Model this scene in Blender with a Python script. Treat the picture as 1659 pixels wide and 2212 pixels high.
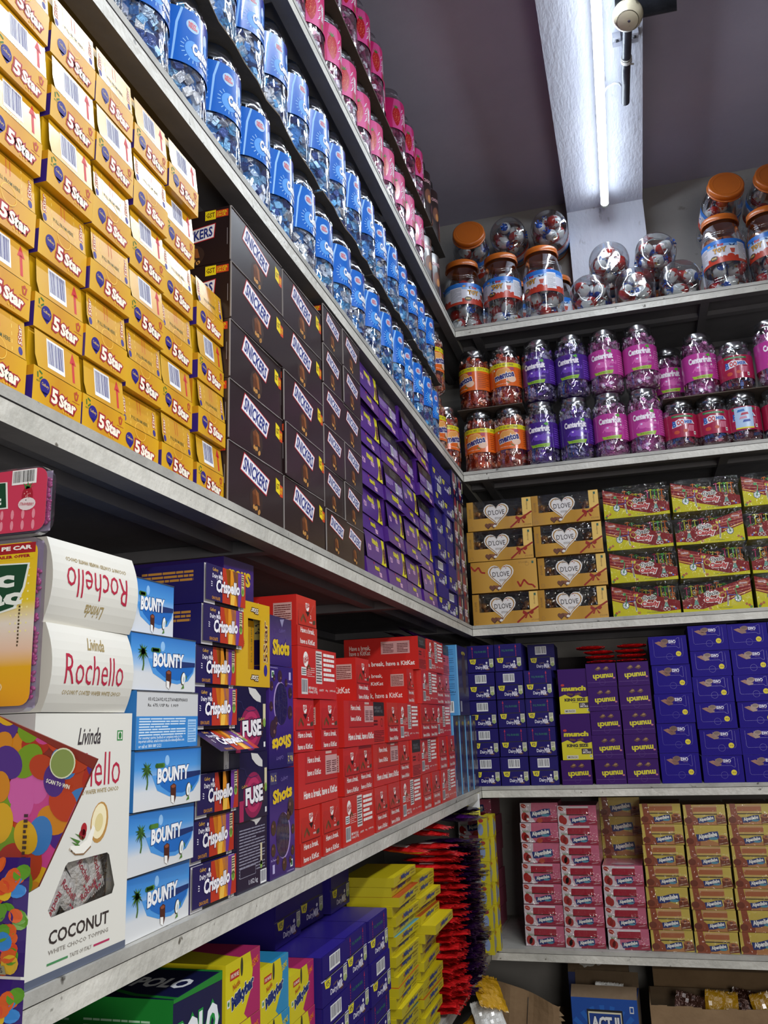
import bpy, bmesh, math, random
from math import pi, sin, cos, radians
from mathutils import Matrix, Vector

for _o in list(bpy.data.objects):
    bpy.data.objects.remove(_o)
SC = bpy.context.scene
COL = SC.collection
RNG = random.Random(7)

# ------------------------------------------------------------------ camera
cam_d = bpy.data.cameras.new('camera')
cam = bpy.data.objects.new('camera', cam_d)
COL.objects.link(cam)
SC.camera = cam
_r = ((0.96031501, 0.276769, -0.0345543), (0.0973067, -0.2163432, 0.97145614), (-0.26139335, 0.93626628, 0.2346891))
cam.matrix_world = Matrix(((_r[0][0], _r[1][0], -_r[2][0], 0.55),
                           (_r[0][1], _r[1][1], -_r[2][1], 0.0),
                           (_r[0][2], _r[1][2], -_r[2][2], 1.5),
                           (0, 0, 0, 1)))
cam_d.sensor_fit = 'HORIZONTAL'
cam_d.sensor_width = 36.0
cam_d.lens = 1884.1 / 1659 * 36.0
cam_d.clip_start = 0.02
cam_d.clip_end = 50

# ------------------------------------------------------------------ world, exposure
SC.view_settings.view_transform = 'Standard'
SC.view_settings.look = 'None'
SC.view_settings.gamma = 1
SC.view_settings.use_curve_mapping = False
SC.view_settings.exposure = 0.35
world = bpy.data.worlds.new('world')
SC.world = world
world.use_nodes = True
world.node_tree.nodes['Background'].inputs[0].default_value = (0.55, 0.62, 0.8, 1)
world.node_tree.nodes['Background'].inputs[1].default_value = 0.02
TUBE_POWER = 12.0      # emission strength of the ceiling tubes
FILL_POWER = 34.0      # base watts of the unseen area lights added along the aisle
cy = SC.cycles
try:
    cy.use_denoising = True
    cy.denoiser = 'OPENIMAGEDENOISE'
    cy.max_bounces = 7
    cy.diffuse_bounces = 3
    cy.glossy_bounces = 3
    cy.transmission_bounces = 3
    cy.transparent_max_bounces = 16
    cy.caustics_reflective = False
    cy.caustics_refractive = False
    cy.sample_clamp_indirect = 4.0
    cy.use_adaptive_sampling = True
    cy.adaptive_threshold = 0.02
except Exception:
    pass


def area_light(name, loc, rot, sx, sy, watts, col):
    d = bpy.data.lights.new(name, 'AREA')
    d.shape = 'RECTANGLE'
    d.size = sx
    d.size_y = sy
    d.energy = watts
    d.color = col
    o = bpy.data.objects.new(name, d)
    o.location = loc
    o.rotation_euler = rot
    COL.objects.link(o)
    return o


area_light('aisle_fill_light', (1.5, -0.1, 3.02), (0, radians(10), 0), 0.12, 1.3, FILL_POWER, (0.96, 0.98, 1.0))  # unseen area light added over the aisle to light the shelf fronts
# area lights added under the beam tubes to strengthen their downward light
area_light('beam_tube_boost', (0.6190, 2.655, 3.5525), (0, 0, radians(.9)), 0.022, 1.0, 5.0, (0.84, 0.92, 1.0))
area_light('beam_tube_boost', (0.635, 1.42, 3.5525), (0, 0, 0), 0.028, 1.2, 9.0, (0.88, 0.94, 1.0))  # added below the out-of-view tube to bring glare onto the yellow flaps
area_light('aisle_fill_light', (1.7, 1.5, 3.1), (0, radians(6), 0), 0.10, 1.2, FILL_POWER * 0.6, (0.9, 0.95, 1.0))  # unseen area light added to lift the back shelves
area_light('front_fill_light', (1.35, -1.0, 1.6), (radians(82), 0, radians(22)), 0.8, 0.8, FILL_POWER * 0.62, (1.0, 0.96, 0.88))  # unseen square fill added in front to brighten the lower shelves

# ------------------------------------------------------------------ materials
MATS = {}


def lin(h):
    h = h.lstrip('#')
    out = []
    for i in (0, 2, 4):
        c = int(h[i:i + 2], 16) / 255
        out.append(c / 12.92 if c <= 0.04045 else ((c + 0.055) / 1.055) ** 2.4)
    return (*out, 1)


def M(hexc, rough=0.45, metal=0.0, spec=0.5, coat=0.0, bump=0.0, bscale=60):
    key = (hexc, rough, metal, spec, coat, bump, bscale)
    if key in MATS:
        return MATS[key]
    m = bpy.data.materials.new('print_' + hexc)
    m.use_nodes = True
    nt = m.node_tree
    b = nt.nodes['Principled BSDF']
    b.inputs['Base Color'].default_value = lin(hexc)
    b.inputs['Roughness'].default_value = rough
    b.inputs['Metallic'].default_value = metal
    b.inputs['Specular IOR Level'].default_value = spec
    b.inputs['Coat Weight'].default_value = coat
    b.inputs['Coat Roughness'].default_value = 0.12 if coat < .9 else 0.04
    if bump:
        tc = nt.nodes.new('ShaderNodeTexCoord')
        n = nt.nodes.new('ShaderNodeTexNoise')
        n.inputs['Scale'].default_value = bscale
        n.inputs['Detail'].default_value = 3
        bp = nt.nodes.new('ShaderNodeBump')
        bp.inputs['Strength'].default_value = bump
        bp.inputs['Distance'].default_value = 0.01
        nt.links.new(tc.outputs['Object'], n.inputs['Vector'])
        nt.links.new(n.outputs['Fac'], bp.inputs['Height'])
        nt.links.new(bp.outputs['Normal'], b.inputs['Normal'])
    MATS[key] = m
    return m


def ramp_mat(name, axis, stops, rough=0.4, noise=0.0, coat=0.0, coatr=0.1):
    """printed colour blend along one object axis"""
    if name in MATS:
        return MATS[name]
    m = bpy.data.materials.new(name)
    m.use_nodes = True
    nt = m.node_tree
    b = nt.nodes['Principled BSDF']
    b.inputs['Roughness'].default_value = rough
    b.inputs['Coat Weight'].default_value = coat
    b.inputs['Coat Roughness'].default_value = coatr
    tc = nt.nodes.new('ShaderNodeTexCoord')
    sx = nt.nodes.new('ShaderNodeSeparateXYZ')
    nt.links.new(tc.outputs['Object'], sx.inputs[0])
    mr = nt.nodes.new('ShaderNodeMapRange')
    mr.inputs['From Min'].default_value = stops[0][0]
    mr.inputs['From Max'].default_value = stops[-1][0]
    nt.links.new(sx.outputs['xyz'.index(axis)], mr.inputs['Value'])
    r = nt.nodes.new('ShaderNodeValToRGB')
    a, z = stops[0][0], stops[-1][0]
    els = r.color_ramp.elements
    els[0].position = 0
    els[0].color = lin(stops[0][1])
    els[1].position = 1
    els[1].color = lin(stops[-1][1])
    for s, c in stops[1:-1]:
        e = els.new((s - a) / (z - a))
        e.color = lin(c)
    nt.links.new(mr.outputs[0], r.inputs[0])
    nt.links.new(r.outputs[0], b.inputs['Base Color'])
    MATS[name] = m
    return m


def noise_mat(name, c1, c2, scale=8, rough=0.6, bump=0.2, detail=6, bscale=30, stretch=(1, 1, 1), metal=0.0, dark=None, bdist=0.02):
    """mottled surface; coordinates are world sized"""
    if name in MATS:
        return MATS[name]
    m = bpy.data.materials.new(name)
    m.use_nodes = True
    nt = m.node_tree
    b = nt.nodes['Principled BSDF']
    b.inputs['Roughness'].default_value = rough
    b.inputs['Metallic'].default_value = metal
    tc = nt.nodes.new('ShaderNodeTexCoord')
    mp = nt.nodes.new('ShaderNodeMapping')
    mp.inputs['Scale'].default_value = stretch
    nt.links.new(tc.outputs['Object'], mp.inputs[0])
    n = nt.nodes.new('ShaderNodeTexNoise')
    n.inputs['Scale'].default_value = scale
    n.inputs['Detail'].default_value = detail
    n.inputs['Roughness'].default_value = 0.65
    nt.links.new(mp.outputs[0], n.inputs['Vector'])
    r = nt.nodes.new('ShaderNodeValToRGB')
    els = r.color_ramp.elements
    els[0].position = 0.3
    els[0].color = lin(c1)
    els[1].position = 0.7
    els[1].color = lin(c2)
    nt.links.new(n.outputs['Fac'], r.inputs[0])
    out = r.outputs[0]
    if dark:
        v = nt.nodes.new('ShaderNodeTexNoise')
        v.inputs['Scale'].default_value = scale * 7
        v.inputs['Detail'].default_value = 5
        nt.links.new(mp.outputs[0], v.inputs['Vector'])
        r2 = nt.nodes.new('ShaderNodeValToRGB')
        r2.color_ramp.elements[0].position = 0.66
        r2.color_ramp.elements[0].color = (0, 0, 0, 1)
        r2.color_ramp.elements[1].position = 0.72
        r2.color_ramp.elements[1].color = (1, 1, 1, 1)
        nt.links.new(v.outputs['Fac'], r2.inputs[0])
        mx = nt.nodes.new('ShaderNodeMixRGB')
        mx.inputs[2].default_value = lin(dark)
        nt.links.new(r2.outputs[0], mx.inputs[0])
        nt.links.new(out, mx.inputs[1])
        out = mx.outputs[0]
    nt.links.new(out, b.inputs['Base Color'])
    if bump:
        n2 = nt.nodes.new('ShaderNodeTexNoise')
        n2.inputs['Scale'].default_value = bscale
        n2.inputs['Detail'].default_value = 4
        nt.links.new(mp.outputs[0], n2.inputs['Vector'])
        bp = nt.nodes.new('ShaderNodeBump')
        bp.inputs['Strength'].default_value = bump
        bp.inputs['Distance'].default_value = bdist
        nt.links.new(n2.outputs['Fac'], bp.inputs['Height'])
        nt.links.new(bp.outputs['Normal'], b.inputs['Normal'])
    MATS[name] = m
    return m


def clear_mat(name, tint, gloss=0.55, rough=0.06, bump=0.4, bscale=35, base=0.05, stretch=(1, 1, 0.35)):
    """thin clear plastic: see-through, with reflections that grow towards the rim"""
    if name in MATS:
        return MATS[name]
    m = bpy.data.materials.new(name)
    m.use_nodes = True
    nt = m.node_tree
    for n in list(nt.nodes):
        nt.nodes.remove(n)
    out = nt.nodes.new('ShaderNodeOutputMaterial')
    tr = nt.nodes.new('ShaderNodeBsdfTransparent')
    tr.inputs[0].default_value = lin(tint)
    gl = nt.nodes.new('ShaderNodeBsdfGlossy')
    gl.inputs['Roughness'].default_value = rough
    gl.inputs['Color'].default_value = (1, 1, 1, 1)
    lw = nt.nodes.new('ShaderNodeLayerWeight')
    lw.inputs['Blend'].default_value = 0.35
    mr = nt.nodes.new('ShaderNodeMapRange')
    mr.inputs['To Min'].default_value = base
    mr.inputs['To Max'].default_value = gloss
    nt.links.new(lw.outputs['Facing'], mr.inputs['Value'])
    mix = nt.nodes.new('ShaderNodeMixShader')
    nt.links.new(mr.outputs[0], mix.inputs[0])
    nt.links.new(tr.outputs[0], mix.inputs[1])
    nt.links.new(gl.outputs[0], mix.inputs[2])
    nt.links.new(mix.outputs[0], out.inputs[0])
    if bump:
        tc = nt.nodes.new('ShaderNodeTexCoord')
        mp = nt.nodes.new('ShaderNodeMapping')
        mp.inputs['Scale'].default_value = stretch
        nt.links.new(tc.outputs['Object'], mp.inputs[0])
        n = nt.nodes.new('ShaderNodeTexNoise')
        n.inputs['Scale'].default_value = bscale
        n.inputs['Detail'].default_value = 1.5
        nt.links.new(mp.outputs[0], n.inputs['Vector'])
        bp = nt.nodes.new('ShaderNodeBump')
        bp.inputs['Strength'].default_value = bump
        bp.inputs['Distance'].default_value = 0.02
        nt.links.new(n.outputs['Fac'], bp.inputs['Height'])
        nt.links.new(bp.outputs['Normal'], gl.inputs['Normal'])
    MATS[name] = m
    return m


def glow_mat(name, col, strength):
    m = bpy.data.materials.new(name)
    m.use_nodes = True
    nt = m.node_tree
    b = nt.nodes['Principled BSDF']
    b.inputs['Base Color'].default_value = (0.9, 0.9, 0.9, 1)
    b.inputs['Emission Color'].default_value = (*col, 1)
    b.inputs['Emission Strength'].default_value = strength
    return m


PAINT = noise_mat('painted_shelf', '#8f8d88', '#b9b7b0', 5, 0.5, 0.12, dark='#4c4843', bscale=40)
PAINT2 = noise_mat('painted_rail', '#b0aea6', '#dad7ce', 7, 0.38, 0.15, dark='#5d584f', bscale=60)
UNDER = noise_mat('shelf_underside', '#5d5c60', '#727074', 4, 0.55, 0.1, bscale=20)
WHITE = M('#e8e6e0', 0.5)
KRAFT = noise_mat('kraft_card', '#7d6347', '#967a5a', 6, 0.85, 0.15, bscale=30)

# ------------------------------------------------------------------ text
TXT = {}


def tm(s, off=0.0, shear=0.0, res=2):
    k = (s, off, shear, res)
    if k in TXT:
        return TXT[k]
    c = bpy.data.curves.new('lettering', 'FONT')
    c.body = s
    c.size = 1
    c.offset = off
    c.shear = shear
    c.resolution_u = res
    c.space_line = 0.8
    o = bpy.data.objects.new('lettering', c)
    COL.objects.link(o)
    dg = bpy.context.evaluated_depsgraph_get()
    dg.update()
    me = o.evaluated_get(dg).to_mesh()
    vs = [(v.co.x, v.co.y) for v in me.vertices]
    fs = [tuple(p.vertices) for p in me.polygons]
    o.evaluated_get(dg).to_mesh_clear()
    bpy.data.objects.remove(o)
    bpy.data.curves.remove(c)
    xs = [v[0] for v in vs] or [0, 1]
    ys = [v[1] for v in vs] or [0, 1]
    TXT[k] = (vs, fs, (min(xs), min(ys), max(xs), max(ys)))
    return TXT[k]


# ------------------------------------------------------------------ mesh builder
class G:
    LS = 0.00013

    def __init__(self):
        self.v = []
        self.f = []
        self.m = []
        self.mats = []
        self.smooth = []
        self.front()

    def mi(self, mat):
        if isinstance(mat, str):
            mat = M(mat)
        if mat not in self.mats:
            self.mats.append(mat)
        return self.mats.index(mat)

    # drawing frames
    def front(self, y=0.0):
        self.O, self.U, self.V = Vector((0, y, 0)), Vector((1, 0, 0)), Vector((0, 0, 1))
        return self

    def frame(self, O, U, V):
        self.O, self.U, self.V = Vector(O), Vector(U), Vector(V)
        return self

    def left(self, w):
        return self.frame((-w / 2, 0, 0), (0, -1, 0), (0, 0, 1))

    def right(self, w):
        return self.frame((w / 2, 0, 0), (0, 1, 0), (0, 0, 1))

    def top(self, h):
        return self.frame((0, 0, h), (1, 0, 0), (0, 1, 0))

    def pt(self, u, v, L=1):
        N = self.U.cross(self.V)
        return self.O + self.U * u + self.V * v + N * (L * self.LS)

    def face(self, pts, mat, sm=False):
        n = len(self.v)
        self.v += [tuple(p) for p in pts]
        self.f.append(tuple(range(n, n + len(pts))))
        self.m.append(self.mi(mat))
        self.smooth.append(sm)

    def poly(self, pts, mat, L=1):
        self.face([self.pt(u, v, L) for u, v in pts], mat)

    def rect(self, u0, v0, u1, v1, mat, L=1):
        self.poly([(u0, v0), (u1, v0), (u1, v1), (u0, v1)], mat, L)

    def disc(self, cx, cy, rx, ry, mat, L=1, n=18, rot=0.0):
        c, s = cos(rot), sin(rot)
        self.poly([(cx + rx * cos(2 * pi * i / n) * c - ry * sin(2 * pi * i / n) * s,
                    cy + rx * cos(2 * pi * i / n) * s + ry * sin(2 * pi * i / n) * c) for i in range(n)], mat, L)

    def ring(self, cx, cy, r0, r1, mat, L=1, n=20):
        for i in range(n):
            a, b = 2 * pi * i / n, 2 * pi * (i + 1) / n
            self.poly([(cx + r0 * cos(a), cy + r0 * sin(a)), (cx + r1 * cos(a), cy + r1 * sin(a)),
                       (cx + r1 * cos(b), cy + r1 * sin(b)), (cx + r0 * cos(b), cy + r0 * sin(b))], mat, L)

    def stroke(self, pts, w, mat, L=1):
        for (x0, y0), (x1, y1) in zip(pts, pts[1:]):
            d = math.hypot(x1 - x0, y1 - y0) or 1
            nx, ny = -(y1 - y0) / d * w / 2, (x1 - x0) / d * w / 2
            self.poly([(x0 - nx, y0 - ny), (x1 - nx, y1 - ny), (x1 + nx, y1 + ny), (x0 + nx, y0 + ny)], mat, L)

    def text(self, s, cx, cy, w, h, mat, L=2, rot=0.0, out=None, oo=0.05, bold=0.015, shear=0.0, res=2):
        jobs = []
        base = tm(s, bold, shear, res)
        if out:
            jobs.append((tm(s, bold + oo, shear, 1), out, L))
            L += 1
        jobs.append((base, mat, L))
        x0, y0, x1, y1 = base[2]
        sx, sy = w / (x1 - x0), h / (y1 - y0)
        mx, my = (x0 + x1) / 2, (y0 + y1) / 2
        c, s_ = cos(rot), sin(rot)
        for (vs, fs, _), mt, LL in jobs:
            n = len(self.v)
            for x, y in vs:
                a, b = (x - mx) * sx, (y - my) * sy
                self.v.append(tuple(self.pt(cx + a * c - b * s_, cy + a * s_ + b * c, LL)))
            k = self.mi(mt)
            for f in fs:
                self.f.append(tuple(i + n for i in f))
                self.m.append(k)
                self.smooth.append(False)

    def barcode(self, u0, v0, u1, v1, L=1, n=15, seed=3, bg='#e9e9ea', fg='#3c3a52'):
        r = random.Random(seed)
        self.rect(u0, v0, u1, v1, M(bg, 0.4), L)
        x, step = u0 + (u1 - u0) * 0.06, (u1 - u0) * 0.88 / n
        for i in range(n):
            self.rect(x, v0 + (v1 - v0) * .14, x + step * r.uniform(.3, .75), v1 - (v1 - v0) * .07, M(fg), L + 1)
            x += step

    def lines(self, u0, v0, u1, v1, n, mat, L=1, seed=1, fill=0.45):
        r = random.Random(seed)
        h = (v1 - v0) / n
        for i in range(n):
            v = v1 - (i + 1) * h
            u = u0
            while u < u1 - 1e-6:
                e = min(u1, u + (u1 - u0) * r.uniform(.08, .3))
                if i % 4 == 3 and u > u0 + (u1 - u0) * .6:
                    break
                self.rect(u, v + h * .2, e, v + h * (.2 + fill), mat, L)
                u = e + (u1 - u0) * .015

    def box(self, x0, x1, y0, y1, z0, z1, mat, faces=None):
        """faces: dict of front/back/left/right/top/bottom overrides"""
        P = [(x0, y0, z0), (x1, y0, z0), (x1, y1, z0), (x0, y1, z0), (x0, y0, z1), (x1, y0, z1), (x1, y1, z1), (x0, y1, z1)]
        q = {'front': (0, 1, 5, 4), 'right': (1, 2, 6, 5), 'back': (2, 3, 7, 6), 'left': (3, 0, 4, 7), 'top': (4, 5, 6, 7), 'bottom': (3, 2, 1, 0)}
        faces = faces or {}
        n = len(self.v)
        self.v += P
        for k, idx in q.items():
            mt = faces.get(k, mat)
            if mt is None:
                continue
            self.f.append(tuple(i + n for i in idx))
            self.m.append(self.mi(mt))
            self.smooth.append(False)

    def lathe(self, prof, mat, n=32, flute=None, smooth=True, caps=(False, False), cx=0, cyy=0):
        """prof: list of (r, z)"""
        base = len(self.v)
        for r, z in prof:
            for i in range(n):
                a = 2 * pi * i / n
                rr = r * (1 + (flute(a, z) if flute else 0))
                self.v.append((cx + rr * sin(a), cyy - rr * cos(a), z))
        k = self.mi(mat)
        for j in range(len(prof) - 1):
            for i in range(n):
                a, b = base + j * n + i, base + j * n + (i + 1) % n
                self.f.append((a, b, b + n, a + n))
                self.m.append(k)
                self.smooth.append(smooth)
        if caps[0]:
            self.f.append(tuple(base + i for i in range(n))[::-1])
            self.m.append(k)
            self.smooth.append(False)
        if caps[1]:
            self.f.append(tuple(base + (len(prof) - 1) * n + i for i in range(n)))
            self.m.append(k)
            self.smooth.append(False)

    def ell(self, c, r, mats, rot=None, nu=10, nv=7, split=None):
        """ellipsoid; mats is a material or a function of the height -1..1"""
        base = len(self.v)
        c = Vector(c)
        for j in range(nv + 1):
            t = -pi / 2 + pi * j / nv
            for i in range(nu):
                a = 2 * pi * i / nu
                p = Vector((r[0] * cos(t) * cos(a), r[1] * cos(t) * sin(a), r[2] * sin(t)))
                if rot:
                    p = rot @ p
                self.v.append(tuple(c + p))
        for j in range(nv):
            mt = mats(-1 + 2 * (j + .5) / nv) if callable(mats) else mats
            k = self.mi(mt)
            for i in range(nu):
                a, b = base + j * nu + i, base + j * nu + (i + 1) % nu
                self.f.append((a, b, b + nu, a + nu))
                self.m.append(k)
                self.smooth.append(True)

    def tube(self, pts, r, mat, n=8, closed=False):
        pts = [Vector(p) for p in pts]
        base = len(self.v)
        N = len(pts)
        for i, p in enumerate(pts):
            d = (pts[min(i + 1, N - 1)] - pts[max(i - 1, 0)]).normalized()
            up = Vector((0, 0, 1)) if abs(d.z) < .9 else Vector((1, 0, 0))
            a = d.cross(up).normalized()
            b = d.cross(a)
            for k in range(n):
                t = 2 * pi * k / n
                self.v.append(tuple(p + a * r * cos(t) + b * r * sin(t)))
        k_ = self.mi(mat)
        for i in range(N - 1):
            for k in range(n):
                a, b = base + i * n + k, base + i * n + (k + 1) % n
                self.f.append((a, b, b + n, a + n))
                self.m.append(k_)
                self.smooth.append(True)
        for s in (0, N - 1):
            self.f.append(tuple(base + s * n + k for k in range(n)))
            self.m.append(k_)
            self.smooth.append(False)

    def wrap(self, R, du=0.006, yc=0.0):
        """bend everything drawn on the flat front frame (x along, -y out) round a cylinder of radius R"""
        bm = bmesh.new()
        vs = [bm.verts.new(v) for v in self.v]
        lay = bm.faces.layers.int.new('m')
        for f, m in zip(self.f, self.m):
            try:
                fc = bm.faces.new([vs[i] for i in f])
                fc[lay] = m
            except ValueError:
                pass
        xs = [v.co.x for v in bm.verts]
        x = (math.floor(min(xs) / du) + 1) * du
        while x < max(xs):
            g = bm.verts[:] + bm.edges[:] + bm.faces[:]
            bmesh.ops.bisect_plane(bm, geom=g, plane_co=(x, 0, 0), plane_no=(1, 0, 0), dist=1e-7)
            x += du
        self.v, self.f, self.m, self.smooth = [], [], [], []
        bm.verts.index_update()
        for v in bm.verts:
            a, d = v.co.x / R, -v.co.y
            self.v.append(((R + d) * sin(a), -(R + d) * cos(a), v.co.z))
        for f in bm.faces:
            self.f.append(tuple(v.index for v in f.verts))
            self.m.append(f[lay])
            self.smooth.append(True)
        bm.free()
        return self

    def slice(self, axis, cuts):
        """cut every face at the given positions so that it can be bent"""
        bm = bmesh.new()
        vs = [bm.verts.new(v) for v in self.v]
        lay = bm.faces.layers.int.new('m')
        for f, m in zip(self.f, self.m):
            try:
                fc = bm.faces.new([vs[i] for i in f])
                fc[lay] = m
            except ValueError:
                pass
        no = [0, 0, 0]
        no['xyz'.index(axis)] = 1
        for c in cuts:
            co = [0, 0, 0]
            co['xyz'.index(axis)] = c
            bmesh.ops.bisect_plane(bm, geom=bm.verts[:] + bm.edges[:] + bm.faces[:], plane_co=co, plane_no=no, dist=1e-7)
        bm.verts.index_update()
        self.v = [tuple(v.co) for v in bm.verts]
        self.f = [tuple(v.index for v in f.verts) for f in bm.faces]
        self.m = [f[lay] for f in bm.faces]
        self.smooth = [False] * len(self.f)
        bm.free()

    def absorb(self, other):
        n = len(self.v)
        self.v += other.v
        self.f += [tuple(i + n for i in f) for f in other.f]
        self.m += [self.mi(other.mats[k]) for k in other.m]
        self.smooth += other.smooth

    def mesh(self, name='mesh'):
        me = bpy.data.meshes.new(name)
        me.from_pydata(self.v, [], self.f)
        for m in self.mats:
            me.materials.append(m)
        me.polygons.foreach_set('material_index', self.m)
        me.polygons.foreach_set('use_smooth', self.smooth)
        me.update()
        return me


# ------------------------------------------------------------------ things
class Thing:
    """recipe of a thing: the root mesh (or Empty) and its parts"""

    def __init__(self, name, mesh=None):
        self.name, self.mesh, self.parts = name, mesh, []

    def part(self, name, mesh, parent=-1, loc=(0, 0, 0), rot=(0, 0, 0), label=None, stuff=False):
        self.parts.append((name, mesh, parent, loc, rot, label, stuff))
        return len(self.parts) - 1


def place(T, loc, label, cat, group=None, rz=0.0, rot=None, scale=None, kind=None):
    r = bpy.data.objects.new(T.name, T.mesh)
    COL.objects.link(r)
    r.location = loc
    r.rotation_euler = rot if rot else (0, 0, rz)
    if scale:
        r.scale = scale
    if len(label.split()) > 16 or len(label.split()) < 4:
        print('LABEL', len(label.split()), label)
    r['label'] = label
    r['category'] = cat
    if group:
        r['group'] = group
    if kind:
        r['kind'] = kind
    made = []
    for (n, me, par, pl, pr, lab, st) in T.parts:
        c = bpy.data.objects.new(n, me)
        COL.objects.link(c)
        c.parent = r if par < 0 else made[par]
        c.location = pl
        c.rotation_euler = pr
        if lab:
            c['label'] = lab
        if st:
            c['kind'] = 'stuff'
        made.append(c)
    return r


def single(name, g, label, cat, loc=(0, 0, 0), rz=0.0, **k):
    return place(Thing(name, g.mesh(name)), loc, label, cat, rz=rz, **k)


def structure(name, g):
    o = bpy.data.objects.new(name, g.mesh(name))
    COL.objects.link(o)
    o['kind'] = 'structure'
    return o


L90 = pi / 2                     # things on the left wall face +x
ORD = ['lowest', 'second lowest', 'third lowest', 'fourth lowest', 'fifth lowest', 'sixth lowest', 'seventh lowest', 'eighth lowest', 'ninth lowest', 'tenth lowest']


def lvl(i, n):
    if n > 1 and i == n - 1:
        return 'topmost'
    return ORD[i] if i < 10 else 'number %d from below' % (i + 1)


def lvt(i, n):
    k = n - 1 - i
    return 'topmost' if k == 0 else (('second', 'third', 'fourth', 'fifth', 'sixth', 'seventh', 'eighth', 'ninth', 'tenth')[k - 1] if k < 10 else 'number %d' % (k + 1)) + ' from the top'


ZA, ZB, ZC, ZD, ZE, ZF = 2.973, 2.3933, 1.8242, 1.2767, 0.7709, 0.30
YC, YW, XW, CEIL = 3.0824, 3.58, -0.5, 3.73
# ------------------------------------------------------------------ room
g = G(); g.box(-0.8, 4.2, -3.2, 3.9, -0.1, 0, noise_mat('floor_tile', '#6d675f', '#837c72', 3, 0.4, 0.05)); structure('floor', g)
WALLM = noise_mat('wall_paint', '#8d8a88', '#9d9996', 2, 0.8, 0.12, bscale=18, dark='#7c7874')
g = G(); g.box(-0.6, XW, -3.2, 3.68, 0, CEIL + .1, WALLM); structure('wall_left', g)
g = G(); g.box(XW, 4.2, YW, 3.68, 0, CEIL + .1, WALLM); structure('wall_back', g)
g = G(); g.box(4.1, 4.2, -3.2, YW, 0, CEIL + .1, WALLM); structure('wall_right', g)
g = G(); g.box(XW, 4.1, -3.2, -3.1, 0, CEIL + .1, WALLM); structure('wall_front', g)
g = G(); g.box(XW, 4.1, -3.1, YW, CEIL, CEIL + .1, noise_mat('ceiling_paint', '#a39db0', '#b3adbf', 1.5, 0.8, 0.06, bscale=25)); structure('ceiling', g)
BEAMM = noise_mat('beam_plaster', '#b7bac8', '#d0d3de', 3, 0.8, 0.45, bscale=55, stretch=(1.6, .5, .6), dark='#a3a5ae', bdist=0.006)
g = G()
xs = [0.449 + (0.765 - 0.449) * i / 6 for i in range(7)]
g.box(0.449, 0.765, -3.1, 3.48, 3.62, CEIL - .001, BEAMM)
structure('trim_1', g)
g = G(); g.box(0.449, 0.765, 3.48, YW, ZA + .002, CEIL - .001, BEAMM); structure('trim_2', g)
g = G(); g.box(2.6, 2.92, -3.1, YW, 3.62, CEIL - .001, BEAMM); structure('trim_3', g)


# cobweb scratches on the wall above the top shelf
# ------------------------------------------------------------------ shelves
def shelf(side, z, label, lo, hi):
    T = Thing('wall_shelf')
    b = G()
    rl = G()
    bk = G()
    if side == 'left':
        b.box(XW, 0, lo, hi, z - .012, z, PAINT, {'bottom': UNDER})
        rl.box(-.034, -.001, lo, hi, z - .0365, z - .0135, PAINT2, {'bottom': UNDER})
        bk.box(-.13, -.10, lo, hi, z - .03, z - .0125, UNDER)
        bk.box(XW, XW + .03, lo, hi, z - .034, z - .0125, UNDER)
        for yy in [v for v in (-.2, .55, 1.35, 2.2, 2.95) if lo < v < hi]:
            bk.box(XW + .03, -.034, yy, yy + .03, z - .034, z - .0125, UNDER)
    else:
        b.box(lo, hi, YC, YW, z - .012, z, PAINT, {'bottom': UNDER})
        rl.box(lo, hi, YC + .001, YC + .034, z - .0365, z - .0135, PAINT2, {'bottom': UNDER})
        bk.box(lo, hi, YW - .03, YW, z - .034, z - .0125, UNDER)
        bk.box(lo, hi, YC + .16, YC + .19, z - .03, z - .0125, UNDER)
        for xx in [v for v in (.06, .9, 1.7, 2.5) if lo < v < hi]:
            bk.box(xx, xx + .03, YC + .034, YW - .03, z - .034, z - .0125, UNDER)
    T.mesh = b.mesh('wall_shelf')
    T.part('front_rail', rl.mesh('front_rail'))
    T.part('under_frame', bk.mesh('under_frame'))
    place(T, (0, 0, 0), label, 'shelf', 'painted metal wall shelves')


for z, w in ((ZA, 'top left wall shelf, under the tall pink jars'), (ZB, 'left wall shelf under the blue candy jars'),
             (ZC, 'left wall shelf under the yellow and dark brown cartons'), (ZD, 'left wall shelf under the red cartons and blue coconut cartons'),
             (ZE, 'low left wall shelf under the flat yellow boxes and red pouches'), (ZF, 'lowest left wall shelf near the floor, nearly hidden')):
    shelf('left', z, 'grey-white painted metal ' + w, -.9, YW)
for z, w in ((ZA, 'top back wall shelf, holding the jars of toy eggs'), (ZB, 'back wall shelf holding two rows of purple and pink jars'),
             (ZC, 'back wall shelf under the gold heart boxes and cycle candy trays'), (ZD, 'back wall shelf under the blue and purple cartons'),
             (ZE, 'back wall shelf under the shrink-wrapped pink and gold cartons'), (ZF, 'lowest back wall shelf under the open cardboard cartons')):
    shelf('back', z, 'grey-white painted metal ' + w, 0.001, 3.0)

# support posts (outside the view they carry the shelves)
for i, (x, y) in enumerate(((-.003, -.86), (2.99, YC + .003))):
    g = G()
    g.box(x - .03, x, y, y + .03, 0, CEIL - .001, PAINT2)
    single('shelf_post', g, 'painted angle-iron post at the far end of the %s shelves' % ('left wall', 'back wall')[i], 'post')

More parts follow.
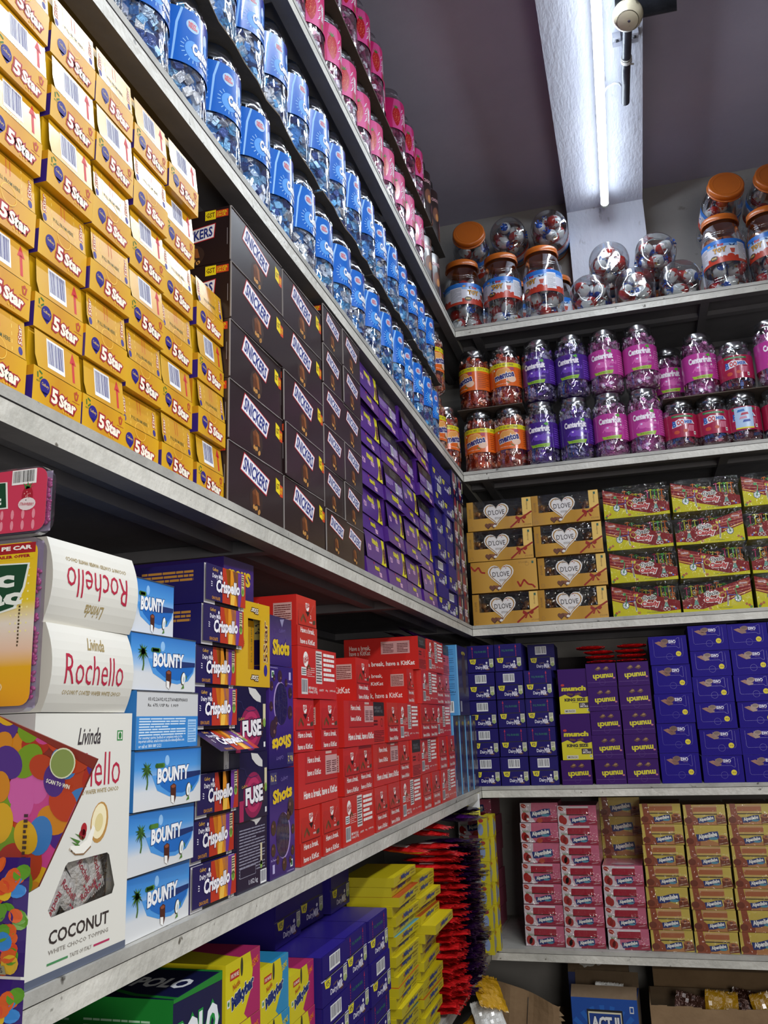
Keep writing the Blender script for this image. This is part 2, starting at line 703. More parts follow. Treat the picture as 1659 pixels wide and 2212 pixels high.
g = G()
BR = noise_mat('bracket_metal', '#77736f', '#8d8985', 9, .5, .1)
g.box(1.0, 1.14, YW - .004, YW, 2.905, 2.965, BR)
g.box(1.0, 1.14, YW - .03, YW, 2.961, 2.965, BR)
g.front(YW - .004)
for x in (1.03, 1.105):
    g.disc(x, 2.935, .008, .008, M('#55504c'), 1)
    g.ell((x, YW - .005, 2.935), (.006, .003, .006), M('#9a9690'))
single('shelf_bracket', g, 'small riveted metal angle bracket on back wall under the top shelf', 'bracket')

# ------------------------------------------------------------------ tube light, pipe, fixture
TGLOW = glow_mat('tube_glow', (0.80, 0.90, 1.0), TUBE_POWER)


def tube_light(p0, p1, label, grp):
    T = Thing('tube_light')
    p0, p1 = Vector(p0), Vector(p1)
    a = G()
    a.tube([p0, p0.lerp(p1, .5), p1], .0155, TGLOW, 12)
    T.mesh = a.mesh('tube_light')
    c = G()
    d = (p1 - p0).normalized()
    c.tube([p1 - d * .002, p1 + d * .012], .0165, M('#e6ecd8'), 12)
    T.part('end_cap', c.mesh('end_cap'))
    c = G()
    c.tube([p0 - d * .012, p0 + d * .002], .0165, M('#e6ecd8'), 12)
    T.part('end_cap', c.mesh('end_cap'))
    b = G()
    n = Vector((-d.y, d.x, 0)) * .012
    q = [p0 - n, p1 - n, p1 + n, p0 + n]
    b.face([v + Vector((0, 0, .0175)) for v in q], WHITE)
    b.face([v + Vector((0, 0, .045)) for v in q][::-1], WHITE)
    for i in range(4):
        u, w = q[i], q[(i + 1) % 4]
        b.face([u + Vector((0, 0, .0175)), w + Vector((0, 0, .0175)), w + Vector((0, 0, .045)), u + Vector((0, 0, .045))], WHITE)
    T.part('batten', b.mesh('batten'))
    place(T, (0, 0, 0), label, 'tube light', grp)


tube_light((.628, 2.15, 3.57), (.6085, 3.375, 3.57), 'lit white tube light under the plaster beam', None)
tube_light((.64, .86, 3.57), (.63, 2.06, 3.57), 'lit white tube light on the beam above the yellow cartons', None)
tube_light((.62, -1.9, 3.57), (.62, -.7, 3.57), 'lit tube light on the same beam behind the photographer', None)

g = G()
g.tube([(.62, 2.735, 3.585), (.645, 2.71, 3.60), (.668, 2.69, 3.595), (.685, 2.695, 3.595), (.7, 2.73, 3.59)], .0035, M('#d9dbe2'), 6)
single('power_wire', g, 'thin white wire running from the tube light to the dark pipe', 'wire')
PIPE = noise_mat('pipe_metal', '#2b2f3a', '#454a57', 20, .35, .1, metal=.3)
T = Thing('fan_pipe')
g = G(); g.tube([(.722, 2.2, 3.545), (.714, 2.40, 3.56), (.706, 2.60, 3.562), (.7015, 2.757, 3.562)], .0145, PIPE, 12); T.mesh = g.mesh('fan_pipe')
c = G(); c.tube([(.7085, 2.545, 3.562), (.708, 2.557, 3.562)], .018, M('#c9c7c2', .3), 12); c.tube([(.709, 2.537, 3.562), (.7088, 2.541, 3.562)], .0175, M('#a9a7a2', .3), 12)
c.tube([(.705, 2.55, 3.55), (.73, 2.556, 3.545)], .003, M('#c9c7c2', .3), 6)
T.part('wire_tie', c.mesh('wire_tie'))
c = G()
c.box(.67, .75, 2.505, 2.525, 3.598, 3.62, M('#9a9ca8', .5))
c.box(.67, .695, 2.485, 2.525, 3.6, 3.62, M('#b3b5c0', .5)); c.box(.725, .75, 2.485, 2.525, 3.6, 3.62, M('#b3b5c0', .5))
c.ell((.682, 2.50, 3.6), (.007, .007, .005), M('#55565c', .4, .6)); c.ell((.737, 2.50, 3.6), (.007, .007, .005), M('#55565c', .4, .6))
c.box(.695, .722, 2.507, 2.523, 3.562, 3.6, M('#9a9ca8', .5))
T.part('clamp', c.mesh('clamp'))
place(T, (0, 0, 0), 'dark metal pipe clamped along the underside of the beam', 'pipe')
T = Thing('ceiling_motor')
CREAM = noise_mat('cream_shell', '#c9c0a5', '#dcd4bb', 12, .35, .05, dark='#6b5f48')
g = G()
rx = Matrix.Rotation(radians(-38), 4, 'X')
g.lathe([(0.001, -.03), (.028, -.03), (.030, -.028), (.031, -.027), (.040, -.014), (.0435, 0), (.042, .014), (.034, .03), (.02, .034)], CREAM, 28)
g.lathe([(.0305, -.0292), (.0315, -.0285), (.0315, -.0278)], M('#3c362c'), 28)
g.lathe([(.0435, .007), (.0438, .008), (.0432, .0095)], M('#4c4538'), 28)
g.ell((0.004, .0, -.031), (.004, .004, .001), M('#555064'))
for a in (-.75, .55):
    for k in range(4):
        t = a + k * .06
        g.face([(.0438 * sin(t), -.0438 * cos(t), -.006), (.0438 * sin(t + .025), -.0438 * cos(t + .025), -.006), (.0436 * sin(t + .025), -.0436 * cos(t + .025), .008), (.0436 * sin(t), -.0436 * cos(t), .008)], M('#26221c'))
T.mesh = g.mesh('ceiling_motor')
b = G(); b.tube([(-.035, 0, .05), (.135, -.01, .05)], .038, PIPE, 16); b.tube([(0, 0, .02), (0, 0, .05)], .02, PIPE, 12)
b.tube([(0.0, -.03, .045), (.0, .02, .02)], .014, M('#6c6f78', .3, .7), 8)
T.part('motor_body', b.mesh('motor_body'))
place(T, (.7085, 2.262, 3.475), 'cream round motor cover with a dark body hanging under the beam', 'fan motor', rot=(radians(-22), radians(6), 0))
g = G()
g.tube([(.70, 2.25, 3.55), (.70, 2.25, 3.62)], .01, PIPE, 8)
single('hanging_rod', g, 'short dark rod fixing the motor cover to the beam', 'rod')

# ------------------------------------------------------------------ yellow chocolate cartons (shelf C, left)
YEL, YEL2, PUR, RED = '#d6a012', '#c98f16', '#33217a', '#c22a2a'


def five_star(kind):
    w, h, d = .0866, .0815, .12
    Y = ramp_mat('yellow_card', 'x', [(-.045, '#d8a716'), (0, '#c98c14'), (.045, '#d9a513')], .36, coat=.4, coatr=.25)
    g = G()
    hl = h * .47
    # lower front panel, upright; upper part set back
    g.box(-w / 2, w / 2, 0, d, 0, hl, Y, {'left': M('#c9a012', .4), 'top': M('#d8d2c4')})
    g.box(-w / 2, w / 2, .010, d, hl, h, Y, {'left': M('#c9a012' if kind == 'A' else '#c87f1c', .4)})
    g.left(w)
    g.rect(-.05, 0, -.0, hl * .72, M(PUR, .35), 1)
    g.rect(-.0102, hl * .72, 0, hl, M('#c98f16'), 1)
    g.front()
    y0 = hl * .52
    g.disc(-w * .27, y0 + .001, .0085, .0085, M('#2c2480', .3), 2)
    g.poly([(-w * .27 - .006, y0 - .005), (-w * .27 + .006, y0 - .005), (-w * .27 + .002, y0 - .0100)], M('#2c2480', .3), 2)
    g.text('Cadbury', -w * .27, y0 + .002, .0125, .0045, M('#d9b764'), 3, rot=-.1, res=1)
    g.text('5', -w * .07, y0 - .004, .011, .016, M('#f3ead8'), 3, out=M('#a3202a'), oo=.1, bold=.04, rot=-.05)
    g.text('Star', w * .2, y0 - .0055, .031, .014, M('#f3ead8'), 3, out=M('#a3202a'), oo=.1, bold=.05, rot=-.05)
    for i in range(3):
        g.disc(w * (.12 + .05 * i), .0045, .0014, .0014, M('#e0a43a'), 3, n=5)
    T = Thing('chocolate_carton', None)
    if kind == 'A':
        gr = M('#2f6a22')
        for a in range(3):
            t = a * 2.09 + .5
            g.stroke([(-w * .38 + .0045 * cos(t), hl * .8 + .0045 * sin(t)), (-w * .38 + .0045 * cos(t + 1.4), hl * .8 + .0045 * sin(t + 1.4))], .0019, gr, 2)
        g.text('RECYCLE', -w * .38, hl * .62, .010, .0018, gr, 2, res=1)
        rd = M('#b4402a')
        g.disc(w * .38, hl * .86, .0018, .002, rd, 2)
        g.stroke([(w * .34, hl * .86), (w * .36, hl * .68), (w * .375, hl * .64)], .0022, rd, 2)
        g.stroke([(w * .42, hl * .86), (w * .40, hl * .68), (w * .385, hl * .64)], .0022, rd, 2)
        g.lines(w * .3, hl * .56, w * .46, hl * .6, 1, rd, 2)
    T.mesh = g.mesh('chocolate_carton')
    # upper flap, leaning back
    f = G()
    fh = h - hl - .002
    lean = .0055
    r = .012
    pts = [(-w / 2 + .003 + .004, 0), (w / 2 - .0015, 0), (w / 2 - .0015, fh), (-w / 2 + .004, fh), (-w / 2 + .003, r)]
    f.frame((0, .0005, hl + .001), (1, 0, 0), (0, lean / fh * .9, 1))
    for L, mt in ((-1, M('#2b2622')), (1, ramp_mat('yellow_flap', 'x', [(-.045, '#d9a91a'), (0, '#cf951d'), (.045, '#dba81b')], .3, coat=1.0, coatr=.2))):
        f.poly(pts if L > 0 else pts[::-1], mt, L)
    if kind == 'A':
        f.barcode(-w * .22, fh * .12, w * .14, fh * .92, 2, 15, fg='#35357a')
        f.stroke([(w * .33, fh * .1), (w * .33, fh * .68)], .0042, M(RED), 2)
        f.poly([(w * .26, fh * .62), (w * .4, fh * .62), (w * .33, fh * .95)], M(RED), 2)
    else:
        f.text('PULL FROM HERE', 0, fh * .3, w * .42, .0048, M('#3c4a20'), 2, res=1)
        for s in (-1, 1):
            f.text('5Star', s * w * .39, fh * .58, .021, .0062, M('#efe0c4'), 2, rot=pi / 2, out=M('#a3202a'), oo=.08, res=1)
            f.disc(s * w * .39, fh * .16, .0034, .0045, M('#2c2480'), 2)
            f.stroke([(s * .003, fh * .5), (s * .003, fh * .95)], .0008, M(RED), 2)
        f.ring(0, -.002, .0115, .0122, M('#efc24a'), 2, 16)
        for s in (-1, 1):
            for k in range(5):
                f.rect(s * w * .24 - .0004, fh * (.05 + .2 * k), s * w * .24 + .0004, fh * (.15 + .2 * k), M('#f0cf6a'), 2)
    T.part('front_flap', f.mesh('front_flap'))
    return T


P5 = {'A': five_star('A'), 'B': five_star('B')}
cols = [(.513, 'ABBABB'), (.601, 'BABAABB'[:6]), (.690, 'AABAAB'), (.773, 'ABBBAB'), (.867, 'BBAABA'), (.954, 'BABBAA'), (1.050, 'ABAB')]
names = ['leftmost stack', 'second stack from the left', 'third stack from the left', 'fourth stack from the left', 'fifth stack from the left', 'sixth stack from the left', 'short stack beside the dark brown cartons']
for ci, (y0, ks) in enumerate(cols):
    if ci == 0:
        continue
    for r, k in enumerate(ks):
        xj = (-.004 if ci < 4 else -.012) + RNG.uniform(-.004, .003)
        place(P5[k], (xj, y0 + .0435 + RNG.uniform(-.001, .001), ZC + .0005 + r * .0823),
              'yellow carton, %s, %s in the %s' % ('barcode flap' if k == 'A' else 'pull-here flap', lvl(r, len(ks)), names[ci - 1] if ci < 6 else names[6]),
              'carton', 'yellow chocolate cartons on the left wall', rz=L90 + RNG.uniform(-.02, .015), scale=((.945 if ci < 4 else .98), 1, 1))


# ------------------------------------------------------------------ dark brown cartons
def snickers(w, h, sticker):
    d = .3
    D = M('#241719', .33, coat=.2)
    g = G()
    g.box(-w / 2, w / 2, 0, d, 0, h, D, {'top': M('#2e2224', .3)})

    def logo(cx, cz, s, rot):
        hw, hh = .040 * s, .0135 * s
        c, n = cos(rot), sin(rot)

        def q(a, b, sh=.22):
            return [(cx + (u + sh * v) * c - v * n, cz + (u + sh * v) * n + v * c) for u, v in ((-a, -b), (a, -b), (a, b), (-a, b))]
        g.poly(q(hw, hh), M('#b8202c'), 2)
        g.poly(q(hw - .0015 * s, hh - .0015 * s), M('#e9e6ea'), 3)
        g.text('SNICKERS', cx, cz, .072 * s, .0185 * s, M('#24307e'), 4, rot=rot, shear=.2, bold=.03)

    def bar(cx, cz, s):
        g.disc(cx, cz, .024 * s, .022 * s, M('#33201a', .5), 1)
        g.poly([(cx - .014 * s, cz + .012 * s), (cx - .002 * s, cz + .020 * s), (cx + .004 * s, cz - .004 * s), (cx - .011 * s, cz - .012 * s)], M('#6b3a1c'), 2)
        g.poly([(cx - .002 * s, cz + .018 * s), (cx + .009 * s, cz + .014 * s), (cx + .014 * s, cz - .006 * s), (cx + .003 * s, cz - .006 * s)], M('#8c5226'), 3)
        for i in range(3):
            g.stroke([(cx - .012 * s + i * .006 * s, cz + .008 * s), (cx - .008 * s + i * .006 * s, cz - .006 * s)], .0012 * s, M('#3c1d10'), 4)
        for a, b in ((-.009, -.012), (-.003, -.013), (.002, -.012), (.012, -.016), (.009, -.018)):
            g.disc(cx + a * s, cz + b * s, .0032 * s, .004 * s, M('#c08a48'), 4, n=8)
    s = min(w / .2, h / .0985) ** .5
    g.front()
    s1 = 1.26 if w > .15 else .98
    logo(w * -.03 if w > .15 else 0, h * .69, s1, -.2)
    bar(-.004, h * .26, s1 * .8)
    if sticker:
        g.poly([(w * .36, h * .62), (w * .44, h * .58), (w * .44, h * .82), (w * .36, h * .86)], M('#e8d018'), 2)
        g.poly([(w * .44, h * .56), (w * .5, h * .56), (w * .5, h * .76), (w * .44, h * .78)], M('#c8401e'), 2)
        g.text('GST', w * .4, h * .72, w * .06, h * .1, M('#4c1a10'), 3, res=1)
        g.text('SAVER\nPACK', w * .47, h * .67, w * .05, h * .12, M('#e8d018'), 3, res=1)
    else:
        g.stroke([(-w * .25, h * .28), (-w * .2, h * .5), (0, h * .56), (w * .2, h * .5), (w * .25, h * .28)], .0006, M('#120b0c'), 2)
    # left end: logo, bar and sticker
    g.left(w)
    logo(-.065, h * .55, .95, .12)
    bar(-.065, h * .2, .8)
    g.rect(-.045, h * .80, -.026, h * .97, M('#e8d018'), 2)
    g.rect(-.026, h * .82, -.004, h * .95, M('#c8401e'), 2)
    g.text('GST', -.0355, h * .885, .015, h * .09, M('#4c1a10'), 3, res=1)
    g.text('SAVER\nPACK', -.015, h * .885, .018, h * .1, M('#e8d018'), 3, res=1)
    g.rect(-.006, h * .3, -.005, h * .6, M('#8a8386'), 2)
    T = Thing('chocolate_carton', g.mesh('chocolate_carton'))
    e = G()     # worn paper edges of the lid
    EG = M('#8f8886', .7)
    n = 14
    for i in range(n):
        a, b = -w / 2 + w * i / n, -w / 2 + w * (i + 1) / n
        hh = RNG.uniform(.0004, .0014)
        e.box(a, b, -.0012, .0002, h - hh - .0005, h - .0002, EG)
    e.box(-w / 2 - .0012, -w / 2 + .0004, -.001, .001, .002, h - .001, EG)
    T.part('lid_edge', e.mesh('lid_edge'))
    return T


S1, S2 = snickers(.208, .0978, True), snickers(.126, .0866, False)
for nm, T, y0, w, n, hh in (('first', S1, 1.139, .21, 5, .0986), ('second', S1, 1.349, .21, 5, .0986), ('third', S2, 1.561, .126, 6, .0872), ('fourth', S2, 1.688, .126, 6, .0872)):
    for r in range(n):
        place(T, (-.003 + RNG.uniform(-.003, .002), y0 + w / 2 - .002, ZC + .0005 + r * hh),
              'dark brown carton, %s in the %s dark brown stack' % (lvl(r, n), nm), 'carton', 'dark brown chocolate cartons',
              rz=L90 + RNG.uniform(-.012, .012), scale=(.965, 1, 1) if nm == 'second' else None)


# ------------------------------------------------------------------ purple and yellow cartons
def munch_max(kind):
    w, h, d = .172, .1035, .28
    P = M('#4d2480', .3, coat=.2)
    YB = M('#d8cf1e', .4)
    g = G()
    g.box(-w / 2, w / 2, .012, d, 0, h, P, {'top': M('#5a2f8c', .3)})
    g.left(w)
    g.lines(-.06, h * .3, -.02, h * .75, 4, M('#a58fc4'), 1)
    # lower lip slanting out at the front
    g.front()
    lh = h * .36
    g.face([(-w / 2, 0, 0), (w / 2, 0, 0), (w / 2, .004, lh), (-w / 2, .004, lh)], P)
    g.face([(-w / 2, .012, 0), (-w / 2, 0, 0), (-w / 2, .004, lh), (-w / 2, .012, lh)], P)
    g.face([(w / 2, 0, 0), (w / 2, .012, 0), (w / 2, .012, lh), (w / 2, .004, lh)], P)
    g.face([(-w / 2, .004, lh), (w / 2, .004, lh), (w / 2, .012, lh), (-w / 2, .012, lh)], P)
    g.frame((0, -.0003, 0), (1, 0, 0), (0, .004 / lh, 1))
    mw = .04 if kind == 'F' else .062
    g.text('munch', .0, lh * .62, mw, lh * (.34 if kind == 'F' else .5), YB, 2, shear=.1, bold=.05)
    g.text('max', mw * .62, lh * .27, mw * .55, lh * .3, M('#e9b9d4'), 2, shear=.1, bold=.03)
    g.disc(-mw * .55, lh * .85, .003, .003, M('#c8384a'), 2)
    T = Thing('wafer_carton', g.mesh('wafer_carton'))
    f = G()
    f.frame((0, .0015, lh), (1, 0, 0), (0, .10, 1))
    fh = h - lh - .003
    x0, x1 = -w / 2 + .006, w / 2 - .003
    f.poly([(x0, 0), (x1, 0), (x1, fh), (x0, fh)], P, 1)
    f.poly([(x1, 0), (x0, 0), (x0, fh), (x1, fh)], M('#cfc9d6'), -1)
    if kind == 'F':
        f.poly([(w * .22, 0), (x1, 0), (x1, fh), (w * .34, fh), (w * .36, fh * .5), (w * .3, fh * .2)], YB, 2)
        f.text('munch', -w * .0, fh * .76, .05, .017, YB, 2, shear=.1, bold=.05, rot=-.05)
        f.text('max', w * .09, fh * .52, .026, .011, M('#e9b9d4'), 2, shear=.1)
        f.text('₹20', -w * .3, fh * .42, .022, .014, M('#e9b9d4'), 2, shear=.1)
        BRN = M('#5c3524')
        f.poly([(w * .36, fh * .08), (w * .47, fh * .16), (w * .49, fh * .62), (w * .43, fh * .72), (w * .37, fh * .6)], BRN, 3)
        for k in range(4):
            f.stroke([(w * .38, fh * (.18 + .12 * k)), (w * .47, fh * (.24 + .12 * k))], .0014, M('#8a6248'), 4)
    else:
        f.rect(x0, fh * .55, x1, fh, M('#1c1a1c', .35), 2)
        f.text('MFD:JAN25\n650044811', 0, fh * .77, w * .34, fh * .3, M('#6a665e'), 3, res=1)
        f.lines(-w * .44, fh * .2, -w * .05, fh * .5, 4, M('#a58fc4'), 2)
        f.barcode(w * .06, fh * .06, w * .2, fh * .5, 2, 8)
        f.lines(w * .22, fh * .06, w * .42, fh * .48, 6, M('#cdbfe0'), 2, seed=3, fill=.6)
    T.part('front_flap', f.mesh('front_flap'))
    return T


MM = {'F': munch_max('F'), 'D': munch_max('D')}
for ci, (y0, w, ks) in enumerate(((1.822, .176, 'FFFFF'), (2.002, .176, 'FFDDD'), (2.186, .176, 'FFFDD'), (2.376, .176, 'FFDDD'))):
    for r, k in enumerate(ks):
        place(MM[k], (-.004 + RNG.uniform(-.008, .004), y0 + w / 2, ZC + .0005 + r * .104),
              'purple wafer carton, %s flap, %s in the %s purple stack' % ({'F': 'yellow-edged', 'D': 'black-topped'}[k], lvl(r, 5), ('first', 'second', 'third', 'fourth')[ci]),
              'carton', 'purple wafer cartons', rz=L90 + RNG.uniform(-.03, .03))

NAVY = '#211568'


def milk_carton(w, h, d, kind, base='#22176f'):
    """navy milk chocolate carton; kind bar / pull / plain / open"""
    N = M(base, .5, spec=.22)
    g = G()
    hl = h * .5
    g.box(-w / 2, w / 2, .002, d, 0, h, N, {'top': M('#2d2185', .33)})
    g.front()
    g.box(-w / 2 + .0005, w / 2 - .0005, 0, .002, 0, hl, N, {'top': M('#dcd8e2')})
    g.front()
    if kind != 'open':
        g.rect(-w * .35, hl, w * .35, hl + .003, M('#0d0a22'), -3)
    g.poly([(-w * .42, hl * .98), (-w * .17, hl * .98), (-w * .2, hl * .68), (-w * .24, hl * .6), (-w * .38, hl * .66)], M('#e0d22c'), 2)
    g.text('₹5', -w * .29, hl * .81, w * .12, hl * .22, M('#241c4c'), 3)
    g.text('Cadbury', w * .0, hl * .58, w * .18, hl * .12, M('#8c6f4c'), 2, rot=.1, res=1)
    g.text('Dairy', -w * .07, hl * .33, w * .26, hl * .3, M('#e6e2ee'), 2, shear=.05)
    g.text('Milk', w * .18, hl * .38, w * .22, hl * .34, M('#e6e2ee'), 2, shear=.12, bold=.03)
    g.disc(w * .22, hl * .68, w * .035, hl * .08, M('#e6e2ee'), 2)
    g.disc(w * .25, hl * .22, w * .08, hl * .1, M('#5a3428'), 1)
    g.poly([(w * .32, hl * .2 + hl * .76 * 1), (w * .47, hl * .96), (w * .47, hl * .4), (w * .4, hl * .3), (w * .32, hl * .4)], M('#cfd0b4'), 2)
    g.disc(w * .395, hl * .45, w * .062, hl * .14, M('#9cab6a'), 3)
    g.lines(w * .34, hl * .66, w * .45, hl * .92, 4, M('#5a5a6a'), 3)
    T = Thing('chocolate_carton', g.mesh('chocolate_carton'))
    f = G().front()
    f.box(-w / 2 + .004, w / 2 - .003, .0, .0019, hl + .003, h - .001, N)
    f.front()
    z0, z1 = hl + .003, h - .001
    if kind == 'bar':
        f.barcode(-w * .22, z0 + (z1 - z0) * .18, w * .2, z0 + (z1 - z0) * .86, 2, 11, fg='#4a4a55')
    elif kind == 'pull':
        f.text('PULL FROM HERE', 0, (z0 + z1) / 2, w * .44, (z1 - z0) * .17, M('#27705e'), 2, res=1)
        for s in (-1, 1):
            for k in range(6):
                f.rect(s * w * .3 - .0009, z0 + (z1 - z0) * (.03 + .13 * k), s * w * .3 + .0009, z0 + (z1 - z0) * (.11 + .13 * k), M('#c0244a'), 2)
            f.poly([(s * w * .3 - .0028, z1 - .011), (s * w * .3 + .0028, z1 - .011), (s * w * .3, z1 - .002)], M('#c0244a'), 2)
    T.part('top_flap', f.mesh('top_flap'))
    return T


DMa = {k: milk_carton(.143, .082, .22, k) for k in ('bar', 'plain')}
for ci, y0 in enumerate((2.566, 2.714)):
    for r in range(6):
        place(DMa['bar' if (r + ci) % 3 == 1 else 'plain'], (-.004 + RNG.uniform(-.006, .003), y0 + .072, ZC + .0005 + r * .0825),
              'navy blue chocolate carton, %s in the %s navy stack beside the purple cartons' % (lvl(r, 6), ('nearer', 'farther')[ci]), 'carton', 'navy chocolate cartons at the corner', rz=L90 + RNG.uniform(-.05, .05))


def fuse_small():
    w, h = .088, .0865
    g = G()
    g.box(-w / 2, w / 2, 0, .2, 0, h, M('#191443', .3, coat=.2))
    g.front()
    g.disc(-w * .12, h * .5, w * .24, h * .46, M('#8a2034'), 1, 20)
    g.text('FUSE', -w * .08, h * .42, w * .5, h * .3, M('#e4dfe4'), 3, bold=.04)
    g.rect(w * .32, h * .5, w * .46, h * .92, M('#cfc3a0'), 2)
    g.disc(w * .39, h * .52, w * .055, h * .07, M('#7fa046'), 3)
    g.rect(w * .33, h * .1, w * .43, h * .22, M('#cfe0d8'), 2)
    return Thing('chocolate_carton', g.mesh('chocolate_carton'))


FS = fuse_small()
for ci, y0 in enumerate((2.868, 2.962)):
    for r in range(6):
        place(FS, (-.003 + RNG.uniform(-.003, .003), y0 + .045, ZC + .0005 + r * .087),
              'dark navy carton with a red oval, %s in the %s stack by the corner' % (lvl(r, 6), ('left', 'right')[ci]), 'carton', 'dark cartons with red ovals', rz=L90 + RNG.uniform(-.02, .02))

# ------------------------------------------------------------------ shelf D left: white and blue boxes
WCARD = M('#dcdad2', .38, coat=.1)
LIVG, ROCH = M('#a08c5c'), M('#b02440')


def livinda_lying(flip):
    w, h, d = .152, .0865, .25
    g = G()
    # bulged front
    n = 10
    bul = lambda t: -.010 * (1 - (2 * t - 1) ** 2)
    for i in range(n):
        a, b = i / n, (i + 1) / n
        g.face([(-w / 2, bul(a), h * a), (w / 2, bul(a), h * a), (w / 2, bul(b), h * b), (-w / 2, bul(b), h * b)], WCARD, True)
    for s in (-1, 1):
        g.face([(s * w / 2, bul(i / n), h * i / n) for i in range(n + 1)] + [(s * w / 2, d, h), (s * w / 2, d, 0)], M('#cfcabf', .5))
    g.face([(-w / 2, 0, h), (w / 2, 0, h), (w / 2, d, h), (-w / 2, d, h)], M('#cbc4b4', .6))
    g.face([(-w / 2, 0, 0), (w / 2, 0, 0), (w / 2, d, 0), (-w / 2, d, 0)], WCARD)
    g.face([(-w / 2, d, 0), (w / 2, d, 0), (w / 2, d, h), (-w / 2, d, h)], WCARD)
    body, g = g, G()
    sg = -1 if flip else 1
    rt = pi if flip else 0
    cz = h / 2
    g.text('Livinda', sg * .002, cz + sg * .026, .032, .013, LIVG, 2, rot=rt, shear=.35)
    g.text('Rochello', 0, cz + sg * -.001, .108, .030, ROCH, 2, rot=rt, shear=0.03, bold=-.005)
    g.text('COCONUT COATED WAFER WHITE CHOCO', 0, cz - sg * .024, .108, .0042, LIVG, 2, rot=rt, res=1)
    g.slice('z', [h * i / n for i in range(1, n)])
    g.v = [(x, y + (lambda q, k: bul(k / n) * (1 - (q - k)) + bul((k + 1) / n) * (q - k))(z / h * n, math.floor(z / h * n)) - .0002, z) for x, y, z in g.v]
    body.absorb(g)
    g = body
    return Thing('confectionery_box', g.mesh('confectionery_box'))


def livinda_tall():
    w, h, d = .168, .243, .14
    g = G()
    win = [(-.045, .055), (-.050, .062), (-.026, .098), (-.022, .1005), (.044, .1005), (.048, .098), (.060, .066), (.056, .0585)]
    # front sheet with a cut-out: build as ring of quads round the window
    outer = [(-w / 2, 0), (-w / 2, .06), (-w / 2, h), (-.022, h), (.044, h), (w / 2, h), (w / 2, .066), (w / 2, 0)]
    for i in range(8):
        j = (i + 1) % 8
        g.poly([outer[i], win[i], win[j], outer[j]][::-1], WCARD, 0)
    g.box(-w / 2, w / 2, .0001, d, 0, h, WCARD, {'front': None, 'left': M('#d6cfcb', .5)})
    g.box(-.075, .075, .02, .021, .03, .12, M('#5f5750'))
    g.text('Livinda', .004, h * .905, .040, .017, M('#3a3438'), 2, shear=.35)
    g.rect(.055, h * .88, .066, h * .925, M('#3f8a4c'), 1); g.rect(.0565, h * .886, .0645, h * .919, WCARD, 2); g.disc(.0605, h * .902, .0026, .0035, M('#2f7a3a'), 3)
    g.text('Rochello', .004, h * .765, .118, .034, ROCH, 2, bold=-.005)
    g.text('COCONUT COATED WAFER WHITE CHOCO', .004, h * .675, .114, .0045, LIVG, 2, res=1)
    # coconut picture
    g.disc(.028, h * .545, .0155, .0205, M('#b98b4a'), 1, rot=-.25); g.disc(.027, h * .55, .0130, .0175, M('#efe3bd'), 2, rot=-.25)
    g.disc(.027, h * .545, .007, .009, M('#dccb92'), 3, rot=-.25)
    g.poly([(-.020, h * .475), (-.006, h * .468), (.006, h * .485), (.016, h * .54), (.020, h * .525), (.014, h * .46), (.002, h * .435), (-.012, h * .44), (-.022, h * .46)], M('#f1eee4'), 4)
    g.stroke([(-.022, h * .465), (-.012, h * .438), (.002, h * .431), (.014, h * .455)], .0014, M('#8a6a4a'), 4)
    for a, b in ((-.022, .51), (-.014, .52), (-.019, .49)):
        g.poly([(a, h * b), (a + .018, h * (b - .025)), (a + .014, h * (b - .035))], M('#4c7a34'), 3)
    g.disc(.001, h * .53, .005, .006, M('#a8242c'), 3); g.disc(-.001, h * .51, .006, .005, M('#8c1c26'), 3)
    g.text('COCONUT', .002, .037, .098, .0125, M('#38302e'), 2, bold=.02)
    g.text('WHITE CHOCO TOPPING', .002, .0245, .098, .004, M('#8a857e'), 2, res=1)
    g.rect(-.048, .0135, -.016, .0155, M('#4a8a58'), 2); g.rect(.026, .0135, .054, .0155, M('#b0305a'), 2)
    g.text('TASTE OF ITALY', .005, .0148, .036, .0038, M('#8a857e'), 2, res=1)
    g.rect(-w / 2, 0, w / 2, .0075, M('#6c7488', .25, .3), 2)
    g.right(w); g.rect(.0, .075, .02, .13, M('#b02440'), 1)
    T = Thing('confectionery_box', g.mesh('confectionery_box'))
    f = G(); f.front(.0012); f.poly([(a * 1.04, b) for a, b in win], clear_mat('window_film', '#f2f2f2', .5, .05, .3, 60, .05, (1, 1, 1)), 0)
    T.part('window_film', f.mesh('window_film'))
    return T


RT = livinda_tall()
place(RT, (-.004, .727 + .084, ZD + .0005), 'tall white coconut confectionery box with a window, standing on the shelf', 'box', rz=L90)


def wrapped_sweet():
    g = G()
    W1 = M('#e3dfdb', .18, coat=.8, bump=.5, bscale=120)
    # puffy triangular sachet with crimped ends
    n = 8
    for s in (-1, 1):
        for i in range(n):
            for j in range(n):
                P = []
                for a, b in ((i, j), (i + 1, j), (i + 1, j + 1), (i, j + 1)):
                    u, v = a / n * 2 - 1, b / n * 2 - 1
                    k = (1 - abs(u) ** 3) * (1 - abs(v) ** 3)
                    P.append((u * .026 * (1 - .25 * v), s * (.009 * k + .0006), v * .017))
                g.face(P if s < 0 else P[::-1], W1, True)
    for s in (-1, 1):
        for k in range(8):
            v = -.016 + k * .004
            g.face([(s * .026 * (1 - .25 * v / .017), -.0012, v), (s * .034, -.001, v + .001), (s * .034, -.001, v + .003), (s * .026 * (1 - .25 * v / .017), -.0012, v + .004)], W1)
    g.front(-.010)
    g.text('Rochell', 0, .0, .034, .009, ROCH, 2)
    g.disc(.016, -.010, .004, .0025, M('#b02440'), 2, 3); g.disc(.022, -.010, .004, .0025, M('#b02440'), 2, 3)
    return Thing('wrapped_sweet', g.mesh('wrapped_sweet'))


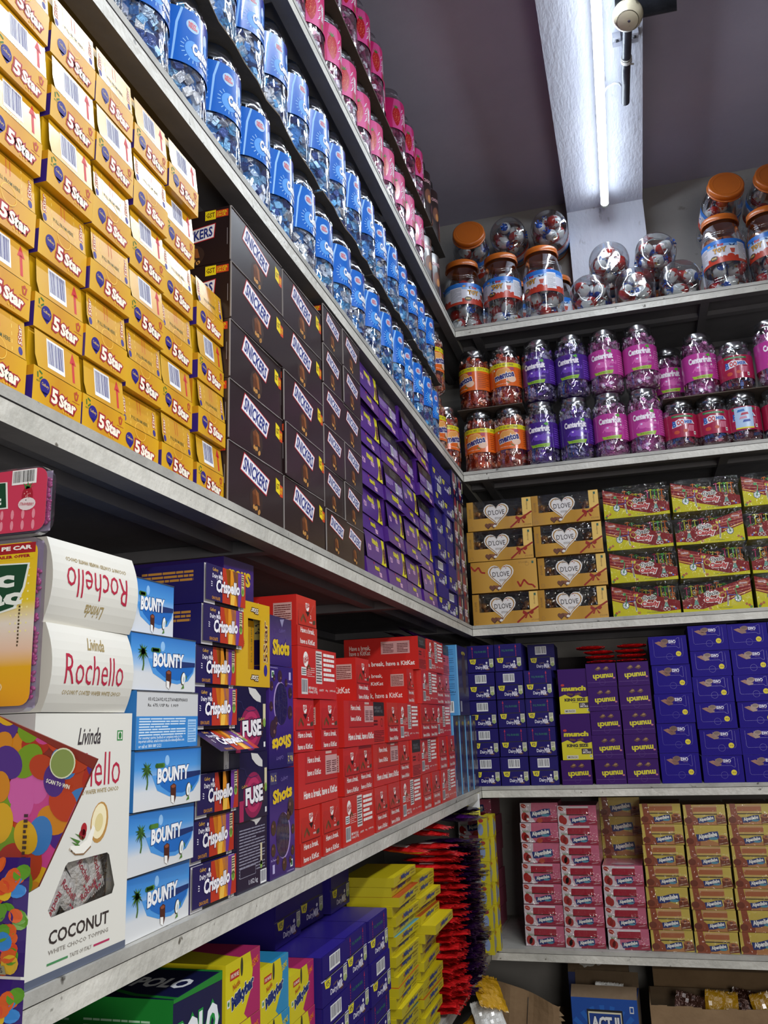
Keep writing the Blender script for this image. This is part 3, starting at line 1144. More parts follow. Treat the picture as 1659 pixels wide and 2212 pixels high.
WS = wrapped_sweet()
for i, (u, v, a) in enumerate(((-.012, .074, .75), (.024, .068, -.5), (.012, .088, .9), (.038, .088, 1.2), (-.034, .063, 2.2))):
    place(WS, (-.004 - .010 - (.002 if i % 2 else 0), .811 + u, ZD + v), 'white wrapped sweet behind the window of the tall coconut box, %s' % ('nearest the window middle', 'at the lower right', 'at the top middle', 'at the top right', 'at the lower left')[i],
          'sweet', 'wrapped sweets inside the tall coconut box', rot=(0, a, L90), scale=(.8, .5, .8))
TL = Thing('confectionery_box')
place(livinda_lying(False), (-.006, .734 + .0755, ZD + .2445), 'white lying coconut confectionery box on top of the tall one', 'box', rz=L90 + .03)
place(livinda_lying(True), (-.008, .736 + .0755, ZD + .3315), 'topmost white confectionery box, its red lettering upside down', 'box', rz=L90 - .02)


def bounty(back=False):
    w, h, d = .152, .0665, .22
    BL = '#2b78c4'
    R = ramp_mat('sky_card', 'z', [(0, '#d9dadb'), (.02, '#d5d8dc'), (.030, '#9fbfe2'), (.045, '#4b95da'), (.0665, '#2a72c2')], .3, coat=.3)
    g = G()
    g.box(-w / 2, w / 2, 0, d, 0, h, R, {'left': M('#2f74b8', .35), 'top': M('#3a78b8', .35)})
    g.front()
    if back:
        g.rect(-w / 2, 0, w / 2, h, M('#c9cacb', .4), 1)
        g.rect(-w / 2, 0, w / 2, h * .56, M('#3a86cc', .35), 2)
        g.text('03.02.26/02.02.27/606B3PHA03', -.002, h * .86, .098, .0042, M('#3c3c40'), 2, res=1)
        g.text('Rs. 675; USP Rs  1.00/9', -.014, h * .75, .074, .0042, M('#3c3c40'), 2, res=1)
        g.lines(-w * .46, h * .22, w * .28, h * .54, 7, M('#cfe2f4'), 3, seed=5, fill=.5)
        g.text('For consumer queries, feedback or complaints write to the\nimporters address, email at mars.india.chocolates@effem.com', -w * .1, h * .16, w * .72, .0085, M('#dcebf8'), 3, res=1)
        g.text('or call at 1800 889 2121', -w * .29, h * .055, w * .34, .0042, M('#dcebf8'), 3, res=1)
        g.rect(w * .32, h * .08, w * .47, h * .5, M('#9cc4ea'), 3)
        g.lines(w * .33, h * .1, w * .46, h * .48, 8, M('#3a86cc'), 4, seed=9, fill=.3)
    else:
        # lagoon
        pts = [(w * .5, h * .56), (w * .47, h * .36), (w * .38, h * .2), (w * .2, h * .13), (0, h * .17), (-w * .18, h * .3), (-w * .26, h * .56)]
        g.poly([(p[0] * .99, p[1]) for p in pts][::-1], M('#4c93d8', .3), 1)
        g.poly([(w * .48, h * .52), (w * .45, h * .38), (w * .36, h * .26), (w * .2, h * .2), (0, h * .24), (-w * .12, h * .36), (-w * .2, h * .52)][::-1], M('#1f68ba', .3), 2)
        g.poly([(w * .07, h * .56), (w * .49, h * .56), (w * .49, h * .48), (w * .2, h * .43), (w * .0, h * .45)], M('#1b2f66'), 3)
        # palm
        px, pz = -w * .33, h * .68
        rr = random.Random(4)
        for k in range(14):
            a = k / 14 * 2 * pi + rr.uniform(-.1, .1)
            L_ = .013 * rr.uniform(.7, 1.1)
            tx, tz = px + cos(a) * L_, pz + sin(a) * L_ * .9 - .003
            nx, nz = -sin(a) * .0022, cos(a) * .0022
            g.poly([(px + nx, pz + nz), (px - nx, pz - nz), (tx, tz)], M(rr.choice(['#2f5a22', '#4d7a2c', '#223f1c'])), 3)
        g.stroke([(px, pz), (px + .002, pz - .016), (px, h * .34)], .003, M('#4a6a30'), 2)
        for k in range(5):
            g.disc(-w * .19 + k * .0035, h * .72, .004, .003, M(rr.choice(['#2f5a22', '#4d7a2c'])), 2, 7)
        g.disc(-w * .04, h * .8, .005, .006, M('#8fbce8'), 1)
        g.text('BOUNTY', w * .055, h * .555, w * .48, h * .26, M('#eeeef0'), 4, bold=.05, shear=.05, rot=.02, out=M('#274a86'), oo=.04)
        # bar piece and coconut
        cx, cz = w * .055, h * .2
        g.poly([(cx - .0065, cz + .010), (cx + .001, cz + .0125), (cx + .0065, cz + .010), (cx + .0065, cz - .004), (cx + .003, cz - .011), (cx - .005, cz - .0075)], M('#4a2216'), 4)
        g.poly([(cx - .005, cz - .001), (cx + .002, cz - .002), (cx + .0025, cz - .0115), (cx - .0045, cz - .0085)], M('#ebe9e6'), 5)
        g.disc(cx, cz + .009, .005, .002, M('#8a4a30'), 5, 10)
        g.disc(w * .29, cz + .003, .0056, .0084, M('#3a2c20'), 4, rot=-.25)
        g.disc(w * .29 + .0006, cz + .003, .0046, .0074, M('#eef0ee'), 5, rot=-.25)
        g.disc(w * .29 + .001, cz + .002, .002, .0038, M('#b9c2c0'), 6, rot=-.25)
        g.poly([(w * .30, cz - .004), (w * .26, cz - .010), (w * .31, cz - .009)], M('#4d7a2c'), 4)
        g.poly([(w * .33, cz + .006), (w * .36, cz + .0), (w * .345, cz + .008)], M('#4d7a2c'), 4)
    e = G()
    e.box(-w / 2, w / 2, -.0006, .0006, h - .0012, h - .0001, M('#3b3f48', .8))
    T = Thing('chocolate_carton', g.mesh('chocolate_carton'))
    T.part('lid_edge', e.mesh('lid_edge'))
    return T


BO, BB = bounty(), bounty(True)
for r in range(6):
    b = r == 3
    yj = [.974, .973, .978, .977, .968, .9455][r]
    place(BB if b else BO, (-.004 + (-.006, -.002, .002, 0, -.002, -.012)[r], yj, ZD + .0006 + r * .0674),
          ('blue and white coconut carton turned to its small-print side' if b else 'blue and white coconut chocolate carton, %s of its stack' % lvl(r, 6)), 'carton', 'blue coconut chocolate cartons', rz=L90 + (.03, .01, -.02, .02, -.01, .0)[r], scale=(.76, 1, 1) if r == 5 else None)


def crispello(h_lid, open_=0):
    w, d = .122, .2
    h = .0545
    g = G()
    N = M('#1e1650', .35, coat=.15)
    # tray: navy box with a dark gap below the lid front
    g.box(-w / 2, w / 2, .004, d, 0, h, N, {'top': M('#2a206a', .4)})
    g.front(.004)
    g.rect(-w / 2, 0, -w * .24, h, M('#bfbcc0'), 1)
    g.rect(w * .36, 0, w / 2, h, M('#c9c6c8'), 1)
    g.rect(-w * .24, 0, w * .36, h, M('#120c16'), 1)
    g.text('5', w * .42, .003, .004, .005, M('#555560'), 2, res=1)
    g.left(w)
    g.barcode(-.16, h * .2, -.12, h * .8, 1, 8)
    g.lines(-.10, h * .55, -.02, h * .85, 3, M('#b07a30'), 1, fill=.6)
    T = Thing('chocolate_carton', g.mesh('chocolate_carton'))
    f = G()
    hh = h_lid
    z0 = h - hh
    if open_:
        f.frame((0, 0, h), (1, 0, 0), (0, sin(open_), cos(open_)))
        f.O = Vector((0, 0, h)) - f.V * hh
    else:
        f.frame((0, .0012, z0), (1, 0, 0), (0, 0, 1))
    for L, mt in ((-1, M('#b9b4b0')), (1, N)):
        p = [(-w / 2, 0), (w / 2, 0), (w / 2, hh), (-w / 2, hh)]
        f.poly(p if L > 0 else p[::-1], mt, L)
    for x0, x1, c in ((-.12, .1, '#b4321e'), (.08, .3, '#d98a1c'), (.26, .5, '#6a3690')):
        f.poly([(w * (x0 + .02), 0), (w * x1, 0), (w * x1, hh), (w * (x0 - .1 if x0 > 0 else x0 + .02), hh)], M(c, .35), 2)
    f.poly([(w * .36, 0), (w * .5, 0), (w * .5, hh), (w * .46, hh)], M('#b4321e', .35), 3)
    f.poly([(w * .1, 0), (w * .2, 0), (w * .22, hh * .3), (w * .12, hh * .34)], M('#e8b84a', .35), 3)
    f.text('Cadbury', -w * .28, hh * .86, w * .14, hh * .12, M('#d8a648'), 4, shear=.2, res=1)
    f.text('Dairy Milk', -w * .22, hh * .68, w * .26, hh * .16, M('#e6e2ee'), 4, bold=.02, res=1)
    f.disc(-w * .14, hh * .82, w * .018, hh * .05, M('#e6e2ee'), 4)
    f.text('Crispello', w * .04, hh * .42, w * .60, hh * .46, M('#eeebf0'), 5, bold=.04, shear=.12, rot=.05, out=M('#1e1650'), oo=.03)
    f.text('CHOCOLATE', -w * .26, hh * .08, w * .2, hh * .09, M('#d8942c'), 4, res=1)
    for k in range(3):
        f.stroke([(-w * .38, hh * (.4 + .06 * k)), (-w * .35, hh * (.4 + .05 * k))], .0012, M('#e6e2ee'), 4)
    f.rect(w * .385, hh * .5, w * .46, hh * .96, M('#cdbf94'), 5)
    f.lines(w * .39, hh * .62, w * .455, hh * .94, 5, M('#3c3a3a'), 6, fill=.5)
    f.disc(w * .422, hh * .46, w * .042, hh * .13, M('#8fae54'), 5)
    f.disc(w * .422, hh * .46, w * .022, hh * .07, M('#5c8030'), 6)
    T.part('front_flap', f.mesh('front_flap'))
    return T


CR, CRo = crispello(.050), crispello(.050, 1.0)
for r in range(8):
    o = r == 3
    place(CRo if o else CR, (-.004 + (-.003, -.006, 0, -.010, 0, -.004, .004, .006)[r], 1.113 + (0, 0, .002, 0, -.008, 0, .006, .008)[r], ZD + .0006 + r * .0556),
          ('navy carton with its striped front flap lifted outwards' if o else 'navy, orange and purple striped chocolate carton, %s of its stack' % lvl(r, 8)), 'carton', 'striped navy chocolate cartons', rz=L90 + RNG.uniform(-.03, .03))


def fuse_big(back=False):
    w, h, d = .102, .0935, .22
    g = G()
    N = M('#141032', .3, coat=.25)
    g.box(-w / 2, w / 2, 0, d, 0, h, N)
    g.front()
    if back:
        g.lines(-w * .44, h * .2, w * .42, h * .9, 16, M('#8a889a'), 1, seed=8, fill=.4)
        g.rect(-w * .42, h * .2, w * .1, h * .34, M('#8a889a'), 1); g.rect(-w * .41, h * .21, w * .09, h * .33, N, 2)
        g.text('1.052 kg', w * .02, h * .1, w * .3, h * .09, M('#cfcdd8'), 2, res=1)
        g.barcode(w * .26, h * .02, w * .47, h * .22, 2, 10)
        g.rect(w * .26, h * .3, w * .32, h * .62, M('#cfc3a0'), 2); g.disc(w * .29, h * .3, w * .04, h * .06, M('#7fa046'), 2)
        g.poly([(-w * .1, h), (w * .3, h), (w * .24, h * .96), (w * .1, h * .9), (w * .05, h * .96)], M('#c9c5c2'), 3)
    else:
        g.disc(-.002, h * .36, w * .35, h * .34, M('#8a1c4a'), 1, 24)
        g.disc(-.002, h * .36, w * .27, h * .26, M('#b02a5a'), 2, 24)
        g.disc(-.002, h * .36, w * .19, h * .18, M('#8a1c4a'), 3, 24)
        g.rect(-w / 2, 0, -w * .36, h * .3, M('#a02552'), 1)
        g.text('FUSE', w * .0, h * .36, w * .62, h * .26, M('#ebe6ea'), 5, bold=.05, rot=.05, out=M('#141032'), oo=.05)
        g.text('Cadbury', -w * .34, h * .5, w * .2, h * .06, M('#b8924c'), 4, rot=.1, res=1)
        rr = random.Random(2)
        for k in range(22):
            g.disc(w * .32 + rr.uniform(-.006, .006), h * .34 + rr.uniform(-.014, .014), .0016, .0016, M(rr.choice(['#8a5a34', '#5a3420', '#b8884c'])), 4, 6)
        g.stroke([(-w * .5, h * .78), (-w * .34, h * .76), (-w * .28, h * .66), (-w * .1, h * .62), (w * .12, h * .64), (w * .2, h * .76), (w * .36, h * .78)], .0009, M('#2e2a5a'), 3)
        g.rect(w * .38, h * .42, w * .47, h * .74, M('#cfc3a0'), 3); g.disc(w * .425, h * .44, w * .045, h * .07, M('#7fa046'), 4)
        g.rect(w * .4, h * .06, w * .46, h * .14, M('#dcdcdc'), 3)
        g.poly([(-w * .12, h * .99), (w * .12, h * .97), (w * .3, h * .86), (w * .3, h * .76), (w * .16, h * .78), (w * .05, h * .82), (-w * .08, h * .9)], M('#c9c5c2', .8), 4)
    return Thing('chocolate_carton', g.mesh('chocolate_carton'))


FB, FBb = fuse_big(), fuse_big(True)
place(FBb, (-.006, 1.226, ZD + .0006), 'dark navy carton showing its small-print side, lowest in the magenta swirl stack', 'carton', rz=L90)
place(FB, (-.004, 1.226, ZD + .0946), 'dark navy carton with a magenta swirl, lower of the two', 'carton', rz=L90 + .02)
place(FB, (-.006, 1.222, ZD + .1886), 'dark navy carton with a magenta swirl, upper one under the open yellow carton', 'carton', rz=L90 - .02)

g = G()
YO = M('#cfa314', .3, coat=.3)
w, h, d = .11, .127, .1
g.box(-w / 2, w / 2, .002, d, 0, h, YO, {'front': None, 'left': M('#d0a41a', .25, coat=.5)})
for a, b, c, e in ((-w / 2, w / 2, 0, h * .2), (-w / 2, w / 2, h * .8, h), (-w / 2, -w * .18, h * .2, h * .8), (w * .22, w / 2, h * .2, h * .8)):
    g.box(a, b, 0, .002, c, e, YO)
g.box(-w * .18, w * .22, .012, .013, h * .2, h * .8, M('#c08a18', .3, coat=.5))
g.front()
g.text('PULL FROM HERE', -w * .02, h * .5, h * .42, .004, M('#3c4a20'), -22, rot=pi / 2, res=1)
g.text('5Star', w * .36, h * .55, h * .5, .014, M('#5a2a20'), 2, rot=pi / 2, out=M('#e0c48c'), oo=.05)
g.disc(w * .36, h * .2, .006, .009, M('#2c2480'), 2)
for v in (.1, .9):
    g.text('5Star', w * .02, h * v, .024, .008, M('#f0e6d4'), 2, rot=pi, out=M('#4a2a16'), oo=.12)
for k in range(24):
    a = k * pi / 12
    g.poly([(-w * .38 + .008 * cos(a), h * .5 + .008 * sin(a)), (-w * .38 + .012 * cos(a + .13), h * .5 + .012 * sin(a + .13)), (-w * .38 + .008 * cos(a + .26), h * .5 + .008 * sin(a + .26))], M('#b4321e'), 2)
g.disc(-w * .38, h * .5, .0085, .0085, M('#b4321e'), 2)
g.text('₹20', -w * .38, h * .5, .010, .006, M('#e8d8b0'), 3, rot=pi / 2, res=1)
single('chocolate_carton', g, 'open yellow display carton lying on its side, lettering turned sideways', 'carton', (-.006, 1.230, ZD + .2826), rz=L90 - .04)


def shots(kind):
    w, h, d = .1, .158, .2
    if kind == 'short':
        h = .079
    g = G()
    V = ramp_mat('violet_card_' + kind, 'z', [(0, '#2c1a66'), (h * .4, '#43277c'), (h, '#1d1450')], .3, coat=.3)
    g.box(-w / 2, w / 2, 0, d, 0, h, V, {'left': M('#201652', .35)})
    g.front()
    if kind == 'tall':
        g.text('Shots', .0, h * .76, w * .78, h * .13, M('#dcb81e'), 3, bold=.05, rot=.1, shear=.05, out=M('#3a2470'), oo=.06)
        g.text('Cadbury', w * .08, h * .9, w * .3, h * .05, M('#6a5a9a'), 2, rot=.12, res=1)
        g.rect(-w * .48, h * .86, -w * .22, h * .97, M('#3f3a66'), 2); g.text('Rs 2', -w * .35, h * .92, w * .2, h * .06, M('#d8c070'), 3, res=1)
        g.disc(.004, h * .368, w * .28, h * .215, M('#a890c4'), 1, 28); g.disc(.001, h * .375, w * .27, h * .21, M('#1c1240', .12, coat=.9, bump=.5, bscale=90), 2, 28)
        for a, b, r in ((.34, .62, .013), (.24, .55, .008), (-.36, .46, .010), (-.37, .26, .0085), (.42, .4, .007), (.4, .2, .007), (-.2, .16, .006), (.06, .1, .009), (.3, .12, .005)):
            g.disc(w * a, h * b, r, r * 1.1, M('#3a2220', .25, coat=.6), 3, 14)
            g.disc(w * a - r * .3, h * b + r * .3, r * .3, r * .25, M('#7a5446', .25), 4, 8)
        g.rect(w * .3, h * .05, w * .4, h * .12, M('#d6e0d6'), 2); g.rect(w * .32, h * .064, w * .38, h * .106, M('#1d5a30'), 3)
        g.text('Be Treat wise', -w * .32, h * .17, w * .26, .003, M('#b9a8dc'), 2, res=1)
        g.rect(-w * .4, h * .05, -w * .32, h * .13, M('#b9b0dc'), 2)
        g.text('Confectionery', w * .3, h * .02, w * .3, .003, M('#b9a8dc'), 2, res=1)
    else:
        g.text('Shots', .0, h * .38, w * .76, h * .32, M('#dcb81e'), 3, bold=.05, rot=.03, shear=.05, out=M('#3a2470'), oo=.06)
        g.text('Cadbury', w * .05, h * .72, w * .3, h * .1, M('#6a5a9a'), 2, rot=.12, res=1)
        g.poly([(-w * .05, h * .95), (w * .15, h * .98), (w * .05, h * .8)], M('#8f8ab0', .2), 2)
        g.left(w); g.rect(-.028, h * .5, -.006, h * .95, M('#b8a860'), 1); g.text('Rs 2', -.017, h * .72, .016, h * .2, M('#2a2040'), 2, rot=pi / 2, res=1)
    return Thing('chocolate_box', g.mesh('chocolate_box'))


SH, SHs = shots('tall'), shots('short')
place(SH, (-.004, 1.333, ZD + .0006), 'violet box of round chocolates standing upright on the shelf', 'box', rz=L90)
place(SH, (-.005, 1.334, ZD + .0006 + .159 + .158), 'violet box of round chocolates standing upside down, middle of the stack', 'box', rot=(pi, 0, L90 + pi))
place(SHs, (-.006, 1.336, ZD + .3185), 'short violet box on top of the two tall violet boxes', 'box', rz=L90 + .03)
place(SHs, (-.05, 1.270, ZD + .4105 + .074), 'short violet box upside down, topmost behind the open yellow carton', 'box', rot=(pi, 0, L90 + pi - .05), scale=(1, 1, .94))

# ------------------------------------------------------------------ red cartons
def kitkat(kind):
    R_ = M('#b8211c', .34, coat=.15)
    R2 = M('#c42620', .34, coat=.15)
    W_ = M('#efe6e2')
    w = {'E': .099, 'S': .208, 'N': .206, 'K': .092}[kind]
    h, d = .0885, (.21 if kind in 'EK' else .1)
    g = G()
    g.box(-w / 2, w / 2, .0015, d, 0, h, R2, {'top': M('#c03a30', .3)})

    def slogan(cx, cz, ww, hh, rot=0.0, one=False, L=2):
        if one:
            g.text('Have a break, have a KitKat', cx, cz, ww, hh, W_, L, rot=rot, bold=.02, shear=.05)
        else:
            g.text('Have a break,', cx, cz + hh * .55, ww * .95, hh * .62, W_, L, rot=rot, bold=.02, shear=.05)
            g.text('have a KitKat', cx, cz - hh * .5, ww, hh * .5, W_, L, rot=rot, bold=.02, shear=.05)

    def logo(cx, cz, s, L=2):
        g.disc(cx, cz, .011 * s, .0115 * s, W_, L, 20, )
        g.text('KitKat', cx, cz, .019 * s, .010 * s, M('#b0181c'), L + 1, rot=.35, bold=.03)

    def finger(cx, cz, s, L=3):
        B = M('#5a3a20')
        g.poly([(cx - .013 * s, cz - .004 * s), (cx - .002 * s, cz + .006 * s), (cx + .001 * s, cz + .001 * s), (cx - .010 * s, cz - .009 * s)], B, L)
        g.poly([(cx + .013 * s, cz - .004 * s), (cx + .002 * s, cz + .006 * s), (cx - .001 * s, cz + .001 * s), (cx + .010 * s, cz - .009 * s)], M('#6b4628'), L)
    T = Thing('wafer_carton')
    if kind == 'E':
        g.box(-w / 2, w / 2, 0, .0015, 0, h * .40, R_)
        g.front()
        slogan(0, h * .2, w * .74, h * .2)
        g.left(w)
        slogan(-.10, h * .7, .07, .018)
        g.rect(-.045, h * .5, -.01, h * .85, M('#c99a94'), 1); g.lines(-.043, h * .52, -.012, h * .82, 7, M('#6a2a28'), 2)
        g.text('Have a break, have a KitKat', -.09, h * .24, .15, .015, W_, 2)
        T.mesh = g.mesh('wafer_carton')
        f = G()
        z0 = h * .41
        fh = h - z0 - .001
        f.frame((0, .0005, z0), (1, 0, 0), (0, .03, 1))
        pts = [(-w * .42, 0), (w * .48, 0), (w * .49, fh), (-w * .40, fh)]
        f.poly(pts[::-1], M('#b9a49c'), -1)
        f.poly(pts, R_, 1)
        f.stroke([(-w * .42, .0004), (w * .48, .0004)], .0008, M('#5c0e12'), 2)
        f.disc(w * .05, fh * .74, .0092, .0105, W_, 2, 20)
        f.text('KitKat', w * .05, fh * .74, .0155, .009, M('#b0181c'), 3, rot=.35, bold=.03)
        cx, cz = -w * .18, fh * .30
        for s in (-1, 1):
            f.poly([(cx + s * .014, cz - .005), (cx + s * .001, cz + .006), (cx - s * .001, cz + .001), (cx + s * .011, cz - .010)][::s], M('#5a3a20' if s > 0 else '#6b4628'), 3)
        f.text('2', w * .2, fh * .36, .0045, .0065, W_, 2); f.text('FINGERS', w * .2, fh * .17, .014, .0032, W_, 2, res=1)
        f.poly([(w * .3, fh * .1), (w * .44, fh * .14), (w * .44, fh * .28), (w * .3, fh * .24)], M('#4a3a2a'), 2)
        f.poly([(-w * .06, fh * .52), (w * .16, fh * .52), (w * .06, fh * .34)], M('#2a0c0c'), 2)
        for k in range(7):
            f.stroke([(w * (.2 + .035 * k), fh * (.5 + .06 * k)), (w * (.22 + .035 * k), fh * (.54 + .06 * k))], .0007, M('#e0a098'), 2)
        T.part('front_flap', f.mesh('front_flap'))
        return T
    g.front(.0015)
    if kind == 'S':
        g.rect(-w * .34, h * .42, w * .5, h, R_, 1)
        g.stroke([(-w * .34, h * .42), (w * .5, h * .42)], .0009, M('#5c0e12'), 2)
        slogan(-w * .12, h * .72, w * .34, h * .22)
        g.rect(w * .17, h * .52, w * .49, h * .9, M('#c99a98', .4), 2)
        g.lines(w * .2, h * .56, w * .32, h * .8, 6, M('#5a2026'), 3, seed=4)
        g.lines(w * .35, h * .56, w * .47, h * .8, 6, M('#5a2026'), 3, seed=5)
        g.rect(w * .18, h * .93, w * .34, h * .98, M('#c9a8a0'), 2)
        g.text('Have a break, have a KitKat', w * .05, h * .2, w * .86, h * .17, W_, 2, bold=.03, shear=.05)
    elif kind == 'N':
        logo(-w * .31, h * .76, 1.15)
        finger(-w * .24, h * .62, .8)
        g.rect(-w * .06, h * .3, w * .1, h * .96, M('#d9cfcc', .4), 2)
        g.lines(-w * .05, h * .33, w * .09, h * .93, 11, M('#5a4a4c'), 3, seed=6, fill=.5)
        g.lines(w * .14, h * .35, w * .44, h * .95, 6, W_, 2, seed=2, fill=.6)
        g.rect(-w * .42, h * .44, -w * .30, h * .6, M('#dcdcdc'), 2); g.lines(-w * .41, h * .46, -w * .31, h * .58, 3, M('#444444'), 3)
        g.lines(-w * .28, h * .42, -w * .09, h * .62, 5, M('#e0b4ae'), 2, seed=12, fill=.35)
        g.barcode(-w * .42, h * .08, -w * .27, h * .38, 2, 10, bg='#d4d0ce')
        g.text('MRP 40.00 (incl.\nof taxes) 13.70/g', -w * .14, h * .16, w * .22, h * .15, W_, 2, res=1)
        g.text('QUANTITY:', w * .08, h * .17, w * .12, h * .05, W_, 2, res=1); g.text('80 g', w * .22, h * .17, w * .06, h * .05, W_, 2, res=1); g.text('(4 UNITS x 20 g)', w * .38, h * .17, w * .16, h * .05, W_, 2, res=1)
    else:
        g.rect(-w / 2, h * .66, w / 2, h, M('#1c191c', .35), 1)
        g.text('MAR26-JAN27\n6147045481 09:55', 0, h * .82, w * .7, h * .16, M('#6c6a6e'), 2, res=1)
        g.lines(-w * .44, h * .42, -w * .1, h * .58, 2, M('#5c0e12'), 1, fill=.6)
        g.ring(w * .26, h * .5, w * .08, w * .1, M('#5c0e12'), 1)
        g.lines(-w * .46, h * .04, w * .44, h * .32, 7, M('#5c0e12'), 1, seed=3)
        g.left(w)
        g.text('Have a break,\nhave a KitKat', -.165, h * .64, .06, .026, W_, 2)
        g.rect(-.105, h * .5, -.025, h * .88, M('#c99a98', .4), 1)
        g.lines(-.10, h * .54, -.07, h * .82, 6, M('#5a2026'), 2, seed=4); g.lines(-.06, h * .54, -.03, h * .82, 6, M('#5a2026'), 2, seed=5)
        g.text('Have a break, have a KitKat', -.095, h * .2, .165, .014, W_, 2, bold=.03)
    T.mesh = g.mesh('wafer_carton')
    return T


KK = {k: kitkat(k) for k in 'ESNK'}
krows = [
    [('E', 1.456), ('E', 1.567), ('N', 1.724), ('E', 1.889), ('E', 1.998), ('N', 2.158), ('E', 2.319), ('E', 2.420), ('N', 2.577)],
    [('S', 1.508), ('E', 1.685), ('E', 1.793), ('S', 1.956), ('E', 2.112), ('K', 2.212), ('N', 2.371), ('E', 2.527), ('E', 2.638)],
    [('E', 1.446), ('E', 1.570), ('S', 1.742), ('K', 1.902), ('E', 2.008), ('N', 2.170), ('E', 2.328), ('E', 2.427), ('N', 2.580)],
    [('N', 1.511), ('E', 1.794), ('N', 2.396), ('E', 2.545), ('E', 2.640)],
    [('E', 1.463), ('K', 2.334), ('N', 2.484), ('K', 2.650)]]
kdesc = {'E': 'end-on with a notched flap', 'S': 'wide slogan side out', 'N': 'small-print and barcode side out', 'K': 'black stamped panel out'}
for r, row in enumerate(krows):
    for i, (k, y) in enumerate(row):
        # tight against each other: shift to avoid touching
        z = ZD + .0006 + r * .0895
        place(KK[k], (-.006 + RNG.uniform(-.004, .004), y, z),
              'red carton, %s, number %s from left in the %s row' % (kdesc[k], ('one', 'two', 'three', 'four', 'five', 'six', 'seven', 'eight', 'nine')[i], lvl(r, 5)),
              'carton', 'red wafer cartons', rz=L90 + RNG.uniform(-.008, .008), scale=(.97, 1, 1))
# cartons standing further back in the gap of the fourth row
place(KK['K'], (-.10, 2.03, ZD + .0006 + 3 * .0895), 'red wafer carton set back in the gap of the fourth red row, nearer one', 'carton', 'red wafer cartons', rz=L90)
place(KK['E'], (-.02, 2.243, ZD + .0006 + 3 * .0895), 'red wafer carton closing the right side of the gap in the fourth red row', 'carton', 'red wafer cartons', rz=L90, scale=(.7, 1, 1))


# ------------------------------------------------------------------ light blue boxes
def sky_box(w, h, d):
    g = G()
    SK = M('#4a93cc', .35, coat=.15)
    NV = M('#18154a', .3, coat=.2)
    g.box(-w / 2, w / 2, 0, d, 0, h, NV, {'left': SK, 'top': NV})
    g.front()
    g.disc(w * .1, h * .6, w * .2, h * .3, M('#3a2a30'), 1, 16); g.rect(-w * .4, h * .05, -w * .25, h * .2, M('#9a9aa8'), 1)
    g.disc(w * .1, h * .9, w * .2, h * .03, M('#9a8a3a'), 1, 10)
    g.left(w)
    g.rect(-.004, h * .0, 0, h, M('#6cb0de'), 1)
    g.lines(-.075, h * .28, -.012, h * .95, 22, M('#2b5f94'), 1, seed=3, fill=.3)
    g.text('618 g', -.02, h * .33, .02, .006, M('#1e3f66'), 2, res=1)
    g.barcode(-.045, h * .04, -.018, h * .2, 1, 9, fg='#333333')
    return Thing('gift_carton', g.mesh('gift_carton'))


SB = sky_box(.084, .236, .2)
for i, y in enumerate((2.735, 2.823, 2.911, 2.999)):
    place(SB, (-.006 + .002 * i, y, ZD + .0006), 'tall light blue and navy carton standing on the shelf, %s of four' % ('nearest', 'second', 'third', 'farthest')[i], 'carton', 'light blue standing cartons', rz=L90)
place(sky_box(.165, .216, .22), (.012, 2.80, ZD + .2375), 'large light blue carton stacked on the standing blue cartons', 'carton', rz=L90)


# ------------------------------------------------------------------ pouches
def pouch(name, a, b, t, base, txt=None, tc=None, extra=None, seed=1, rough=.25, metal=.0, n=10, crump=.0016):
    """soft sachet: a along x, b along y, lying flat"""
    g = G()
    rr = random.Random(seed)
    m = M(base, rough, metal, coat=.5, bump=.6, bscale=70)
    dz = {}
    for s in (0, 1):
        for i in range(n + 1):
            for j in range(n + 1):
                u, v = i / n * 2 - 1, j / n * 2 - 1
                k = (1 - abs(u) ** 4) * (1 - abs(v) ** 3)
                edge = max(abs(u), abs(v)) > .99
                q = rr.uniform(-crump, crump) * (1.5 if not edge else .6)
                dz[s, i, j] = (u * a / 2 + rr.uniform(-.001, .001), v * b / 2 + (rr.uniform(-.002, .002) if edge else 0), t / 2 + (t * .5 * k + q) * (1 if s else -1) if not edge else t / 2 + rr.uniform(-.002, .002))
    for i in range(n + 1):
        for j in range(n + 1):
            if i in (0, n) or j in (0, n):
                dz[0, i, j] = dz[1, i, j]
    for s in (0, 1):
        for i in range(n):
            for j in range(n):
                P = [dz[s, i, j], dz[s, i + 1, j], dz[s, i + 1, j + 1], dz[s, i, j + 1]]
                g.face(P if s else P[::-1], m, True)
    # crimped ends
    for s in (-1, 1):
        for i in range(n * 2):
            u0, u1 = -1 + i / n, -1 + (i + 1) / n
            z = t / 2 + rr.uniform(-.003, .003)
            ext = b / 2 + rr.uniform(.006, .008)
            g.face([(u0 * a / 2, s * b / 2, t / 2), (u1 * a / 2, s * b / 2, t / 2), (u1 * a / 2, s * ext, z), ((u0 + u1) / 2 * a / 2, s * (ext - .0015), z)], m)
    if txt:
        n0 = len(g.v)
        g.frame((0, 0, 0), (1, 0, 0), (0, 1, 0))
        g.text(txt, 0, 0, a * .62, b * .3, M(tc or '#e9e2e0'), 1, bold=.04)
        if extra:
            g.rect(-a * .45, -b * .35, a * .45, -b * .25, M(extra), 1)
        for i in range(n0, len(g.v)):
            x, y, z = g.v[i]
            u, v = x / (a / 2), y / (b / 2)
            g.v[i] = (x, y, t / 2 + t * .5 * (1 - abs(u) ** 4) * (1 - abs(v) ** 3) + .0022)
    return Thing(name, g.mesh(name))


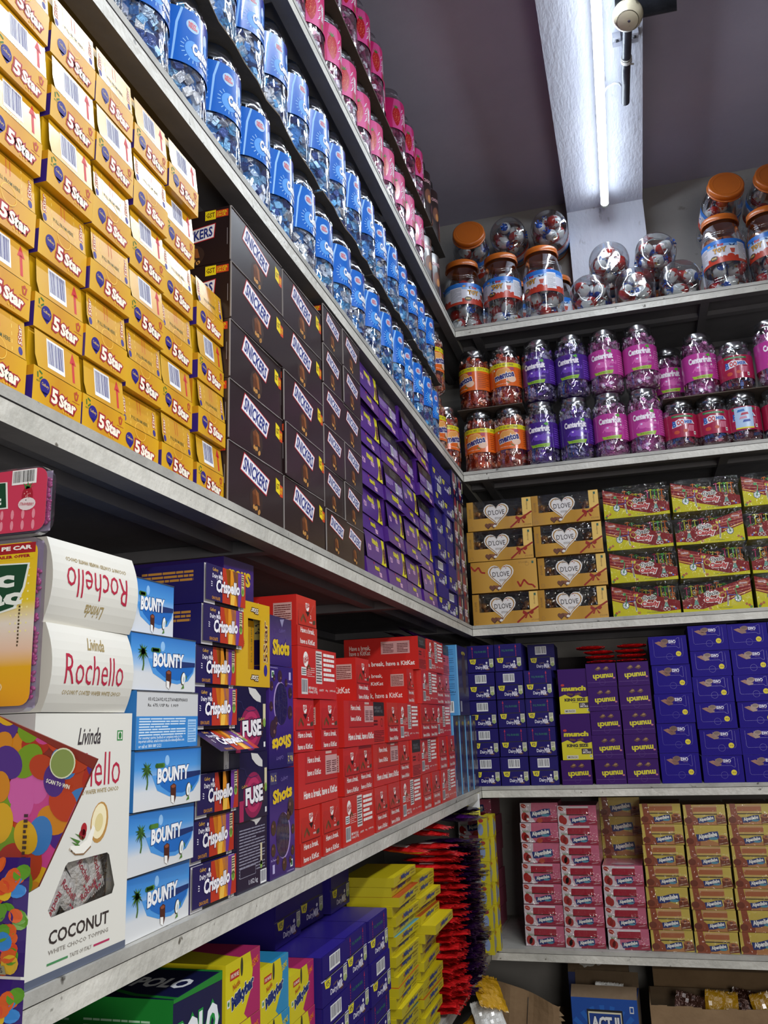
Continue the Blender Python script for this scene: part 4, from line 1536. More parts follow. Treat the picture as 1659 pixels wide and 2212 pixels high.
RP = [pouch('snack_pouch', .086, .13, .0135, '#c81c1e', 'KitKat', '#e9e2e0', seed=s, crump=.0007) for s in (1, 2, 3)]
PP = [pouch('snack_pouch', .096, .125, .0095, '#4a1464', None, seed=s, metal=.8, rough=.16, crump=.0007) for s in (5, 6, 7)]


def pile(protos, x, y, z0, z1, dz, what, where, cat, grp, rzb, jit=.012, tilt=.12, outer=0.0):
    n = int((z1 - z0) / dz)
    for i in range(n):
        p = protos[i % len(protos)]
        place(p, (x + RNG.uniform(-jit, jit) + outer * sin(i * .7), y + RNG.uniform(-jit, jit) * .6, z0 + i * dz),
              '%s, %s of the %s' % (what, lvt(i, n), where), cat, grp, rot=(RNG.uniform(-.01, .01), .05 + RNG.uniform(-.01, .01), rzb + RNG.uniform(-.22, .22)))


pile(RP, -.038, 2.41, ZE + .002, 1.195, .0165, 'red foil pouch', 'nearer red pile', 'pouch', 'red pouches on the left low shelf', L90, .014, .13)
pile(RP, -.032, 2.50, ZE + .002, 1.165, .0165, 'red foil pouch', 'farther red pile', 'pouch', 'red pouches on the left low shelf', L90, .014, .13)
pile(PP, -.030, 2.595, ZE + .002, 1.185, .0125, 'purple foil pouch', 'pile by the red pouches', 'pouch', 'purple pouches on the left low shelf', L90, .014, .16)
pile(PP, -.028, 2.693, ZE + .002, 1.165, .0125, 'purple foil pouch', 'middle purple pile', 'pouch', 'purple pouches on the left low shelf', L90, .014, .16)
pile(PP, -.026, 2.791, ZE + .002, 1.150, .0125, 'purple foil pouch', 'farthest purple pile', 'pouch', 'purple pouches on the left low shelf', L90, .014, .16)
for i, (y, z, a) in enumerate(((2.42, 1.172, .2), (2.45, 1.187, -.1), (2.19, 1.163, .1))):
    place(RP[i], (-.05, y, z + (.03 if i < 2 else .028)), 'red foil pouch lying loose on top of the %s' % ('red pouch pile, lower one', 'red pouch pile, upper one', 'flat yellow boxes')[i], 'pouch', rot=(.1, .05, L90 + a))
place(pouch('snack_pouch', .16, .14, .02, '#5a1c7a', None, seed=11, metal=.5), (-.03, 2.83, 1.192), 'bright purple foil bag on top of the purple pouches', 'pouch', rot=(0, .1, L90))
place(pouch('snack_pouch', .15, .12, .018, '#1c1222', 'GEMNUTS', '#d9d6dc', seed=12), (-.03, 2.86, 1.214), 'dark bag with white lettering lying above the purple bag', 'pouch', rot=(0, .1, L90 + .2))

for i in range(9):
    place(PP[i % 3], (-.07 + .02 * (i % 2), 2.36 + i * .034, ZD + .449 + .012 * (i % 2)), 'dark purple foil pouch leaning on top of the red cartons, %s from the left' % ('first', 'second', 'third', 'fourth', 'fifth', 'sixth', 'seventh', 'eighth', 'ninth')[i], 'pouch', 'purple pouches on the red cartons',
          rot=(RNG.uniform(.2, .5), RNG.uniform(-.1, .1), L90 + RNG.uniform(-.3, .3)), scale=(.7, .7, .8))


# flat yellow boxes
def flat_box(edge='#cdbb18'):
    w, h, d = .19, .0198, .12
    Y = M('#b8a916', .42, coat=.1)
    g = G()
    g.box(-w / 2, w / 2, 0, d, 0, h - .0004, Y, {'top': M(edge, .4)})
    g.front()
    g.text('Milkybar', 0, h * .52, w * .42, h * .62, M('#2a3f7a'), 3, shear=.2, bold=.05, res=1)
    g.text('Nestle', -w * .22, h * .6, w * .07, h * .3, M('#b03a22'), 3, res=1)
    g.stroke([(-w * .35, h * .2), (w * .36, h * .8)], .0015, M('#8a6a20'), 2)
    g.lines(w * .26, h * .2, w * .44, h * .8, 2, M('#8a7a1a'), 2)
    return Thing('chocolate_box', g.mesh('chocolate_box'))


FBX = [flat_box(), flat_box('#5aa0b4'), flat_box('#b4501e')]
for ci, (yc, n) in enumerate(((2.055, 20), (2.262, 18))):
    for r in range(n):
        place(FBX[(r * 7 + ci) % 9 % 3 if (r * 7) % 9 in (1, 2) else 0], (-.004 + RNG.uniform(-.010, .010) + (.035 if ci == 1 and r == 12 else 0), yc + RNG.uniform(-.004, .004), ZE + .001 + r * .0199),
              'flat yellow chocolate box, %s in the %s flat yellow stack' % (lvt(r, n), ('nearer', 'farther')[ci]), 'box', 'flat yellow boxes on the left low shelf', rz=L90 + RNG.uniform(-.04, .04))


# vertical yellow packs by the corner
def strip_pack():
    w, h, d = .047, .068, .03
    g = G()
    g.box(-w / 2, w / 2, 0, d, 0, h, M('#b8a916', .42, coat=.1), {'left': M('#b8a916', .42)})
    g.front()
    g.rect(-w * .38, h * .1, -w * .1, h * .8, M('#6c7c9a'), 1); g.disc(w * .2, h * .85, .007, .006, M('#9a2a1e'), 1)
    g.disc(w * .2, h * .45, .01, .016, M('#7c8cae'), 1)
    g.rect(-w / 2, h * .1, -w * .42, h * .9, M('#dcdcd0'), 1)
    g.left(w); g.disc(-.02, h * .82, .008, .006, M('#9a2a1e'), 1); g.disc(-.022, h * .42, .009, .018, M('#7c8cae'), 1)
    return Thing('sweet_pack', g.mesh('sweet_pack'))


SP = strip_pack()
for ci, y in enumerate((2.968, 3.02)):
    for r in range(6):
        place(SP, (.036 + .010 * ci + RNG.uniform(-.002, .002), y, ZE + .012 + r * .0685), 'small yellow sweet pack hanging by the corner, %s of the %s strip' % (lvl(r, 6), ('nearer', 'farther')[ci]), 'pack', 'small yellow packs by the corner', rz=L90 + RNG.uniform(-.06, .06))
g = G(); g.box(-.05, .05, 0, .08, 0, .075, M('#cfc21c', .35)); g.front(); g.rect(.012, .03, .05, .075, M('#d3d3d6'), 1); g.rect(-.04, .02, -.005, .06, M('#7c8cae'), 1)
g.lines(-.045, .005, .045, .018, 2, M('#3c3a20'), 1); g.lines(-.045, .062, .0, .072, 2, M('#3c3a20'), 1)
single('sweet_pack', g, 'yellow pack with a white corner standing behind the bright purple bag', 'pack', (-.045, 3.0, ZE + .001 + 6 * .0685 + .002), rz=.25)

# ------------------------------------------------------------------ left low shelf, front: mint, milk and navy cartons
g = G()
w, h, d = .128, .1045, .3
GR = M('#1d7a2e', .35, coat=.2)
NB = M('#12173f', .35, coat=.2)
g.box(-w / 2, w / 2, 0, d, 0, h, NB, {'left': GR, 'top': NB})
g.front()
g.text('POLO', .0, h * .5, w * .84, h * .42, M('#e4e6ea'), 2, bold=.06, out=M('#1d8a3a'), oo=.05, rot=.0)
g.text('THE MINT WITH THE HOLE', .01, h * .16, w * .6, h * .06, M('#c9ccd6'), 2, res=1)
g.poly([(-w / 2, h), (w / 2, h), (w / 2, h * .9), (-w / 2, h * .96)], GR, 2)
g.left(w)
g.rect(-.21, 0, -.02, h, M('#1d7a2e', .35), 1)
g.lines(-.12, h * .35, -.03, h * .8, 7, M('#a8cfae'), 2, seed=4, fill=.35)
g.lines(-.2, h * .4, -.14, h * .85, 7, M('#a8cfae'), 2, seed=8, fill=.35)
g.rect(-.12, h * .02, -.01, h * .22, M('#b9b6ac'), 2)
g.text('(20 UNITS x 12 g)', -.05, h * .3, .04, .005, M('#a8cfae'), 3, res=1)
g.top(h)
g.text('POLO', -.0, .05, w * .6, .04, M('#dcdfe4'), 2, rot=-pi / 2, bold=.04)
g.stroke([(-w * .45, .0), (-w * .4, .06), (-w * .2, .12)], .008, GR, 1); g.stroke([(w * .47, 0), (w * .47, .25)], .008, GR, 1)
PO = Thing('mint_carton', g.mesh('mint_carton'))
for ci, y in enumerate((.855, 1.08)):
    for r in range(4):
        place(PO, (-.012 + (.0, .004, -.004, 0)[r], y, ZE + .001 + r * .105), 'green and navy mint carton, %s in the %s mint stack' % (lvt(r, 4), ('nearest', 'second')[ci]), 'carton', 'mint cartons on the left low shelf', rz=L90)


def milky(h, side):
    w, d = .109, .2
    g = G()
    Y = M('#d2c31c', .33, coat=.25)
    g.box(-w / 2, w / 2, .004, d, 0, h, Y, {'top': Y})
    g.front(.004)
    g.poly([(w * .12, 0), (w * .5, 0), (w * .5, h), (w * .2, h), (w * .28, h * .7), (w * .22, h * .4), (w * .02, h * .1)], M({'p': '#a8285e', 'b': '#2b86b4'}[side], .35), 1)
    g.text('Milkybar', -w * .02, h * .42, w * .66, h * .26, M('#1c2c6a'), 3, rot=.2, bold=.06, shear=.1, out=M('#e9e6c8'), oo=.04)
    g.text('Nestle', -w * .2, h * .62, w * .2, h * .1, M('#b03a22'), 3, rot=.2, res=1)
    g.rect(-w * .46, h * .34, -w * .38, h * .46, M('#d8d8d0'), 2); g.disc(-w * .42, h * .4, .0025, .003, M('#2f7a3a'), 3)
    g.disc(-w * .05, h * .84, .004, .012, M('#3a3a28'), 2)
    g.rect(-w * .38, h * .72, -w * .12, h * .84, M('#b0281e'), 2); g.text('10% MORE', -w * .25, h * .78, w * .22, h * .07, M('#ece4d0'), 3, res=1)
    g.text('GEMS', w * .34, h * .8, w * .2, h * .12, M({'p': '#e07a1e', 'b': '#d6c31c'}[side]), 3, rot=.2, res=1)
    g.top(h)
    g.poly([(-w * .1, .004), (w * .5, .004), (w * .5, d), (w * .2, d), (w * .1, .1)], M({'p': '#a8285e', 'b': '#2b86b4'}[side], .35), 1)
    g.text('Milkybar', .0, .12, w * .6, .03, M('#1c2c6a'), 2, res=1)
    g.left(w); g.barcode(-.1, h * .3, -.03, h * .9, 1, 14); g.lines(-.19, h * .3, -.11, h * .9, 5, M('#4a4a30'), 1, seed=5)
    return Thing('chocolate_carton', g.mesh('chocolate_carton'))


for ci, (y, top, s, nm) in enumerate(((1.222, 1.193, 'p', 'nearest'), (1.333, 1.158, 'b', 'middle'), (1.445, 1.122, 'p', 'farthest'))):
    hh = (top - ZE - .002) / 5
    m_ = milky(hh - .001, s)
    for r in range(5):
        place(m_, (-.014, y, ZE + .001 + r * hh), 'yellow and %s carton, %s in the %s yellow carton stack' % ({'p': 'pink', 'b': 'blue'}[s], lvt(r, 5), nm), 'carton', 'yellow milk chocolate cartons', rz=L90 + RNG.uniform(-.03, .03))

DL = {k: milk_carton(.134, .0772, .26, k, '#211668') for k in ('bar', 'pull')}
for ci, y in enumerate((1.572, 1.709, 1.846)):
    for r in range(4):
        k = 'bar' if (ci, r) in ((0, 3), (0, 2), (2, 2), (2, 0), (0, 0)) else 'pull'
        place(DL[k], (-.008 + RNG.uniform(-.005, .004), y, ZE + .037 + r * .078), 'navy carton on the left low shelf, %s in the %s stack' % (lvt(r, 4), ('nearest', 'middle', 'farthest')[ci]), 'carton', 'navy cartons on the left low shelf', rz=L90 + RNG.uniform(-.02, .02))
g = G(); g.box(-.204, .204, 0, .3, 0, .035, KRAFT); single('carton_box', g, 'flat brown carton under the navy cartons of the low shelf', 'carton', (-.02, 1.709, ZE + .001), rz=L90)
DU = milk_carton(.130, .085, .2, 'plain', '#211668')
for ci, (x, y) in enumerate(((-.105, 1.60), (-.115, 1.745), (-.105, 1.892))):
    place(DU, (x, y, ZE + .037 + 4 * .078 + .001), 'navy milk chocolate carton set back under the shelf, %s of three' % ('nearest', 'middle', 'farthest')[ci], 'carton', 'navy cartons set back under the shelf', rz=L90 + (.02, -.02, .02)[ci])

# ------------------------------------------------------------------ jars
CLEAR = clear_mat('jar_plastic', '#fafcff', .85, .04, 1.0, 30, .17, (1, 1, .35))
CLEAR2 = clear_mat('jar_plastic_smooth', '#eef2f4', .7, .05, .2, 14, .09)
LIDC = clear_mat('lid_plastic', '#b9bfc6', .6, .2, 0, 1, .35)


def jar_body(R, H, neck, flutes=22, shf=.72):
    g = G()
    sh = H * shf
    tt = H * .97 - sh

    def fl(a, z):
        t = max(0, 1 - abs(z - sh - tt * .30) / (tt * .38))
        return .05 * t * cos(flutes * a + z * 60)
    prof = [(R * .15, .0012), (R * .82, .001), (R * .95, .006), (R, .016), (R, sh * .35), (R * .985, sh * .5), (R, sh * .7), (R, sh), (R * .985, sh + tt * .16), (R * .96, sh + tt * .3), (R * .91, sh + tt * .45), (R * .84, sh + tt * .58), (neck * 1.1, sh + tt * .72), (neck, sh + tt * .82), (neck, H * .97)]
    g.lathe(prof, CLEAR, 44, fl)
    return g.mesh('jar')


def jar_lid(neck, H, col=None, tall=.035):
    g = G()
    m = LIDC if col is None else M(col, .35, coat=.3)
    z = H - tall * .62
    g.lathe([(neck * 1.08, z - tall * .25), (neck * 1.12, z), (neck * 1.12, H - .003), (neck * 1.04, H)], m, 32, None, True, (False, True))
    g.lathe([(neck * 1.16, z - tall * .27), (neck * 1.17, z - tall * .15), (neck * 1.12, z - tall * .1)], m, 32)
    if col:
        g.lathe([(neck * .9, H + .0006), (neck * .86, H + .0012), (neck * .82, H + .0004)], m, 32)
    return g.mesh('lid')


def label_mesh(R, z0, z1, draw, half=None):
    """draw on a flat strip (u from -pi R to pi R), then bend"""
    g = G()
    r = R + .0006
    u = (half or pi) * r
    g.front()
    g.LS = .00016
    draw(g, r, z0, z1, u)
    g.wrap(r, .004)
    return g.mesh('label')


def candies(R, z0, z1, cols, n, seed, size=.011, metal=.3):
    """loose heap of wrapped candies behind the wall of the jar"""
    rr = random.Random(seed)
    g = G()
    mats = [M(c, .22, metal, coat=.6, bump=.4, bscale=150) for c in cols]
    core = M(cols[0], .4, metal, bump=.8, bscale=90)
    g.lathe([(R * .1, z0), (R * .74, z0 + .003), (R * .80, z0 + .02), (R * .80, z1 - .012), (R * .5, z1 - .002), (.001, z1)], core, 24, lambda a, z: .05 * sin(7 * a + z * 160) * cos(z * 240))
    for i in range(n):
        a = rr.uniform(0, 2 * pi)
        z = rr.uniform(z0 + .014, z1 - .004)
        rad = R * rr.uniform(.80, .885)
        rot = Matrix.Rotation(a, 3, 'Z') @ Matrix.Rotation(rr.uniform(0, pi), 3, 'Y') @ Matrix.Rotation(rr.uniform(-.5, .5), 3, 'X')
        c = Vector((rad * sin(a), -rad * cos(a), z))
        mt = rr.choice(mats)
        L, W, T = size * rr.uniform(.8, 1.2), size * .45, size * .3
        pts = [(-L, -.2 * T, -W * .9), (-L * .62, -T * .3, -W * .25), (-L * .5, -T, -W), (L * .5, -T, -W), (L * .62, -T * .3, -W * .25), (L, -.2 * T, -W * .9),
               (L, -.2 * T, W * .9), (L * .62, -T * .3, W * .25), (L * .5, -T, W), (-L * .5, -T, W), (-L * .62, -T * .3, W * .25), (-L, -.2 * T, W * .9)]
        P = [c + rot @ Vector(p) for p in pts]
        g.face([P[2], P[3], P[8], P[9]], mt)
        g.face([P[0], P[1], P[10], P[11]], mt)
        g.face([P[4], P[5], P[6], P[7]], mt)
        g.face([P[1], P[2], P[9], P[10]], mt)
        g.face([P[3], P[4], P[7], P[8]], mt)
        Q = [c + rot @ Vector((s * L * .5, T, t * W)) for s, t in ((-1, -1), (1, -1), (1, 1), (-1, 1))]
        g.face([P[2], P[9], Q[3], Q[0]], mt); g.face([P[3], Q[1], Q[2], P[8]], mt)
        g.face([P[2], Q[0], Q[1], P[3]], mt); g.face([P[9], P[8], Q[2], Q[3]], mt)
    return g.mesh('wrapped_candies')


def jar_kind(R, H, neck, lid, label, cand, shf=.72):
    T = Thing('candy_jar', jar_body(R, H, neck, shf=shf))
    T.part('lid', jar_lid(neck, H, lid))
    T.part('label', label)
    return T, [Thing('wrapped_candies', m) for m in cand]


def put_jar(J, loc, rz, label, grp, what, where):
    T, C = J
    place(T, loc, label, 'jar', grp, rz=rz)
    place(C[RNG.randrange(len(C))], (loc[0], loc[1], loc[2] + .0005), '%s filling the %s' % (what, where), 'candies', 'candies inside ' + grp, rz=RNG.uniform(0, 6), kind='stuff')


# blue mint-gum jars
def lab_blue(g, r, z0, z1, u):
    h = z1 - z0
    g.rect(-u, z0, u, z1, M('#0f66c8', .25, coat=.95), 0)
    g.disc(-.004, z0 + h * .74, .0125, .0115, M('#9fc4ea'), 1, 20)
    g.text('NEW\nFRESH', -.004, z0 + h * .74, .017, .012, M('#c0304e'), 2, bold=.04, out=M('#e4e6f2'), oo=.05, res=1)
    g.poly([(.012, z1), (.034, z1), (.036, z0 + h * .45), (.028, z0 + h * .35)], M('#1c2c92', .25), 1)
    g.disc(.026, z0 + h * .66, .006, .014, M('#a8c0e6'), 2, 16); g.disc(.027, z0 + h * .5, .005, .012, M('#3c8ade'), 3, 14)
    g.disc(-.002, z0 + h * .3, .016, .017, M('#3b8fe0'), 1, 20)
    g.text('Center', .016, z0 + h * .34, .042, .021, M('#e6e8f0'), 3, bold=.06, rot=-.04, out=M('#1c3f92'), oo=.06)
    g.text('fresh', .024, z0 + h * .16, .026, .009, M('#e6e8f0'), 3, bold=.04, out=M('#1c3f92'), oo=.05)
    for k in range(9):
        a = 2.2 + k * .35
        g.stroke([(-.002 + .018 * cos(a), z0 + h * .3 + .018 * sin(a)), (-.002 + .024 * cos(a), z0 + h * .3 + .024 * sin(a))], .0016, M('#8cc0f0'), 2)
    g.lines(-.06, z0 + h * .2, -.042, z0 + h * .85, 6, M('#8cc0f0'), 2, seed=3, fill=.3)
    g.poly([(-.040, z0), (-.037, z0), (-.030, z0 + h * .7), (-.022, z1), (-.026, z1), (-.034, z0 + h * .7)], M('#8cc0f0'), 1)


BJ = jar_kind(.0608, .262, .043, None, label_mesh(.0608, .112, .213, lab_blue),
              [candies(.0615, .004, .222, ['#2f86d4', '#58c0ff', '#ffffff', '#c4dcf8', '#1c4c9c', '#eef4ff', '#8cd0ff'], 260, s, .015, .35) for s in (1, 2)], shf=.83)
for k in range(-3, 16):
    y = .944 + .1238 * k
    put_jar(BJ, (-.082 + RNG.uniform(-.004, .004), y, ZB + .0008), L90 - .32 + RNG.uniform(-.12, .12),
            'blue-labelled gum jar, %s in the lower row' % ('beyond the picture edge' if k == -3 else 'nearest' if k == -2 else 'number %d from the near end' % (k + 3)),
            'blue gum jars', 'blue and silver candies', 'lower row blue jar number %d from the near end' % (k + 3))
for k in range(-2, 12):
    y = 1.427 + .1236 * k - .124 * 0
    put_jar(BJ, (-.084 + RNG.uniform(-.004, .004), y, ZB + .2670), L90 - .32 + RNG.uniform(-.12, .12),
            'blue-labelled gum jar, %s in the upper row' % ('nearest' if k == -2 else 'number %s from the near end' % ['two', 'three', 'four', 'five', 'six', 'seven', 'eight', 'nine', 'ten', 'eleven', 'twelve', 'thirteen', 'fourteen'][k + 1]),
            'blue gum jars upper row', 'blue and silver candies', 'upper row blue jar number %d from the near end' % (k + 3))
# cardboard sheets between the two rows
CB = noise_mat('sheet_card', '#3c3a38', '#514c47', 8, .9, .2)
for i, (a, b) in enumerate(((1.02, 1.62), (1.63, 2.02), (2.025, 2.45), (2.455, 2.86))):
    g = G()
    n = 12
    top, bot = [], []
    for k in range(n + 1):
        y = a + (b - a) * k / n
        x = -.018 + RNG.uniform(-.005, .003)
        top.append((x, y))
    for k in range(n):
        (x0, y0), (x1, y1) = top[k], top[k + 1]
        z0, z1 = ZB + .2632, ZB + .2662
        g.face([(x0, y0, z0), (x1, y1, z0), (x1, y1, z1), (x0, y0, z1)], M('#6a5a48', .9))
        g.face([(-.17, y0, z0), (x0, y0, z0), (x0, y0, z1), (-.17, y0, z1)][::-1], CB) if k == 0 else None
        g.face([(x0, y0, z1), (x1, y1, z1), (-.17, y1, z1), (-.17, y0, z1)], CB)
        g.face([(x0, y0, z0), (-.17, y0, z0), (-.17, y1, z0), (x1, y1, z0)], CB)
    single('cardboard_sheet', g, 'torn dark cardboard sheet between the two rows of blue jars, %s' % ('nearest', 'second nearest', 'second farthest', 'farthest')[i], 'cardboard', group='cardboard sheets between the jars')


# strawberry jars (tall)
def lab_pink(g, r, z0, z1, u):
    h = z1 - z0
    g.rect(-u, z0, u, z1, M('#c01c66', .4, spec=.3), 0)
    g.poly([(-.012, z0), (.026, z0), (.03, z0 + h * .5), (.02, z1), (-.004, z1), (-.014, z0 + h * .5)], M('#cf4a8c', .4, spec=.3), 1)
    cx, cz = .004, z0 + h * .46
    pts = []
    for k in range(24):
        a = 2 * pi * k / 24
        w = .0165 * (1.0 if sin(a) > 0 else 1 - .35 * (-sin(a)) ** 1.5)
        pts.append((cx + w * cos(a), cz + (.036 if sin(a) < 0 else .026) * sin(a)))
    pts = [(cx + (a - cx) * .95, cz + (b - cz) * 1.15) for a, b in pts]
    g.poly(pts, M('#b41c26', .25, coat=.4), 2)
    rr = random.Random(3)
    for k in range(60):
        a, q = rr.uniform(0, 6.28), rr.uniform(0, .88) ** .6
        g.disc(cx + .0145 * q * cos(a), cz - .003 + .029 * q * sin(a), .0008, .0011, M('#d9824a'), 3, 5)
    for a in (-.9, -.35, .2, .75, 1.2):
        g.poly([(cx - .003, cz + .024), (cx + .003, cz + .026), (cx + .018 * sin(a), cz + .026 + .014 * cos(a))], M('#3f7a24'), 4)
    g.text('STRAWBERRY', .044, cz, .05, .012, M('#e2e0e6'), 2, rot=pi / 2, bold=.04)
    for k in range(8):
        g.stroke([(.024 + .004 * (k % 3), z0 + h * (.2 + .07 * k)), (.032 + .003 * (k % 2), z0 + h * (.28 + .07 * k))], .002, M('#d9dce2'), 3)
    g.disc(.036, z0 + h * .12, .003, .012, M('#a8242c'), 3, 10); g.disc(.042, z0 + h * .1, .0025, .012, M('#4c7a34'), 3, 10)
    g.lines(-.075, z0 + h * .25, -.04, z0 + h * .7, 8, M('#7a1440'), 2, seed=6, fill=.35)


PJ = jar_kind(.0625, .292, .040, None, label_mesh(.0625, .125, .238, lab_pink),
              [candies(.0625, .004, .17, ['#9a2c5c', '#d860a0', '#f6eef6', '#c83068', '#6a2444', '#f0dcea'], 230, s, .015, .3) for s in (3, 4)], shf=.83)
PK_LOW = [1.788 + .1283 * k for k in range(-4, 8)]
for i, y in enumerate(PK_LOW):
    put_jar(PJ, (-.084, y, ZA + .0008), L90 - .72 + RNG.uniform(-.15, .15), 'pink strawberry jar, number %d from the near end of the lower row' % i if i else 'pink strawberry jar beyond the picture edge, lower row', 'pink strawberry jars', 'pink and silver wrapped candies', 'pink jar number %d of the lower row' % i)
PK_UP = [2.072 + .1325 * k for k in range(-4, 6)]
for i, y in enumerate(PK_UP):
    put_jar(PJ, (-.084 - (.03 if i == 6 else 0), y, ZA + .3015), L90 - .72 + RNG.uniform(-.15, .15), 'pink strawberry jar, number %d from the near end of the upper row' % i if i else 'pink strawberry jar beyond the picture edge, upper row', 'pink strawberry jars upper row', 'pink and silver wrapped candies', 'pink jar number %d of the upper row' % i)
g = G(); g.box(-.17, -.016, 1.35, 2.82, ZA + .2945, ZA + .2995, noise_mat('sheet_card_brown', '#4a4038', '#5c5046', 8, .9, .2)); single('cardboard_sheet', g, 'brown cardboard sheet between the two rows of pink jars', 'cardboard')


def lab_dark(g, r, z0, z1, u):
    h = z1 - z0
    g.rect(-u, z0, u, z1, M('#2a1816', .3, coat=.4), 0)
    g.disc(0, z0 + h * .5, .02, .03, M('#6e3a22'), 1, 18); g.disc(.004, z0 + h * .45, .01, .016, M('#b87a3c'), 2, 14)
    g.text('CHOCO', .0, z0 + h * .8, .05, .014, M('#cfa0a8'), 3, bold=.04, rot=.1)
    g.disc(.03, z0 + h * .3, .008, .02, M('#b06a82'), 1, 12); g.disc(-.03, z0 + h * .3, .008, .02, M('#8c4a2c'), 1, 12)


DJ = jar_kind(.0615, .292, .040, '#1c1a1e', label_mesh(.0615, .03, .238, lab_dark), [candies(.0615, .004, .24, ['#3a1c1a', '#7a3a34', '#a8868c', '#1c1214'], 110, 7, .012, .4)])
for i, (y, z) in enumerate(((2.822, 0), (2.953, 0), (2.868, .301), (2.999, .301))):
    put_jar(DJ, (-.086, y, ZA + .0008 + z), L90 - .35, 'dark brown chocolate candy jar near the corner, %s in the %s row' % (('nearer', 'farther')[i % 2], ('lower', 'upper')[i // 2]), 'dark jars near the corner', 'brown wrapped candies', 'dark corner jar, %s of the %s row' % (('nearer', 'farther')[i % 2], ('lower', 'upper')[i // 2]))
g = G(); g.box(-.17, -.016, 2.83, 3.06, ZA + .2945, ZA + .2995, CB); single('cardboard_sheet', g, 'dark cardboard sheet between the brown jars near the corner', 'cardboard')


# orange jars
def lab_orange(g, r, z0, z1, u):
    h = z1 - z0
    g.rect(-u, z0, u, z1, M('#d8601a', .25, coat=.5), 0)
    g.rect(-u, z0 + h * .82, u, z1, M('#d8cc1c', .25, coat=.4), 1)
    for o in (-.1, .0, .1):
        g.text('BUY 20, GET 1 FREE', o, z0 + h * .91, .074, h * .1, M('#3a3a2a'), 2, res=1)
    for cx, rr_ in ((-.014, .021), (.004, .023)):
        g.disc(cx, z0 + h * .55, rr_, rr_, M('#e6b07a'), 1, 22); g.disc(cx, z0 + h * .55, rr_ * .88, rr_ * .88, M('#dd9a4c'), 2, 22)
    g.disc(.028, z0 + h * .3, .017, .014, M('#e2bca4'), 2, 18)
    g.text('mentos', -.001, z0 + h * .45, .078, h * .26, M('#26266e'), 4, rot=.2, bold=.045, out=M('#ece6e2'), oo=.06)
    g.rect(.022, z0 + h * .68, .038, z0 + h * .8, M('#a83a5a'), 3)
    g.text('JUICY FRUIT CHEWS', -.01, z0 + h * .1, .05, .004, M('#f0dcc8'), 2, res=1)
    g.poly([(.004, z0 + h * .24), (.018, z0 + h * .14), (.022, z0 + h * .1), (.01, z0 + h * .14)], M('#3f7a34'), 3)
    g.rect(-.043, z0 + h * .7, -.037, z0 + h * .77, M('#e8e4dc'), 2)
    g.lines(.06, z0 + h * .1, .11, z0 + h * .75, 8, M('#8a3a10'), 1, seed=7, fill=.4)


OJ = jar_kind(.0605, .243, .042, None, label_mesh(.0605, .072, .165, lab_orange), [candies(.0605, .004, .205, ['#b0361a', '#dc5226', '#e87a48', '#8c2c18', '#e8b8a0'], 190, s, .013, .3) for s in (8, 9)])


def fruit_label(base, mid, green):
    def f(g, r, z0, z1, u):
        h = z1 - z0
        g.rect(-u, z0, u, z1, M(base, .22, coat=.5), 0)
        for k in range(5):
            g.stroke([(-.03 + .012 * k, z0 + h * .3), (-.014 + .012 * k, z0 + h * .5), (.004 + .012 * k, z0 + h * .42), (.02 + .008 * k, z0 + h * .55)], .004, M(mid, .25), 1)
        g.disc(-.006, z0 + h * .4, .016, .012, M(mid, .2, coat=.7), 2, 18); g.disc(.014, z0 + h * .36, .013, .010, M(mid, .2, coat=.7), 2, 18)
        g.disc(-.010, z0 + h * .45, .004, .003, M('#d8c8ee'), 3, 10)
        g.text('Centerfruit', .0, z0 + h * .74, .082, h * .24, M('#ecE6ee'.lower()), 4, rot=.03, bold=.05, out=M(base), oo=.05)
        g.poly([(.020, z0 + h * .93), (.034, z0 + h * .99), (.038, z0 + h * .88), (.028, z0 + h * .86)], M('#4c9a2c'), 5)
        g.poly([(-.028, z0 + h * .02), (.034, z0 + h * .02), (.040, z0 + h * .17), (-.022, z0 + h * .12), (-.034, z0 + h * .15)], M(green, .3), 3)
        g.text('FRUIT FLAVOUR', .004, z0 + h * .08, .042, .004, M('#28401a'), 4, res=1)
        g.rect(.036, z0 + h * .52, .042, z0 + h * .58, M('#dcdcdc'), 2); g.lines(.024, z0 + h * .26, .04, z0 + h * .34, 2, M('#c8b0d8'), 2, fill=.3)
        g.lines(.06, z0 + h * .1, .12, z0 + h * .8, 8, M(mid), 1, seed=7, fill=.4)
    return f


VJ = jar_kind(.0615, .246, .044, None, label_mesh(.0615, .062, .16, fruit_label('#42217e', '#6a42b4', '#86b02c')), [candies(.0615, .004, .205, ['#4c2a80', '#7c54b8', '#c8bce4', '#34205c', '#a8a4cc'], 200, s, .013, .5) for s in (10, 11)])
FJ = jar_kind(.0615, .246, .044, None, label_mesh(.0615, .062, .16, fruit_label('#b23a90', '#cf66ae', '#9ab83a')), [candies(.0615, .004, .205, ['#a84c8c', '#dc8cc4', '#f4e2f0', '#84346a', '#ccb0c8'], 200, s, .013, .4) for s in (12, 13)])


